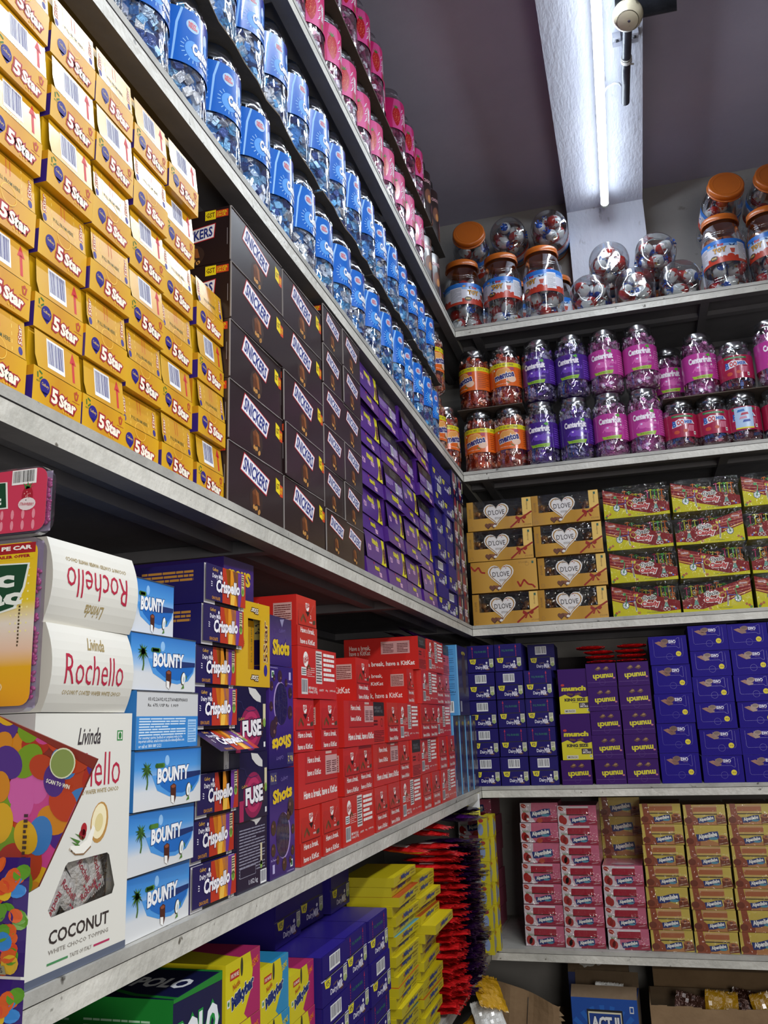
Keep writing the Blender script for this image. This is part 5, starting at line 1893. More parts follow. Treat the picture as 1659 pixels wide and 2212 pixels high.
def lab_boom(g, r, z0, z1, u):
    h = z1 - z0
    g.rect(-u, z0, u, z1, M('#9c1c40', .25, coat=.5), 0)
    g.poly([(-.034, z0 + h * .86), (.042, z0 + h * .84), (.042, z0 + h * .92), (-.034, z0 + h * .95)], M('#24703c'), 1)
    g.text('CONTAINS FRUIT FLAVOURS', .004, z0 + h * .895, .06, .003, M('#bcd8bc'), 2, res=1)
    g.poly([(-.036, z0 + h * .42), (-.03, z0 + h * .66), (-.008, z0 + h * .78), (.036, z0 + h * .72), (.046, z0 + h * .56), (.014, z0 + h * .56), (-.012, z0 + h * .46)], M('#dcd8e4'), 2)
    g.text('B', -.026, z0 + h * .58, .013, h * .26, M('#2458a8'), 4, bold=.045)
    g.text('OO', -.005, z0 + h * .62, .024, h * .22, M('#b81c2c'), 4, bold=.045)
    g.text('MER', .024, z0 + h * .64, .03, h * .14, M('#2458a8'), 4, bold=.045)
    for k in range(4):
        g.stroke([(.026 + .005 * k, z0 + h * .5), (.02 + .006 * k, z0 + h * .24)], .003, M('#d88aa4'), 2)
    g.disc(-.02, z0 + h * .22, .01, .007, M('#b8482c'), 2, 12); g.disc(.01, z0 + h * .26, .008, .006, M('#b8482c'), 2, 12)
    g.rect(.040, z0 + h * .1, .048, z0 + h * .24, M('#e0e0e0'), 3); g.disc(.044, z0 + h * .17, .002, .004, M('#3a2020'), 4, 8)


def lab_boom2(g, r, z0, z1, u):
    lab_boom(g, r, z0, z1, u)
    h = z1 - z0
    g.rect(-.026, z0 + h * .06, .034, z0 + h * .96, M('#a9c2e0', .3), 5); g.rect(-.026, z0 + h * .06, .034, z0 + h * .12, M('#d8c82c'), 6)
    for (a, b, c) in ((-.005, .76, '#2c6ab0'), (.006, .62, '#b0304a'), (.0, .46, '#c88aa0'), (.01, .32, '#2c4aa0')):
        g.poly([(a - .012, z0 + h * b), (a + .014, z0 + h * (b + .03)), (a + .012, z0 + h * (b + .12)), (a - .008, z0 + h * (b + .10))], M(c), 7)


MJ = jar_kind(.0585, .186, .043, None, label_mesh(.0585, .042, .128, lab_boom), [candies(.0585, .004, .12, ['#5c1426', '#a02444', '#3c5aa0', '#c8b8c4', '#2c0e18'], 100, 14, .013, .3)])
MJ2 = jar_kind(.0585, .186, .043, None, label_mesh(.0585, .042, .128, lab_boom2), [candies(.0585, .004, .12, ['#5c1426', '#a02444', '#3c5aa0', '#c8b8c4', '#2c0e18'], 100, 15, .013, .3)])
YJ = YC + .068
low = [(OJ, .0585, 'orange-labelled jar of chews'), (OJ, .172, 'orange-labelled jar of chews'), (VJ, .293, 'purple-labelled jar of fruit gum'), (VJ, .418, 'purple-labelled jar of fruit gum'),
       (FJ, .542, 'pink-labelled jar of fruit gum'), (FJ, .666, 'pink-labelled jar of fruit gum'), (MJ, .784, 'short crimson-labelled bubble gum jar'), (MJ, .893, 'short crimson-labelled bubble gum jar'), (MJ2, .992, 'short jar with a blue picture panel on its label'), (MJ, 1.112, 'short crimson-labelled bubble gum jar')]
cn = {id(OJ): 'orange wrapped chews', id(VJ): 'purple wrapped gum', id(FJ): 'pink wrapped gum', id(MJ): 'crimson wrapped bubble gum', id(MJ2): 'crimson wrapped bubble gum'}
num = ['first', 'second', 'third', 'fourth', 'fifth', 'sixth', 'seventh', 'eighth', 'ninth', 'tenth', 'eleventh']
for i, (J, x, t) in enumerate(low):
    put_jar(J, (x + (.003 if i < 2 else 0), YJ, ZB + .0008), RNG.uniform(-.15, .1) - .05, '%s, %s from left, lower back row' % (t, num[i]), 'jars in the lower row of the back shelf', cn[id(J)], '%s jar of the lower back row' % num[i])
up = [(OJ, .054, YJ, .246, 'orange-labelled jar of chews'), (OJ, .175, YJ, .246, 'orange-labelled jar of chews'), (VJ, .300, YJ, .2475, 'purple-labelled jar of fruit gum'), (VJ, .423, YJ, .2475, 'purple-labelled jar of fruit gum'),
      (FJ, .546, YJ, .2475, 'pink-labelled jar of fruit gum'), (FJ, .671, YJ, .2475, 'pink-labelled jar of fruit gum'), (FJ, .770, YJ + .12, .190, 'pink-labelled jar of fruit gum, set back'), (FJ, .874, YJ + .02, .190, 'pink-labelled jar of fruit gum'), (MJ, .991, YJ + .0, .190, 'short crimson-labelled bubble gum jar')]
XO = -.001
up = [(OJ, .054, YJ, .246, up[0][4]), (OJ, .174, YJ, .246, up[1][4]), (VJ, .300 - .0, YJ, .2475, up[2][4]), (VJ, .4235, YJ, .2475, up[3][4])] + up[4:]
# the upper row starts with an orange pair, one purple over the cardboard, then jars on jars
upx = [.054, .174, .300, .423, .546, .671]
for i, (J, x, y, z, t) in enumerate(up):
    put_jar(J, (x, y, ZB + z + .0016), RNG.uniform(-.15, .1) - .05 - (.5 if i == 0 else 0), '%s, %s from left, upper back row' % (t, num[i]), 'jars in the upper row of the back shelf', cn[id(J)], '%s jar of the upper back row' % num[i])
put_jar(FJ, (1.118, YJ - .01, ZB + .192), 0, 'pink jar at the right edge of the picture, upper row of the back shelf', 'jars in the upper row of the back shelf', 'pink wrapped gum', 'rightmost pink jar of the upper back row')
g = G(); g.box(-.01, .235, YC + .01, YC + .14, ZB + .2442, ZB + .2468, noise_mat('sheet_card_brown', '#4a4038', '#5c5046', 8, .9, .2)); single('cardboard_sheet', g, 'brown cardboard sheet under the upper orange jars', 'cardboard')
g = G(); g.box(.73, 1.2, YC + .008, YC + .28, ZB + .1872, ZB + .1905, noise_mat('sheet_card_brown', '#4a4038', '#5c5046', 8, .9, .2)); single('cardboard_sheet', g, 'brown cardboard sheet on top of the short crimson jars', 'cardboard')
# orange jars continuing round the corner on the left shelf
for i, (x, y, z) in enumerate(((-.085, 2.932, .0), (-.065, 3.06, .0), (-.085, 2.94, .2665), (-.085, 3.19, 0))):
    put_jar(OJ if not (i == 2) else OJ, (x, y, ZB + .0008 + z), L90 - .5, 'orange-labelled jar of chews in the corner, %s' % ('nearest of the lower row', 'middle of the lower row', 'standing in the upper row', 'farthest of the lower row')[i], 'orange jars in the corner', 'orange wrapped chews', ('nearest lower', 'middle lower', 'upper', 'farthest lower')[i] + ' corner orange jar')


# big jars with toy eggs
def egg():
    g = G()
    W_, R_, B_ = M('#d9d6d4', .2, coat=.7), M('#b0281c', .2, coat=.7), M('#1d4fa8', .2, coat=.7)
    g.ell((0, 0, 0), (.0225, .0225, .030), lambda t: R_ if t < -.25 else (W_ if t < .6 else B_), nu=12, nv=10)
    for k in range(7):
        a = k * .9
        g.face([(.0226 * cos(a), .0226 * sin(a), -.008), (.0226 * cos(a + .45), .0226 * sin(a + .45), -.008), (.0224 * cos(a + .22), .0224 * sin(a + .22), .004)], R_)
    for k in range(6):
        a = k * pi / 3
        g.face([(.006 * cos(a), .006 * sin(a), .028), (.014 * cos(a - .3), .014 * sin(a - .3), .038), (.014 * cos(a + .3), .014 * sin(a + .3), .040)], B_)
    g.front(-.0228)
    g.text('Kinds', 0, .006, .014, .007, M('#3a3a44'), 1, res=1); g.disc(.003, -.002, .004, .003, M('#b09a4a'), 1, 8)
    return Thing('toy_egg', g.mesh('toy_egg'))


EGG = egg()


def lab_king(g, r, z0, z1, u):
    h = z1 - z0
    g.rect(-u, z0, u, z1, M('#c9c7d2', .3, coat=.4), 0)
    g.rect(-u, z1 - h * .2, u, z1, M('#2b6cc0', .25), 1); g.rect(-u, z1 - h * .3, u, z1 - h * .2, M('#7aa6dc', .25), 1)
    g.rect(-u, z0, u, z0 + h * .22, M('#b03a28', .25), 1)
    for k in range(-6, 7):
        g.disc(k * .028 + .006, z0 + h * .22, .014, h * (.12 if k % 2 else .06), M('#b03a28', .25), 1, 16)
    g.text('K', -.016, z0 + h * .78, .010, h * .14, M('#20203a'), 3, bold=.06); g.text('ing', .002, z0 + h * .77, .022, h * .15, M('#a82430'), 3, bold=.06)
    g.text('TOY', -.003, z0 + h * .55, .046, h * .22, M('#c08a2c'), 4, bold=.045, out=M('#3c2a1c'), oo=.05)
    g.disc(.042, z0 + h * .56, .011, .017, M('#d9dade'), 2, 14); g.poly([(.032, z0 + h * .56), (.052, z0 + h * .56), (.047, z0 + h * .36), (.037, z0 + h * .36)], M('#b04a3a'), 3)
    g.poly([(.030, z0 + h * .78), (.042, z0 + h * .7), (.054, z0 + h * .8), (.050, z0 + h * .68), (.034, z0 + h * .67)], M('#24406e'), 4)
    g.disc(-.026, z0 + h * .24, .014, .010, M('#3c2c1c'), 3, 16)
    for a in (-.006, 0, .006):
        g.disc(-.026 + a, z0 + h * .25, .0036, .004, M('#b89a5a'), 4, 8)
    g.disc(.004, z0 + h * .28, .003, .005, M('#d9dade'), 3, 8)
    g.rect(.062, z0 + h * .12, .1, z0 + h * .86, M('#d6d6dc'), 3); g.lines(.064, z0 + h * .15, .098, z0 + h * .82, 12, M('#5a5a66'), 4, seed=3, fill=.3)
    g.rect(-.10, z0 + h * .12, -.05, z0 + h * .8, M('#c0bfc9'), 3); g.lines(-.098, z0 + h * .15, -.052, z0 + h * .76, 12, M('#5a5a66'), 4, seed=5, fill=.3)
    g.disc(-.040, z0 + h * .84, .007, .004, M('#c08a4c'), 3, 10)


def big_body():
    g = G()
    R, H, nk = .0748, .30, .058
    g.lathe([(.001, .004), (R * .5, .003), (R * .86, .001), (R * .97, .008), (R, .02), (R * .98, .05), (R, .08), (R, .19), (R * .97, .21), (R * .9, .232), (nk * 1.08, .258), (nk, .268), (nk, .285)], CLEAR2, 40)
    for z in (.030, .040, .214, .222):
        g.lathe([(R * .995, z - .002), (R * 1.008, z), (R * .995, z + .002)], CLEAR2, 40)
    g.lathe([(R * .50, .0025), (R * .55, -.0008), (R * .60, .0025)], CLEAR2, 32)
    return g.mesh('egg_jar')


KB = big_body()
KLID = jar_lid(.058, .30, '#b35c14', .030)
KLAB = label_mesh(.0750, .098, .188, lab_king)
KT = Thing('egg_jar', KB); KT.part('lid', KLID); KT.part('label', KLAB)
EGGN = [0]


def egg_jar(loc, rot, label, where, n=11, zs=(.03, .2), seed=0):
    place(KT, loc, label, 'jar', 'big jars of toy eggs', rot=rot)
    rr = random.Random(seed)
    Mx = Matrix.Translation(loc) @ Matrix.Rotation(rot[2], 4, 'Z') @ Matrix.Rotation(rot[1], 4, 'Y') @ Matrix.Rotation(rot[0], 4, 'X')
    k = 0
    z = zs[0]
    while k < n:
        for j in range(3):
            if k >= n:
                break
            a = j * 2 * pi / 3 + z * 20 + seed
            rad = .0365
            p = Mx @ Vector((rad * sin(a), -rad * cos(a), z + rr.uniform(-.004, .004)))
            place(EGG, p, 'wrapped red, white and blue toy egg inside the %s' % where, 'toy egg', 'toy eggs inside the ' + where, rot=(rr.uniform(0, 6), rr.uniform(0, 6), rr.uniform(0, 6)), scale=(1.12, 1.12, 1.12))
            k += 1
        z += .052
    return


YK = YC + .080
for i, (x, rz) in enumerate(((.028, .75), (.184, -.1), (.343, -.55))):
    egg_jar((x, YK, ZA + .0012), (0, 0, rz), 'big upright jar of toy eggs with an orange lid, %s of the left three' % ('leftmost', 'middle', 'rightmost')[i], '%s of the three left egg jars' % ('leftmost', 'middle', 'rightmost')[i], 12, (.034, .2), i)
for i, (x, rz) in enumerate(((1.005, -.25), (1.164, -.75))):
    egg_jar((x, YK, ZA + .0012), (0, 0, rz), 'big upright jar of toy eggs with an orange lid, %s at the right end' % ('left one', 'right one')[i], '%s of the two right egg jars' % ('left', 'right')[i], 12, (.034, .2), 4 + i)
LY = (-pi / 2, 0, 0)                # lying: base towards the aisle
ly = [(.516, YC + .025, ZA + .079, 'first of the three lower lying jars'), (.680, YC + .025, ZA + .079, 'second of the three lower lying jars'), (.842, YC + .025, ZA + .079, 'third of the three lower lying jars'),
      (.598, YC + .045, ZA + .212, 'left upper lying jar'), (.770, YC + .045, ZA + .217, 'right upper lying jar')]
for i, (x, y, z, t) in enumerate(ly):
    egg_jar((x, y, z), (LY[0], 0, .015 * (i - 2)), 'egg jar lying base outwards, ' + t, t, 8, (.033, .09), 9 + i)
for i, (x, y, z, r) in enumerate(((.205, YC + .21, ZA + .49, 1), (.375, YC + .21, ZA + .488, 1))):
    egg_jar((x, y, z), (LY[0] + .2, 0, 0), 'clear egg jar lying on its side behind the orange lids, %s' % ('left one', 'right one')[i], '%s back jar on the left' % ('left', 'right')[i], 8, (.033, .09), 20 + i)
for i, (x, y, z) in enumerate(((.030, YC + .40, ZA + .392), (1.02, YC + .37, ZA + .378), (1.185, YC + .37, ZA + .380))):
    egg_jar((x, y, z), (pi / 2 - .25, 0, .1), 'egg jar lying with its orange lid towards the aisle, %s' % ('at the left corner', 'left one at the right end', 'right one at the right end')[i], '%s lid-forward jar' % ('left corner', 'right end left', 'right end right')[i], 8, (.06, .2), 30 + i)
# hidden jars that carry the lying ones at the back
for i, (x, y) in enumerate(((.205, YC + .33), (.375, YC + .33), (.04, YC + .33), (1.02, YC + .25), (1.19, YC + .25))):
    place(KT, (x, y, ZA + .0012), 'upright egg jar in the second row, %s' % ('behind the middle left jar', 'behind the third jar from the left', 'behind the leftmost jar', 'behind the left jar at the right end', 'behind the right jar at the right end')[i], 'jar', 'second row of big jars')

# ------------------------------------------------------------------ back shelf C: gold boxes
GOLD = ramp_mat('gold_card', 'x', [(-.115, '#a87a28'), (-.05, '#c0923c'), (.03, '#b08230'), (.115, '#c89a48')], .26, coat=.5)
FILM = clear_mat('window_film', '#f6f6f6', .4, .05, .4, 30, .03, (1, 1, 1))
FILM2 = clear_mat('shrink_film', '#fafafa', .38, .07, .9, 38, .022, (1, .6, 1))


def heart_pts(cx, cz, s, n=28):
    out = []
    for i in range(n):
        t = 2 * pi * i / n
        out.append((cx + s * 16 * sin(t) ** 3, cz + s * (13 * cos(t) - 5 * cos(2 * t) - 2 * cos(3 * t) - cos(4 * t))))
    return out[::-1]


def dlove(window=True, w=.236):
    h, d = .112, .12
    g = G()
    if window:
        x0, x1, z0 = -w * .40, w * .36, h * .40
        g.box(-w / 2, w / 2, .0, d, 0, z0, GOLD)
        g.box(-w / 2, x0, 0, d, z0, h * .98, GOLD)
        g.box(x1, w / 2, 0, d, z0, h * .98, GOLD)
        g.box(x0, x1, d - .004, d, z0, h * .98, M('#1c1712'))
        g.front()
        g.rect(w * .36, h * .42, w / 2, h * .97, ramp_mat('gold_light', 'x', [(-.1, '#d8ae58'), (.12, '#e0bc6a')], .25, coat=.5), 1)
        g.text('chocolates', w * .43, h * .7, .03, .006, M('#7a5420'), 2, rot=pi / 2, res=1)
        g.text("D'LOVE", -w * .45, h * .6, .034, .008, M('#7a5420'), 2, rot=pi / 2, res=1)
        rr = random.Random(5)
        sw = M('#a8762c', .2, .8, coat=.5, bump=.5, bscale=90); sw2 = M('#5a3a20', .25, .5, coat=.5)
    else:
        g.box(-w / 2, w / 2, 0, d, 0, h, GOLD)
        g.front()
        RB = M('#96241c', .3)
        g.stroke([(-w * .5, h * .88), (-w * .44, h * .72), (-w * .38, h * .84), (-w * .34, h * .66), (-w * .28, h * .64)], .006, RB, 2)
        g.stroke([(w * .2, h * .3), (w * .24, h * .12), (w * .30, h * .34), (w * .36, h * .18), (w * .42, h * .16), (w * .46, h * .06)], .006, RB, 2)
        g.ring(w * .36, h * .84, .006, .007, M('#8a6424'), 1, 14)
        g.text("D'LOVE", w * .3, h * .9, .03, .007, M('#8a6424'), 1, res=1)
    g.rect(w * .43, h * .84, w * .46, h * .92, M('#2c5a4a'), 3)
    if window:
        RB = M('#8e2018', .3)
        # ribbon and bow on the right
        g.stroke([(w * .16, h * .02), (w * .30, h * .26), (w * .5, h * .5)], .006, RB, 2)
        bx, bz = w * .33, h * .3
        for s in (-1, 1):
            g.poly([(bx, bz), (bx + s * .017, bz + .011), (bx + s * .020, bz + .001), (bx + s * .013, bz - .005)][::s], RB, 3)
            g.poly([(bx, bz), (bx + s * .014, bz - .017), (bx + s * .007, bz - .018)][::-s], RB, 3)
        g.disc(bx, bz, .0035, .0035, M('#5c120e'), 4, 10)
        g.text("D'LOVE", w * .43, h * .08, .026, .006, M('#8a6424'), 2, res=1)
        g.ring(-w * .44, h * .1, .005, .0062, M('#8a6424'), 2, 14)
    T = Thing('gift_box', g.mesh('gift_box'))
    if window:
        f = G(); f.front(.001); f.rect(-w * .40, h * .40, w * .36, h * .98, FILM, 0)
        f.face([(-w * .4, .001, h * .98), (w * .36, .001, h * .98), (w * .36, .11, h * 1.0), (-w * .4, .11, h * 1.0)], FILM)
        T.part('window_film', f.mesh('window_film'))
    q = G(); q.front(-.001)
    hx = -.010
    q.poly([p for p in heart_pts(hx, h * .55, .0029)], M('#d8d4d0', .35), 0)
    q.poly([p for p in heart_pts(hx, h * .55, .00262)], M('#a87a30', .3, .3), 1)
    q.poly([p for p in heart_pts(hx, h * .55, .00238)], M('#d8d4d2', .35), 2)
    q.text("D'LOVE", hx, h * .57, .060, .0185, M('#33292a'), 3, bold=.01)
    q.text('Sweet', hx - .016, h * .80, .016, .008, M('#5a4a40'), 3, rot=.15, shear=.2, res=1)
    q.text('CENTRE FILLED\nCHOCOLATES', hx + .005, h * .37, .024, .008, M('#5a4a40'), 3, res=1)
    q.poly(heart_pts(hx + .014, h * .80, .00018, 12), M('#8e2018'), 3); q.poly(heart_pts(hx + .019, h * .75, .00014, 12), M('#8e2018'), 3)
    # two heart chocolates at its foot
    for cx, s, c in ((hx - .032, 1.0, '#6a4130'), (hx - .012, .9, '#7c4e3a')):
        q.poly(heart_pts(cx, h * .14, .00078 * s, 16), M('#3a2018', .35), 4)
        q.poly(heart_pts(cx - .001, h * .15, .0007 * s, 16), M(c, .3, coat=.4), 5)
    q.disc(hx - .008, h * .12, .006, .0045, M('#d9d5d0'), 6, 12)
    T.part('heart_panel', q.mesh('heart_panel'))
    if window:
        c = G()
        rr = random.Random(9)
        for k in range(16):
            cx, cy_, cz = rr.uniform(-w * .36, w * .32), rr.uniform(.02, .09), h * .42 + rr.uniform(.0, .018)
            rt = Matrix.Rotation(rr.uniform(0, 3), 3, 'Z') @ Matrix.Rotation(rr.uniform(-.6, .6), 3, 'Y')
            c.ell((cx, cy_, cz + .01), (.017, .010, .012), sw if k % 3 else sw2, rot=rt, nu=8, nv=5)
            tip = Vector((cx, cy_, cz + .01)) + rt @ Vector((.017, 0, 0))
            c.face([tip, tip + rt @ Vector((.010, .007, .004)), tip + rt @ Vector((.010, -.006, -.003))], sw)
        T.part('wrapped_chocolates', c.mesh('wrapped_chocolates'), stuff=True)
    return T


DLW, DLS = dlove(True), dlove(False)
for ci, x in enumerate((.120, .360)):
    for r in range(4):
        solid = ci == 0 and r == 1
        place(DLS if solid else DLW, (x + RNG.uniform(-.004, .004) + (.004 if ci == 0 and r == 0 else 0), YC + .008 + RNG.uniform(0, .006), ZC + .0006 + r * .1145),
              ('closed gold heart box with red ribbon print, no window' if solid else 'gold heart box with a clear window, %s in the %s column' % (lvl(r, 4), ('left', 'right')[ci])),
              'gift box', 'gold heart boxes', rz=RNG.uniform(-.03, .03))


# cycle candy trays
def cycle(mirror):
    w, h, d = .220, .113, .12
    m = -1 if mirror else 1
    YY, RR = M('#c9c110', .5, spec=.2), M('#7e1216', .5, spec=.2)
    g = G()
    g.box(-w / 2, w / 2, .0008, d, 0, .004, YY)
    g.box(-w / 2, w / 2, d - .001, d, 0, h * .95, M('#1f1c1c'))
    for s in (-1, 1):
        hh = h * (.93 if s == -m else .36)
        g.face([(s * w / 2, 0, 0), (s * w / 2, d, 0), (s * w / 2, d, h * .93), (s * w / 2, 0, hh)], M('#7c7a18'))
    g.front()

    def X(pts):
        p = [(m * a * w, b * h) for a, b in pts]
        return p if m > 0 else p[::-1]
    g.poly(X([(-.5, 0), (.5, 0), (.5, .36), (-.5, .93)]), RR, 0)
    g.poly(X([(.5, 0), (-.5, 0), (-.5, .93), (.5, .36)]), M('#8a8680'), -1)
    g.poly(X([(-.5, 0), (.5, 0), (.5, .10), (.22, .06), (-.1, .22), (-.5, .50)]), YY, 1)
    g.poly(X([(-.5, .56), (-.5, .53), (-.2, .34), (-.2, .37)]), M('#d8962c'), 1)
    for k in range(3):
        g.poly(X([(-.5, .62 + .1 * k), (-.5, .60 + .1 * k), (.1 - .15 * k, .4 + .12 * k), (.12 - .15 * k, .42 + .12 * k)]), M('#b04a2c'), 1)
    # picture of a cycle
    cx = -.30 * m * w
    g.disc(cx, h * .32, .0115, .0125, M('#1c3c5c'), 2, 18); g.disc(cx, h * .32, .0095, .0105, M('#d5dcd8'), 3, 18); 
    for k in range(6):
        a = k * pi / 3
        g.stroke([(cx, h * .32), (cx + .0095 * cos(a), h * .32 + .0105 * sin(a))], .001, M('#1c3c5c'), 4)
    g.disc(cx, h * .32, .003, .003, M('#2f7a3a'), 5, 8)
    c2 = cx + m * .047
    g.ring(c2, h * .44, .0085, .0105, M('#c8c02c'), 2, 16)
    g.stroke([(cx, h * .32), (cx + m * .006, h * .62)], .003, M('#2f8a3c'), 4)
    g.stroke([(cx + m * .005, h * .58), (cx + m * .034, h * .56), (c2 + m * .006, h * .40)], .0026, M('#b02a2c'), 4)
    g.stroke([(cx + m * .003, h * .42), (cx + m * .03, h * .44), (cx + m * .034, h * .62)], .0022, M('#2c4aa0'), 4)
    g.stroke([(cx + m * .030, h * .42), (cx + m * .034, h * .12)], .005, M('#d9dad0'), 5)
    g.stroke([(cx + m * .030, h * .40), (cx + m * .034, h * .14)], .003, M('#6a5a2c'), 6)
    g.disc(cx + m * .035, h * .66, .006, .003, M('#b02a2c'), 4, 8); g.disc(cx - m * .002, h * .66, .006, .005, M('#2f8a3c'), 4, 8)
    # lollipops and figure
    for a, b, c in ((-.45, .10, '#a8481c'), (-.41, .14, '#a85a1c'), (-.47, .05, '#3f7a2c')):
        g.disc(m * a * w, b * h, .0045, .0045, M(c), 3, 10)
    fx = .30 * m * w
    g.disc(fx, h * .40, .006, .0065, M('#d0a080'), 4, 12); g.disc(fx, h * .44, .0065, .004, M('#3a2820'), 5, 10)
    g.poly([(fx - .008, h * .2), (fx + .008, h * .2), (fx + .003, h * .35), (fx - .003, h * .35)], M('#5a8a7a'), 4)
    g.ring(fx - .006, h * .14, .004, .0055, M('#d0d4d0'), 4, 12); g.ring(fx + .006, h * .13, .004, .0055, M('#d0d4d0'), 4, 12)
    for k, c in enumerate(('#c8a02c', '#b8b8c0', '#4a6ac0', '#c83a2c')):
        g.disc(m * w * (.38 + .025 * k), h * (.2 - .03 * k + .02 * (k % 2)), .003, .003, M(c), 4, 8)
    tx = .06 * m * w
    g.text('Cycle', tx - .002, h * .50, .044, .018, M('#1d1a1c'), 6, rot=.05, shear=.2, out=M('#d9d6d0'), oo=.12)
    g.text('Candy', tx + .002, h * .31, .058, .022, M('#a81c20'), 8, rot=0, bold=.06, out=M('#dcd8d2'), oo=.1)
    g.text('20', -.075 * w - .008, h * .075, .010, .008, M('#a81c20'), 4, bold=.05); g.text('Color Combination', .13 * w - .006, h * .075, .045, .0045, M('#3c5a2c'), 4, shear=.2, res=1)
    fv = -.40 * m * w
    g.disc(fv, h * .76, .015, .0075, M('#c8781c'), 3, 18); g.disc(fv, h * .76, .0138, .0063, M('#8e1c20'), 4, 18)
    g.text('FAVORITE', fv, h * .76, .022, .005, M('#e8e0d8'), 5, res=1)
    sx = -.14 * m * w
    g.disc(sx, h * .62, .0075, .0075, M('#d8c81c'), 3, 12); g.text('₹10/-', sx, h * .62, .009, .004, M('#3c2a10'), 4, res=1)
    T = Thing('toy_candy_tray', g.mesh('toy_candy_tray'))
    c = G()
    rr = random.Random(3 + mirror)
    cols = ['#3fae3c', '#d8901c', '#c42a6a', '#c8cf2c', '#d86a1c', '#2fa05a', '#c83a3a']
    for k in range(11):
        px = m * (-.15 + .055 * k) * w + rr.uniform(-.004, .004)
        col = M(rr.choice(cols), .35, coat=.2)
        py = .02 + rr.uniform(0, .03)
        top = h * rr.uniform(.78, .9)
        c.tube([(px, py, h * .30), (px, py, top)], .0016, col, 5)
        c.tube([(px - .008, py, top - .004), (px, py, top), (px + .008, py, top - .004)], .0014, col, 5)
        R_ = .0085
        for (qx, qz) in ((px, h * .42), (px + .010, h * .60)) if k % 2 else ((px, h * .45),):
            c.tube([(qx + R_ * cos(t * pi / 5), py - .003, qz + R_ * sin(t * pi / 5)) for t in range(11)], .0013, M(rr.choice(cols), .35, coat=.2), 5)
            for t in range(3):
                c.tube([(qx - R_ * cos(t * pi / 3), py - .003, qz - R_ * sin(t * pi / 3)), (qx + R_ * cos(t * pi / 3), py - .003, qz + R_ * sin(t * pi / 3))], .0007, M('#d8d0b0'), 4)
    T.part('toy_cycles', c.mesh('toy_cycles'), stuff=True)
    f = G()
    f.front(-.001)
    f.poly([(-w / 2, 0), (w / 2, 0), (w / 2, h), (-w / 2, h)], FILM2, 0)
    f.face([(-w / 2, -.001, h), (w / 2, -.001, h), (w / 2, d, h), (-w / 2, d, h)], FILM2)
    T.part('shrink_film', f.mesh('shrink_film'))
    return T


CY = [cycle(0), cycle(1)]
mir = [(0, 0, 0, 0), (1, 0, 1, 0), (0, 1, 1, 0)]
for ci, x in enumerate((.602, .830, 1.060)):
    for r in range(4):
        place(CY[mir[ci][r]], (x + RNG.uniform(-.002, .002), YC + .008 + RNG.uniform(0, .005), ZC + .0006 + r * .1145),
              'red and yellow cycle candy tray, %s in the %s column' % (lvl(r, 4), ('left', 'middle', 'right-hand cut-off')[ci]), 'candy tray', 'cycle candy trays', rz=RNG.uniform(-.02, .02))

# ------------------------------------------------------------------ back shelf D
D5 = {k: milk_carton(.0945, .0935, .2, k, '#1d1462') for k in ('bar', 'pull')}
seq = [(.019, ['bar', 'bar', 'bar', 'bar', 'pull']), (.117, ['bar', 'pull', 'pull', 'bar', 'pull']), (.215, ['bar', 'pull', 'pull', 'pull'])]
for ci, (x, ks) in enumerate(seq):
    for r, k in enumerate(ks):
        place(D5[k], (x + RNG.uniform(-.002, .002), YC + .008 + RNG.uniform(0, .005), ZD + .0006 + r * .0958), 'navy carton with yellow price flag, %s in the %s column, back shelf' % (lvl(r, 5 if len(ks) == 5 else 4), ('left', 'middle', 'right')[ci]), 'carton', 'navy cartons with price flags', rz=RNG.uniform(-.02, .02))
place(D5['bar'], (.224, YC + .11, ZD + .0006 + 4 * .0958), 'navy milk chocolate carton set back on top of the right column', 'carton', rz=.03)


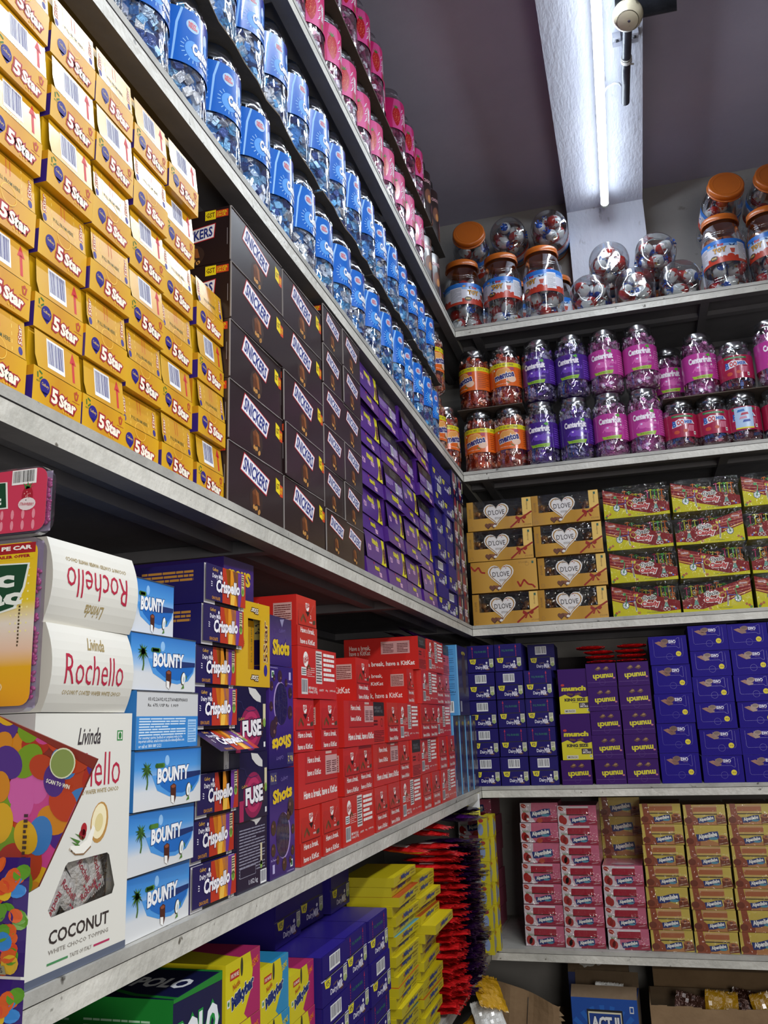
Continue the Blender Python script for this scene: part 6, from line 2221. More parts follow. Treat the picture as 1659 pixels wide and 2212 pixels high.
def munch(kind):
    w, h, d = .0985, .0785, .2
    P = M('#3a1460', .55, spec=.18)
    YB = M('#cfc41c', .4)
    if kind == 'king':
        w, h = .1, .15
    if kind == 'wide':
        w = .102
    g = G()
    g.box(-w / 2, w / 2, 0, d, 0, h - .0004, P, {'top': M('#4a2870', .35)})
    g.front()
    if kind == 'king':
        g.poly([(-w / 2, 0), (w / 2, 0), (w / 2, h * .38), (w * .3, h * .35), (w * .1, h * .42), (-w * .1, h * .36), (-w * .3, h * .43), (-w / 2, h * .38)], YB, 1)
        g.text('munch', w * .0, h * .56, w * .82, h * .11, YB, 2, bold=.06, shear=.05)
        g.disc(-w * .36, h * .64, .006, .004, M('#b82c2c'), 3)
        for s in (-1, 1):
            g.poly([(s * .002, h * .44), (s * .022, h * .47), (s * .024, h * .42), (s * .005, h * .40)][::s], M('#5a3424'), 3)
        g.text('KING SIZE', w * .02, h * .31, w * .7, h * .07, M('#2a2018'), 3, bold=.06)
        g.text('PACK', w * .02, h * .25, w * .2, h * .02, M('#2a2018'), 3, res=1)
        g.rect(w * .14, h * .12, w * .48, h * .24, M('#2a1a2c'), 3); g.text('13%\nMORE', w * .31, h * .18, w * .26, h * .09, M('#e4dede'), 4)
        g.rect(-w * .36, h * .02, w * .02, h * .1, M('#c8c4b0'), 3); g.text('MUNCH', -w * .17, h * .06, w * .3, h * .04, M('#3a2a3a'), 4, res=1)
        g.rect(w * .4, h * .05, w * .47, h * .1, M('#d8d8cc'), 3); g.disc(w * .435, h * .075, .002, .002, M('#2f7a3a'), 4)
        return Thing('wafer_carton', g.mesh('wafer_carton'))
    g.text('munch', w * .06, h * .42, w * .68, h * .24, YB, 2, rot=pi + .05, bold=.045, shear=.05)
    g.disc(w * .42, h * .36, .004, .0028, M('#b86a7a'), 2)
    for s in (-1, 1):
        cx = w * .04 + s * .013
        g.poly([(cx - .011, h * .74), (cx + s * .002, h * .68), (cx + .011, h * .76), (cx + .002, h * .88)], M('#5a3424'), 2)
        for k in range(3):
            g.stroke([(cx - .004 + .003 * k, h * .76), (cx + .001 + .003 * k, h * .83)], .001, M('#c8a06a'), 3)
    for k in range(20):
        g.rect(-w * .46 + k * w * .047, h * .185, -w * .46 + k * w * .047 + w * .025, h * .20, M('#7a5a9c'), 1)
    g.ring(w * .02, h * .2, .0095, .0101, M('#5a3a80'), 1, 14)
    return Thing('wafer_carton', g.mesh('wafer_carton'))


MU, MUK, MUW = munch('n'), munch('king'), munch('wide')
place(MU, (.322, YC + .008, ZD + .0006), 'purple wafer carton printed upside down, lowest under the yellow king size cartons', 'carton')
place(MUK, (.328, YC + .012, ZD + .0006 - .068 + .0786 + .0), 'half yellow purple wafer carton, its lower part hidden', 'carton') if False else None
place(MUK, (.330, YC + .014, ZD + .0800), 'yellow and purple king size wafer carton, lower of the two', 'carton')
place(MUK, (.334, YC + .016, ZD + .2305), 'yellow and purple king size wafer carton with 13% more, upper one', 'carton')
for ci, (T, x) in enumerate(((MU, .431), (MUW, .536))):
    for r in range(5):
        place(T, (x + RNG.uniform(-.0015, .0015), YC + .008 + RNG.uniform(0, .004), ZD + .0006 + r * .0788), 'purple wafer carton printed upside down, %s in the %s column' % (lvl(r, 5), ('left', 'right')[ci]), 'carton', 'upside-down purple wafer cartons', rz=RNG.uniform(-.02, .02))
for ci, x in enumerate((.43, .535)):
    for r in range(4):
        place(RP[r % 3], (x + (-.028 if (ci == 0 and r == 3) else 0) + RNG.uniform(-.004, .004), YC + .075, ZD + .3955 + r * .0165), 'red foil wafer pouch lying on the %s purple column, %s of four' % (('left', 'right')[ci], lvl(r, 4)), 'pouch', 'red pouches on the purple cartons', rz=RNG.uniform(-.1, .1), scale=(1.12, .8, .9))


def cake(w, h):
    d = .2
    V = M('#1a067a', .55, spec=.18)
    V2 = M('#3a2894', .3)
    g = G()
    g.box(-w / 2, w / 2, 0, d, 0, h - .0006, V, {'top': M('#8a84b4', .5)})
    g.front()
    # raised pack outline
    g.stroke([(-w * .18, h * .86), (w * .22, h * .86), (w * .27, h * .92), (w * .31, h * .92), (w * .31, h * .56), (w * .27, h * .56), (w * .22, h * .62), (-w * .14, h * .62)], .0012, V2, 1)
    g.stroke([(-w * .38, h * .9), (-w * .38, h * .34), (-w * .35, h * .27), (w * .35, h * .27), (w * .38, h * .34), (w * .38, h * .9)], .0008, V2, 1)
    BRN, LT = M('#6a3c30', .35, coat=.2), M('#8a5646', .35)
    g.poly([(-w * .34, h * .78), (-w * .26, h * .70), (-w * .14, h * .60), (-w * .08, h * .64), (-w * .10, h * .74), (-w * .22, h * .82)], LT, 3)
    g.disc(-w * .08, h * .80, w * .105, h * .10, BRN, 4, 14, rot=.2); g.disc(-w * .07, h * .83, w * .07, h * .055, M('#4a241c', .3), 5, 12)
    g.poly([(-w * .22, h * .76), (-w * .02, h * .68), (-w * .04, h * .62), (-w * .14, h * .60)], BRN, 4)
    g.text('CAKE', w * .12, h * .79, w * .19, h * .11, M('#e2deea'), 4, rot=pi, bold=.045)
    g.text('Chocolate', w * .14, h * .70, w * .12, h * .035, M('#8a6a9a'), 4, rot=pi, res=1)
    g.disc(w * .26, h * .36, .0085, .0085, M('#d8c41c'), 2, 20)
    g.text('₹10/-', w * .26, h * .36, .011, .0048, M('#4a3418'), 3, rot=pi, res=1)
    g.ring(w * .02, h * .27, .010, .0108, V2, 1, 14)
    return Thing('cake_carton', g.mesh('cake_carton'))


CK1, CK2 = cake(.1215, .0942), cake(.1225, .0832)
for ci, (x, n, T, hh) in enumerate(((.655, 5, CK1, .0946), (.783, 6, CK2, .0835), (.909, 6, CK2, .0832), (1.034, 6, CK2, .0832))):
    for r in range(n):
        place(T, (x + RNG.uniform(-.002, .002), YC + .008 + RNG.uniform(0, .004), ZD + .0006 + r * hh), 'violet-blue cake carton, %s in the %s column' % (lvl(r, n), ('first', 'second', 'third', 'fourth')[ci]), 'carton', 'violet-blue cake cartons', rz=RNG.uniform(-.02, .02))
# dark cartons standing behind
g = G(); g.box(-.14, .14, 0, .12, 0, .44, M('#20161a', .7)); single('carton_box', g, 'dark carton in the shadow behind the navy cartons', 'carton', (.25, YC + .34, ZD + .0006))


# ------------------------------------------------------------------ back shelf E: caramel cartons in shrink film
def alp(kind, open_):
    w, h, d = .127, .0625, .16
    straw = kind == 's'
    BASE = M('#cfc0c6' if straw else '#c4ac4c', .3, coat=.4)
    PINK, DR = M('#c0607c', .3, coat=.4), M('#94203c', .3, coat=.4)
    BRN, LB = M('#8a4024', .3, coat=.4), M('#b07848', .3, coat=.4)
    g = G()
    g.box(-w / 2, w / 2, 0, d, 0, h - .0008, BASE, {'top': M('#c06a80' if straw else '#a8764a', .25, coat=.5), 'right': PINK if straw else BASE, 'left': BASE})
    g.top(h)
    g.disc(0, .04, w * .3, .02, M('#c9a8b0' if straw else '#8a4a2c', .25, coat=.5), 1)
    g.front()
    if straw:
        g.poly([(-w * .2, h), (w * .5, h), (w * .5, 0), (-w * .1, 0), (-w * .22, h * .3)][::-1], PINK, 1)
        g.poly([(-w * .12, 0), (w * .5, 0), (w * .5, h * .22), (w * .2, h * .26), (-w * .05, h * .2)], DR, 2)
        for a, b, r in ((-.40, .3, .010), (-.34, .22, .009)):
            g.disc(w * a, h * b, r, r * 1.35, M('#a0201e', .25, coat=.6), 3, 14)
        for k in range(5):
            g.poly([(-w * .42 + k * .004, h * .5), (-w * .42 + k * .004 + .003, h * .52), (-w * .44 + k * .006, h * .66)], M('#4c7a34'), 4)
        g.disc(-w * .41, h * .84, .0095, .0065, M('#a02a22', .25, coat=.6), 3, 12, rot=-.5); g.stroke([(-w * .46, h * .88), (-w * .36, h * .80)], .002, M('#d89080'), 4)
        for t in range(10):
            a = t * .55
            r = .002 + t * .0012
            g.stroke([(w * .38 + r * cos(a), h * .40 + r * sin(a) * .9), (w * .38 + (r + .0012) * cos(a + .55), h * .40 + (r + .0012) * sin(a + .55) * .9)], .0022, M('#dcb4bc' if t % 2 else '#b02a44'), 3)
        g.text('STRAWBERRY', w * .38, h * .12, w * .18, h * .05, M('#dcb4bc'), 4, rot=.15, res=1)
    else:
        g.poly([(-w * .44, h), (-w * .30, h), (-w * .26, h * .45), (-w * .14, h * .25), (w * .1, h * .1), (w * .1, 0), (-w * .47, 0), (-w * .42, h * .4)][::-1], BRN, 1)
        g.disc(-w * .40, h * .22, .012, .010, M('#6e2e1a', .25, coat=.6), 2, 14)
        g.poly([(-w * .16, h * .0), (w * .3, 0), (w * .26, h * .16), (w * .02, h * .3), (-w * .14, h * .36)], LB, 2)
        cx, cz = w * .37, h * .30
        g.poly([(cx - .014, cz + .006), (cx + .014, cz + .008), (cx + .018, cz - .014), (cx - .013, cz - .017)], M('#6e3018', .25, coat=.5), 3)
        g.disc(cx, cz + .007, .014, .0065, M('#a0603a', .25, coat=.5), 4, 16); g.disc(cx, cz + .007, .006, .0026, M('#5a2412'), 5, 12)
        g.text('CARAMEL TOFFEE', cx + .001, cz - .011, .026, .003, M('#d8c0a0'), 6, rot=.2, res=1)
    if open_:
        # recessed opening with the inner tray behind
        top = M('#9c1830', .25, coat=.6) if straw else M('#a8603a', .25, coat=.6)
        g.rect(-w * .27, h * .54, w * .30, h * .95, top, 5)
        g.rect(-w * .27, h * .50, w * .30, h * .545, M('#2a1c18'), 6)
        g.rect(-w * .27, h * .86, w * .30, h * .96, M('#d8ccd0' if straw else '#c49a6a', .2, coat=.6), 6)
        if not straw:
            g.rect(-w * .27, h * .54, w * .30, h * .64, M('#c4a45c', .25, coat=.5), 6)
        tz, ts = .27, .86
    else:
        tz, ts = .46, 1.12
        if straw:
            g.disc(-w * .0, h * .1, .010, .008, M('#b04a34', .25, coat=.5), 3, 12)
            g.rect(-w * .34, h * .1, -w * .28, h * .22, M('#e0e0d8'), 4)
    cx = w * .03
    c, s = cos(.17), sin(.17)

    def q(a, b):
        return (cx + a * c - b * s, h * tz + a * s + b * c)
    hw, hh = w * .235 * ts, h * .17 * ts
    g.poly([q(-hw, -hh * .8), q(-hw * .4, -hh), q(hw * .5, -hh * .75), q(hw, -hh), q(hw * 1.02, hh * .8), q(hw * .4, hh), q(-hw * .5, hh * .75), q(-hw, hh)], M('#1c3270', .3, coat=.3), 7)
    g.disc(cx + hw * .5, h * tz - hh * .55, hw * .42, hh * .36, M('#4a8aa0'), 8, 12)
    g.text('Alpenliebe', cx, h * tz + .0005, hw * 1.75, hh * 1.5, M('#e4e2dc'), 10, rot=.17, bold=.05, shear=.1, out=M('#1c3270'), oo=.03)
    T = Thing('toffee_carton', g.mesh('toffee_carton'))
    f = G()
    rr = random.Random(4)
    n = 8
    # loose shrink film over the front and top edge
    Pf = [[(-w / 2 - .0006 + (w + .0012) * i / n, -.0042 - rr.uniform(0, .0016), -.0002 + (h) * j / 4) for i in range(n + 1)] for j in range(5)]
    for j in range(4):
        for i in range(n):
            f.face([Pf[j][i], Pf[j][i + 1], Pf[j + 1][i + 1], Pf[j + 1][i]], FILM2, True)
    T.part('shrink_film', f.mesh('shrink_film'))
    return T


AL = {(k, o): alp(k, o) for k in 'sg' for o in (0, 1)}
acols = [(.176, 's', '1111000', .0640), (.3045, 's', '1111111', .0625), (.4385, 's', '1111', .0628), (.5705, 'g', '1101111', .0632), (.704, 'g', '1111101', .0626), (.838, 'g', '0011111', .0628), (.972, 'g', '1111111', .0628)]
for ci, (x, k, ops, hh) in enumerate(acols):
    for r, o in enumerate(ops):
        place(AL[k, int(o)], (x + RNG.uniform(-.002, .002) + r * .001, YC + (.036, .030, .028, .022, .018, .018, .018)[ci] + RNG.uniform(0, .004) + r * .001, ZE + .0008 + r * hh),
              '%s toffee carton, %s, %s in the %s column' % ({'s': 'pink strawberry', 'g': 'gold caramel'}[k], 'window open' if o == '1' else 'closed front', lvl(r, len(ops)), ('first', 'second', 'third', 'fourth', 'fifth', 'sixth', 'seventh')[ci]),
              'carton', 'toffee cartons on the low back shelf', rz=RNG.uniform(-.03, .03))
for r in range(7):
    place(AL['g', 0], (.443, YC + .215, ZE + .0008 + r * .064), 'gold toffee carton behind the short pink column, %s' % lvl(r, 7), 'carton', 'gold cartons behind the short pink column', scale=(1.08, 1, 1.02))
for r in range(7):
    place(AL['s', 0], (-.079 + (.004 if r == 0 else 0), 3.345, ZE + .0008 + r * .0632), 'pink toffee carton in the dim corner stack, %s' % lvl(r, 7), 'carton', 'pink cartons in the corner stack', rz=RNG.uniform(-.03, .03) - .05)

# ------------------------------------------------------------------ bottom: open cartons
KI = noise_mat('kraft_inside', '#6e5a44', '#84705a', 6, .9, .2)


def open_carton(w, d, h, outer, flap=.05, draw=None, name='carton_box', torn=False, seed=1):
    g = G()
    rr = random.Random(seed)
    t = .004
    for (a, b, c, e, nm) in ((-w / 2, w / 2, 0, t, 'f'), (-w / 2, w / 2, d - t, d, 'b'), (-w / 2, -w / 2 + t, t, d - t, 'l'), (w / 2 - t, w / 2, t, d - t, 'r')):
        if torn and nm == 'f':
            n = 24
            for k in range(n):
                x0, x1 = a + (b - a) * k / n, a + (b - a) * (k + 1) / n
                g.box(x0, x1, c, e, 0, h - rr.uniform(0, .008), outer, {'back': KI})
        else:
            g.box(a, b, c, e, 0, h, outer, {'back': KI} if nm == 'f' else ({'front': KI} if nm == 'b' else {'left': KI, 'right': KI}))
    g.box(-w / 2 + t, w / 2 - t, t, d - t, 0, t, KI)
    if draw:
        g.front()
        draw(g, w, h)
    T = Thing(name, g.mesh(name))
    if flap:
        f = G(); f.box(-w / 2, w / 2, 0, .003, 0, flap, KI); T.part('flap', f.mesh('flap'), loc=(0, .001, h), rot=(-.9, 0, 0))
        f = G(); f.box(-w / 2, w / 2, 0, .003, 0, flap, KI); T.part('flap', f.mesh('flap'), loc=(0, d - .004, h), rot=(-.35, 0, 0))
    return T


def act(g, w, h):
    BL = M('#1a4a9c', .4)
    g.rect(-w / 2, 0, w / 2, h, BL, 1)
    for k in range(24):
        a0 = k * pi / 12
        g.poly([(0, h * .55), (w * .62 * cos(a0), h * .55 + w * .62 * sin(a0)), (w * .62 * cos(a0 + .12), h * .55 + w * .62 * sin(a0 + .12))], M('#2360b4', .4), 2) if abs(w * .62 * cos(a0 + .06)) <= w * .5 and abs(w * .62 * sin(a0 + .06)) < h * .43 else None
    g.rect(-w * .27, h * .66, w * .27, h * .90, M('#1d1a20'), 3); g.rect(-w * .25, h * .68, w * .25, h * .88, M('#d9d2b4'), 4); g.rect(-w * .235, h * .695, w * .235, h * .865, M('#1c3c88'), 5)
    g.text('ACT II', 0, h * .78, w * .42, h * .12, M('#e6e6e8'), 6, bold=.045, out=M('#14224a'), oo=.04)
    g.poly([(-w * .34, h * .50), (-w * .2, h * .62), (w * .2, h * .62), (w * .34, h * .50), (w * .2, h * .56), (-w * .2, h * .56)][::-1], M('#c89a2c'), 5)
    g.text('POPCORN', 0, h * .40, w * .6, h * .10, M('#d8b03c'), 5, bold=.05)
    g.rect(w * .38, h * .88, w * .44, h * .94, M('#dcdcdc'), 4); g.rect(w * .39, h * .89, w * .43, h * .93, M('#1a4a9c'), 5)


BLUEC = M('#1a4a9c', .45)
T = open_carton(.205, .14, .325, BLUEC, .045, act, 'popcorn_carton')
place(T, (.345, YC + .035, ZF + .001), 'blue popcorn carton standing open on the lowest shelf', 'carton', rz=-.04)
place(open_carton(.2, .13, .36, M('#1c2c6a', .5), .05, None, 'popcorn_carton'), (.325, YC + .19, ZF + .001), 'dark blue open carton behind the blue popcorn carton', 'carton', rz=.03)
place(open_carton(.2, .11, .39, M('#241a22', .6), .04, None, 'popcorn_carton'), (.315, YC + .345, ZF + .001), 'dark open carton farthest behind the blue popcorn carton', 'carton', rz=.0)


def packet(name, a, b, t, c1, c2, seed):
    g = G()
    P = pouch(name, a, b, t, c1, None, seed=seed, crump=.0012)
    return P


YP = pouch('snack_packet', .10, .13, .02, '#c8961c', None, seed=21)
WP = pouch('snack_packet', .09, .10, .016, '#cfcdc8', None, seed=22)
BP = pouch('snack_packet', .10, .12, .016, '#4a2a20', None, seed=23, metal=.4)
for i, (p, x, y, z, r) in enumerate(((WP, .36, .10, .30, (1.2, .1, .2)), (WP, .30, .22, .335, (1.3, .2, 0)), (WP, .37, .24, .345, (1.35, -.2, .3)), (WP, .33, .37, .385, (1.4, .5, .1)))):
    place(p, (x, YC + y - .01, ZF + z), 'silver-white packet sticking out of the %s' % ('blue popcorn carton', 'dark blue carton, left one', 'dark blue carton, right one', 'farthest dark carton')[i], 'packet', rot=r)
place(open_carton(.62, .20, .312, KRAFT, 0, None, 'cardboard_carton', True, 4), (.795, YC + .045, ZF + .001), 'wide open brown cardboard carton with a torn front rim on the lowest shelf', 'carton', rz=.01)
place(open_carton(.60, .16, .36, KRAFT, .06, None, 'cardboard_carton', False, 5), (.80, YC + .265, ZF + .001), 'brown cardboard carton behind the torn wide one, in shadow', 'carton')
for i, (p, x, r) in enumerate(((BP, .60, (1.3, .3, .2)), (YP, .70, (1.3, .1, .1)), (YP, .85, (1.35, -.2, .1)), (BP, .78, (1.2, .2, .0)))):
    place(p, (x, YC + .12 + .02 * i, ZF + .262), '%s snack packet inside the torn cardboard carton, %s' % (('brown', 'yellow', 'yellow', 'brown')[i], ('leftmost', 'second from the left', 'rightmost', 'third from the left')[i]), 'packet', rot=r)
place(open_carton(.26, .2, .16, KRAFT, .03, None, 'cardboard_carton', True, 8), (.088, YC + .20, ZF + .001), 'low brown cardboard carton behind, left of the popcorn carton', 'carton')

# torn leaning cardboard and yellow packets in the corner
g = G()
rr = random.Random(12)
n = 16
for i in range(n):
    u0, u1 = i / n, (i + 1) / n
    for j in range(10):
        v0, v1 = j / 10, (j + 1) / 10
        def P(u, v):
            e = .23 + .02 * sin(9 * v) + (rr.uniform(0, .02) if u > .99 else 0)
            return ((u - .45) * e, -.04 * u * u + .03 * sin(v * 3) + .01 * sin(12 * u), v * .36 - .05 * u * u)
        g.face([P(u0, v0), P(u1, v0), P(u1, v1), P(u0, v1)], KRAFT, True)
for k in range(26):
    v = k / 26
    e = .55 * (.23 + .02 * sin(9 * v))
    q = (e, -.04 + .03 * sin(v * 3), v * .36 - .05)
    g.face([q, (q[0] + rr.uniform(.004, .022), q[1] + rr.uniform(-.008, .008), q[2] + .004), (q[0] + rr.uniform(.0, .012), q[1], q[2] + .016), (q[0], q[1], q[2] + .014)], M('#8f7658', .9))
g.tube([(.04, -.018 + .03 * sin(t * .3) - .002, t * .036) for t in range(10)], .0012, M('#2a2622'), 5)
single('cardboard_piece', g, 'torn brown cardboard piece leaning in the corner below the shelves', 'cardboard', (.035, YC - .01, ZF + .002), rot=(-.18, .12, .15))
for i, (x, y, z, p, r, t) in enumerate(((.005, 3.00, .655, YP, (.5, .3, .6), 'on top of the pile'), (.015, 2.95, .60, WP, (.9, -.2, .4), 'white backed, in the middle'), (-.03, 2.93, .55, YP, (.4, .5, -.3), 'leaning on the cardboard'),
                                    (-.01, 2.90, .48, YP, (1.0, .2, .9), 'lowest in view'), (-.05, 3.02, .68, YP, (.3, .1, 1.2), 'at the back under the shelf'))):
    place(p, (x - .01, y, z), 'yellow snack packet in the corner heap, ' + t, 'packet', 'yellow packets in the corner heap', rot=r)
g = G(); g.box(-.14, .07, 2.78, 3.06, ZF + .001, .47, KRAFT); single('cardboard_carton', g, 'closed brown carton under the heap of yellow packets', 'carton')

# ------------------------------------------------------------------ hanging packs in the foreground
def tictac(w, h, base, kind):
    g = G()
    CL = clear_mat('blister', '#e9e4ee', .5, .12, .15, 20, .12, (1, 1, 1))
    # clear shell
    n = 8
    r = .012
    def rr_pts(ww, hh, rad):
        P = []
        for cx, cz, a0 in ((ww / 2 - rad, rad, -pi / 2), (ww / 2 - rad, hh - rad, 0), (-ww / 2 + rad, hh - rad, pi / 2), (-ww / 2 + rad, rad, pi)):
            for k in range(5):
                a = a0 + k * pi / 8
                P.append((cx + rad * cos(a), cz + rad * sin(a)))
        return P
    P = rr_pts(w, h, r)
    g.front(0)
    g.poly(P, CL, 0)
    m = len(P)
    for i in range(m):
        a, b = P[i], P[(i + 1) % m]
        g.face([(a[0], 0, a[1]), (b[0], 0, b[1]), (b[0], .009, b[1]), (a[0], .009, a[1])], CL)
    g.face([(a, .009, b) for a, b in P][::-1], CL)
    T = Thing('mint_pack', g.mesh('mint_pack'))
    c = G(); c.front(-.0012); c.O.x += w * .07
    iw, ih = w * .90, h * .93
    O = [(a - w * .03, b + h * .035) for a, b in rr_pts(iw, ih, .009)]
    if kind == 's':
        c.poly(O, M('#c43a56', .35), 0)
        c.poly(O[::-1], M('#b8a8b0'), -1)
        for row in range(2):
            for k in range(9):
                c.disc(-w * .4 + k * w * .09, h * (.17 + .16 * row) - .0003 * k, .0016, .0042, M('#dc8a9a'), 1, 10)
        c.barcode(w * .12, h * .74, w * .33, h * .96, 2, 16, fg='#3a3a3a')
        c.disc(w * .26, h * .56, .0055, .0085, M('#a01c30'), 2, 14)
        for k in range(10):
            c.disc(w * .26 + .0035 * cos(k * 2.4) * (k / 10), h * .56 + .006 * sin(k * 2.4) * (k / 10), .0005, .0007, M('#e0a0a0'), 3, 5)
        for a in (-.6, 0, .6, 1.2):
            c.poly([(w * .26 - .002, h * .66), (w * .26 + .002, h * .67), (w * .26 + .008 * sin(a), h * .67 + .006 * cos(a))], M('#3f7a3c'), 3)
        c.disc(w * .26, h * .44, .0085, .0055, M('#ddcfd2'), 3, 16)
        c.text('STRAWBERRY', w * .26, h * .435, .014, .0026, M('#b02040'), 4, res=1, rot=-.1)
        c.poly([(-w * .42, h * .40), (w * .10, h * .40), (w * .08, h * .80), (-w * .42, h * .84)], M('#dfe2dc'), 2)
        c.poly([(-w * .42, h * .42), (w * .085, h * .42), (w * .065, h * .79), (-w * .42, h * .82)], M('#17422a'), 3)
        c.text('tic\ntac', -w * .10, h * .61, w * .28, h * .30, M('#dfe2dc'), 4, bold=.045)
    else:
        mt = ramp_mat('mango_card', 'z', [(0, '#d8901c'), (h * .25, '#d8a01c'), (h * .35, '#dcb8a0'), (h * .5, '#dcd0c4'), (h * .62, '#d8bc2c'), (h, '#dcb01c')], .35)
        c.poly(O, mt, 0)
        c.poly(O[::-1], M('#b8a8b0'), -1)
        c.rect(-w * .46, h * .90, w * .40, h * .96, M('#9c1c24'), 1); c.text('JAR PE CAR', w * .16, h * .93, w * .42, h * .032, M('#ece4e0'), 2, bold=.05)
        c.rect(-w * .05, h * .865, w * .39, h * .90, M('#d8b81c'), 1); c.text('RETAILER OFFER', w * .18, h * .883, w * .36, h * .019, M('#9c1c24'), 2, bold=.05, res=1)
        c.poly([(-w * .45, h * .56), (w * .02, h * .54), (w * .26, h * .58), (w * .33, h * .70), (w * .36, h * .84), (-w * .45, h * .86)], M('#dfe2dc'), 2)
        c.poly([(-w * .45, h * .565), (w * .02, h * .548), (w * .24, h * .59), (w * .31, h * .70), (w * .342, h * .832), (-w * .45, h * .852)], M('#17422a'), 3)
        c.text('tic\ntac', w * .09, h * .70, w * .44, h * .20, M('#dfe2dc'), 4, bold=.045)
        # small sachet and mango
        c.rect(-w * .04, h * .36, w * .13, h * .50, M('#c87a20'), 2); c.rect(-w * .0, h * .42, w * .08, h * .46, M('#17422a'), 3); c.text('tic\ntac', w * .04, h * .44, w * .06, h * .03, M('#dfe2dc'), 4, res=1)
        c.disc(w * .05, h * .27, w * .105, h * .085, M('#d8b83c'), 2, 20)
        for k in range(-2, 3):
            c.stroke([(w * (.05 + .035 * k) - .003, h * .20), (w * (.05 + .035 * k) + .003, h * .34)], .0012, M('#b8862c'), 3)
            c.stroke([(-w * .04, h * (.27 + .025 * k) + .002), (w * .14, h * (.27 + .025 * k) - .002)], .0012, M('#b8862c'), 3)
        c.disc(w * .02, h * .14, w * .17, h * .05, M('#dcc08a'), 3, 20); c.disc(w * .02, h * .14, w * .16, h * .044, M('#c8822c'), 4, 20)
        c.text('MANGO', w * .02, h * .14, w * .24, h * .032, M('#ece4dc'), 5, bold=.05)
        for i in range(9):
            for j in range(4):
                c.disc(w * (.22 + .045 * j), h * (.45 + .045 * i), .0009, .0009, M('#e8dc9a'), 1, 6)
        c.lines(w * .285, h * .36, w * .30, h * .6, 12, M('#4a3a20'), 1, fill=.6)
    T.part('card', c.mesh('card'))
    mi = G()
    mi.front(.0075)
    mi.rect(-w * .48, .003, w * .48, h - .003, M('#b4aac0', .5), 0)
    rr = random.Random(3)
    for k in range(34):
        mi.ell((w * .476 + rr.uniform(-.003, .0), .005, rr.uniform(.008, h * .8)), (.0019, .0015, .0027), M('#c04a8c', .3, coat=.4), rot=Matrix.Rotation(rr.uniform(-1.5, 1.5), 3, 'Y'), nu=8, nv=5)
    T.part('mints', mi.mesh('mints'), stuff=True)
    return T


place(tictac(.115, .058, '', 's'), (.037, .598, 1.662), 'clear mint pack with a pink strawberry card, hanging at the left edge', 'mint pack', rz=0)
place(tictac(.112, .142, '', 'm'), (.0335, .598, 1.518), 'clear mint pack with a yellow mango card, hanging below the pink one', 'mint pack', rz=0)
g = G()
RD = M('#8e1418', .35, coat=.3)
g.tube([(.045, .585, 1.722), (.0465, .585, 1.735), (.0465, .585, 1.764), (.044, .585, 1.772), (.03, .585, 1.774), (.0, .585, 1.774)], .0042, RD, 10)
g.tube([(.0, .588, 1.765), (.035, .588, 1.765), (.040, .588, 1.758), (.040, .588, 1.722)], .003, RD, 10)
single('hanging_hook', g, 'red plastic hanging hook at the left edge above the mint packs', 'hook')

# bag card with printed sweets
g = G()
# (x, z) outline, seen from the aisle
OUT = [(.085, 1.36), (.178, 1.408), (.2165, 1.484), (.141, 1.513), (.085, 1.540)]
g.frame((0, 0, 0), (1, 0, 0), (0, 0, 1))
base = M('#7a2a20', .35, coat=.3)
g.poly(OUT, base, 1)
g.poly(OUT[::-1], M('#9a9088'), -3)
for i in range(len(OUT)):
    a, b = OUT[i], OUT[(i + 1) % len(OUT)]
    g.face([(a[0], 0, a[1]), (b[0], 0, b[1]), (b[0], .0015, b[1]), (a[0], .0015, a[1])], base)
rr = random.Random(31)
cols = ['#b03a1c', '#b8407e', '#3a72b0', '#6c8c1c', '#c07a1c', '#4a2a78', '#a02a1c', '#c0589a', '#5a8a20', '#c89a1c', '#a83a1c']


def inside(x, z, r):
    n_ = len(OUT)
    for i in range(n_):
        (x0, z0), (x1, z1) = OUT[i], OUT[(i + 1) % n_]
        dx, dz = x1 - x0, z1 - z0
        if (dx * (z - z0) - dz * (x - x0)) / math.hypot(dx, dz) < r:
            return False
    return True


def clip(poly_, out):
    for i in range(len(out)):
        (x0, z0), (x1, z1) = out[i], out[(i + 1) % len(out)]
        res = []
        for j in range(len(poly_)):
            p, q = poly_[j], poly_[(j + 1) % len(poly_)]
            sp = (x1 - x0) * (p[1] - z0) - (z1 - z0) * (p[0] - x0)
            sq = (x1 - x0) * (q[1] - z0) - (z1 - z0) * (q[0] - x0)
            if sp >= 0:
                res.append(p)
            if sp * sq < 0:
                t = sp / (sp - sq)
                res.append((p[0] + (q[0] - p[0]) * t, p[1] + (q[1] - p[1]) * t))
        poly_ = res
        if len(poly_) < 3:
            return None
    return poly_


k = 0
CLIPO = [(.085, 1.36), (.178, 1.408), (.2165, 1.484), (.141, 1.513), (.085, 1.540)]
pts_ = [(x * .0135 + (.006 if z % 2 else 0) + .078 + rr.uniform(-.003, .003), z * .0115 + 1.355 + rr.uniform(-.003, .003)) for x in range(12) for z in range(18)]
rr.shuffle(pts_)
for x, z in pts_:
    r = rr.uniform(.008, .0105)
    a0 = rr.uniform(0, 3)
    el = [(x + r * 1.2 * cos(t * pi / 10) * cos(a0) - r * .92 * sin(t * pi / 10) * sin(a0), z + r * 1.2 * cos(t * pi / 10) * sin(a0) + r * .92 * sin(t * pi / 10) * cos(a0)) for t in range(20)]
    el = clip(el, CLIPO)
    if el:
        g.poly(el, M(cols[k % len(cols)], .3, coat=.3), 2 + k * .04)
        k += 1
g.disc(.1925, 1.482, .0095, .0095, M('#cfd2b4'), 14, 24); g.disc(.1925, 1.482, .0086, .0086, M('#7c8c4c'), 15, 24)
g.text('SCAN TO WIN', .190, 1.4695, .018, .0028, M('#d8d4c4'), 16, rot=-.25, bold=.04, res=1)
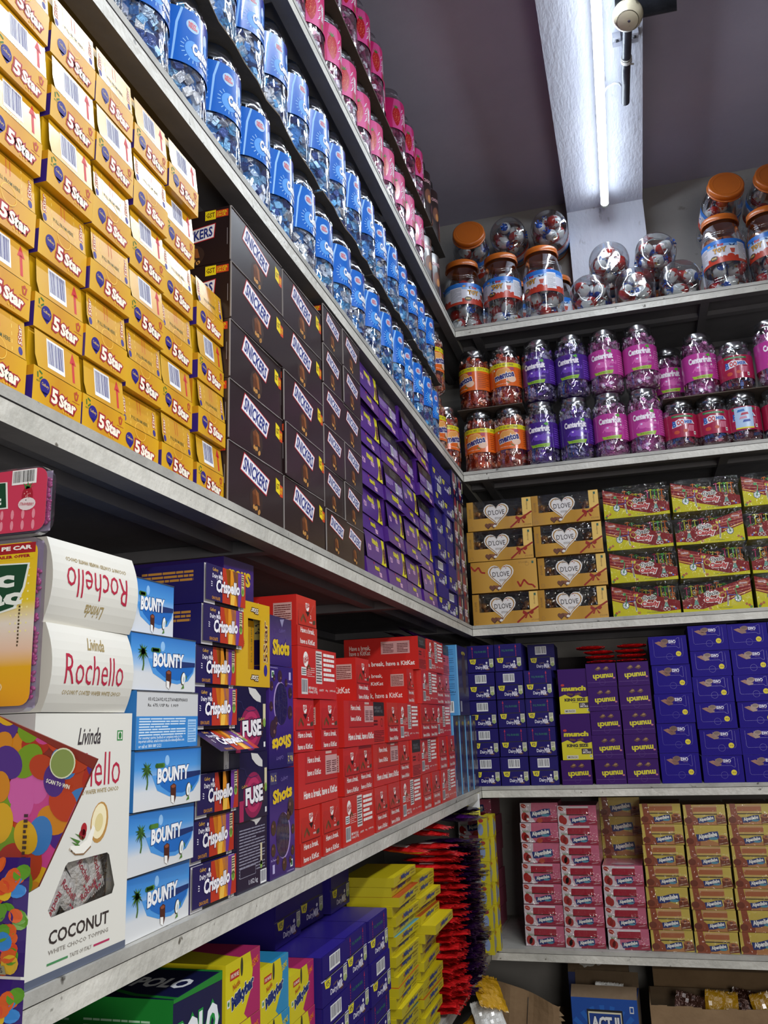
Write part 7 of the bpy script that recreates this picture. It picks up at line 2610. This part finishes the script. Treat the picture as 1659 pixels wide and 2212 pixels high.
g.lines(.166, 1.420, .169, 1.452, 10, M('#3c2a2a'), 14, fill=.6)
single('sweet_bag', g, 'flat tilted bag card printed with coloured sweets, in front of the coconut box', 'bag', (0, .5, 0))


def gem_pouch():
    w, h = .075, .062
    g = G()
    rr = random.Random(8)
    V = M('#2a1258', .3, coat=.4)
    n = 10
    for s in (0, 1):
        for i in range(n):
            for j in range(n):
                P = []
                for a, b in ((i, j), (i + 1, j), (i + 1, j + 1), (i, j + 1)):
                    u, v = a / n * 2 - 1, b / n * 2 - 1
                    k_ = (1 - abs(u) ** 4) * (1 - abs(v) ** 4)
                    P.append((u * w / 2, (-.006 if s else .006) * k_ + .006, (v + 1) / 2 * h))
                g.face(P if s else P[::-1], V, True)
    n0 = len(g.v)
    g.front(0)
    for k in range(70):
        x = w * rr.choice((rr.uniform(.12, .46), rr.uniform(-.46, .46)))
        z = rr.uniform(.05, .95) * h if x > w * .1 else rr.choice((rr.uniform(.04, .22), rr.uniform(.8, .96))) * h
        r = rr.uniform(.003, .0048)
        g.disc(x, z, r * 1.2, r, M(rr.choice(['#b03a1c', '#a83a8a', '#2a6aa8', '#4a7a1c', '#b8941c', '#33185c', '#b04a1c']), .3, coat=.4), 1 + k * .06, 12, rot=rr.uniform(0, 3))
    g.text('GEMS', -w * .08, h * .55, w * .62, h * .24, M('#d8d4dc'), 7, bold=.045, out=M('#33185c'), oo=.06)
    g.rect(w * .0, h * .02, w * .36, h * .1, M('#8a8a70'), 7); g.text('SURPRISE TOYS', w * .18, h * .06, w * .32, h * .05, M('#3a2a3a'), 8, res=1)
    for i in range(n0, len(g.v)):
        x, y, z = g.v[i]
        u, v = x / (w / 2), z / h * 2 - 1
        g.v[i] = (x, y + .006 - .0065 * max(0, (1 - abs(u) ** 4)) * max(0, (1 - abs(v) ** 4)), z)
    return Thing('gem_pouch', g.mesh('gem_pouch'))


GP = gem_pouch()
for i in range(3):
    place(GP, (.171 + .0005 * i, .445, 1.3705 - i * .0635), 'purple pouch strip piece printed with coloured sweets at the lower left edge, %s' % ('upper', 'middle', 'lower')[i], 'pouch', 'strip of purple sweet pouches')
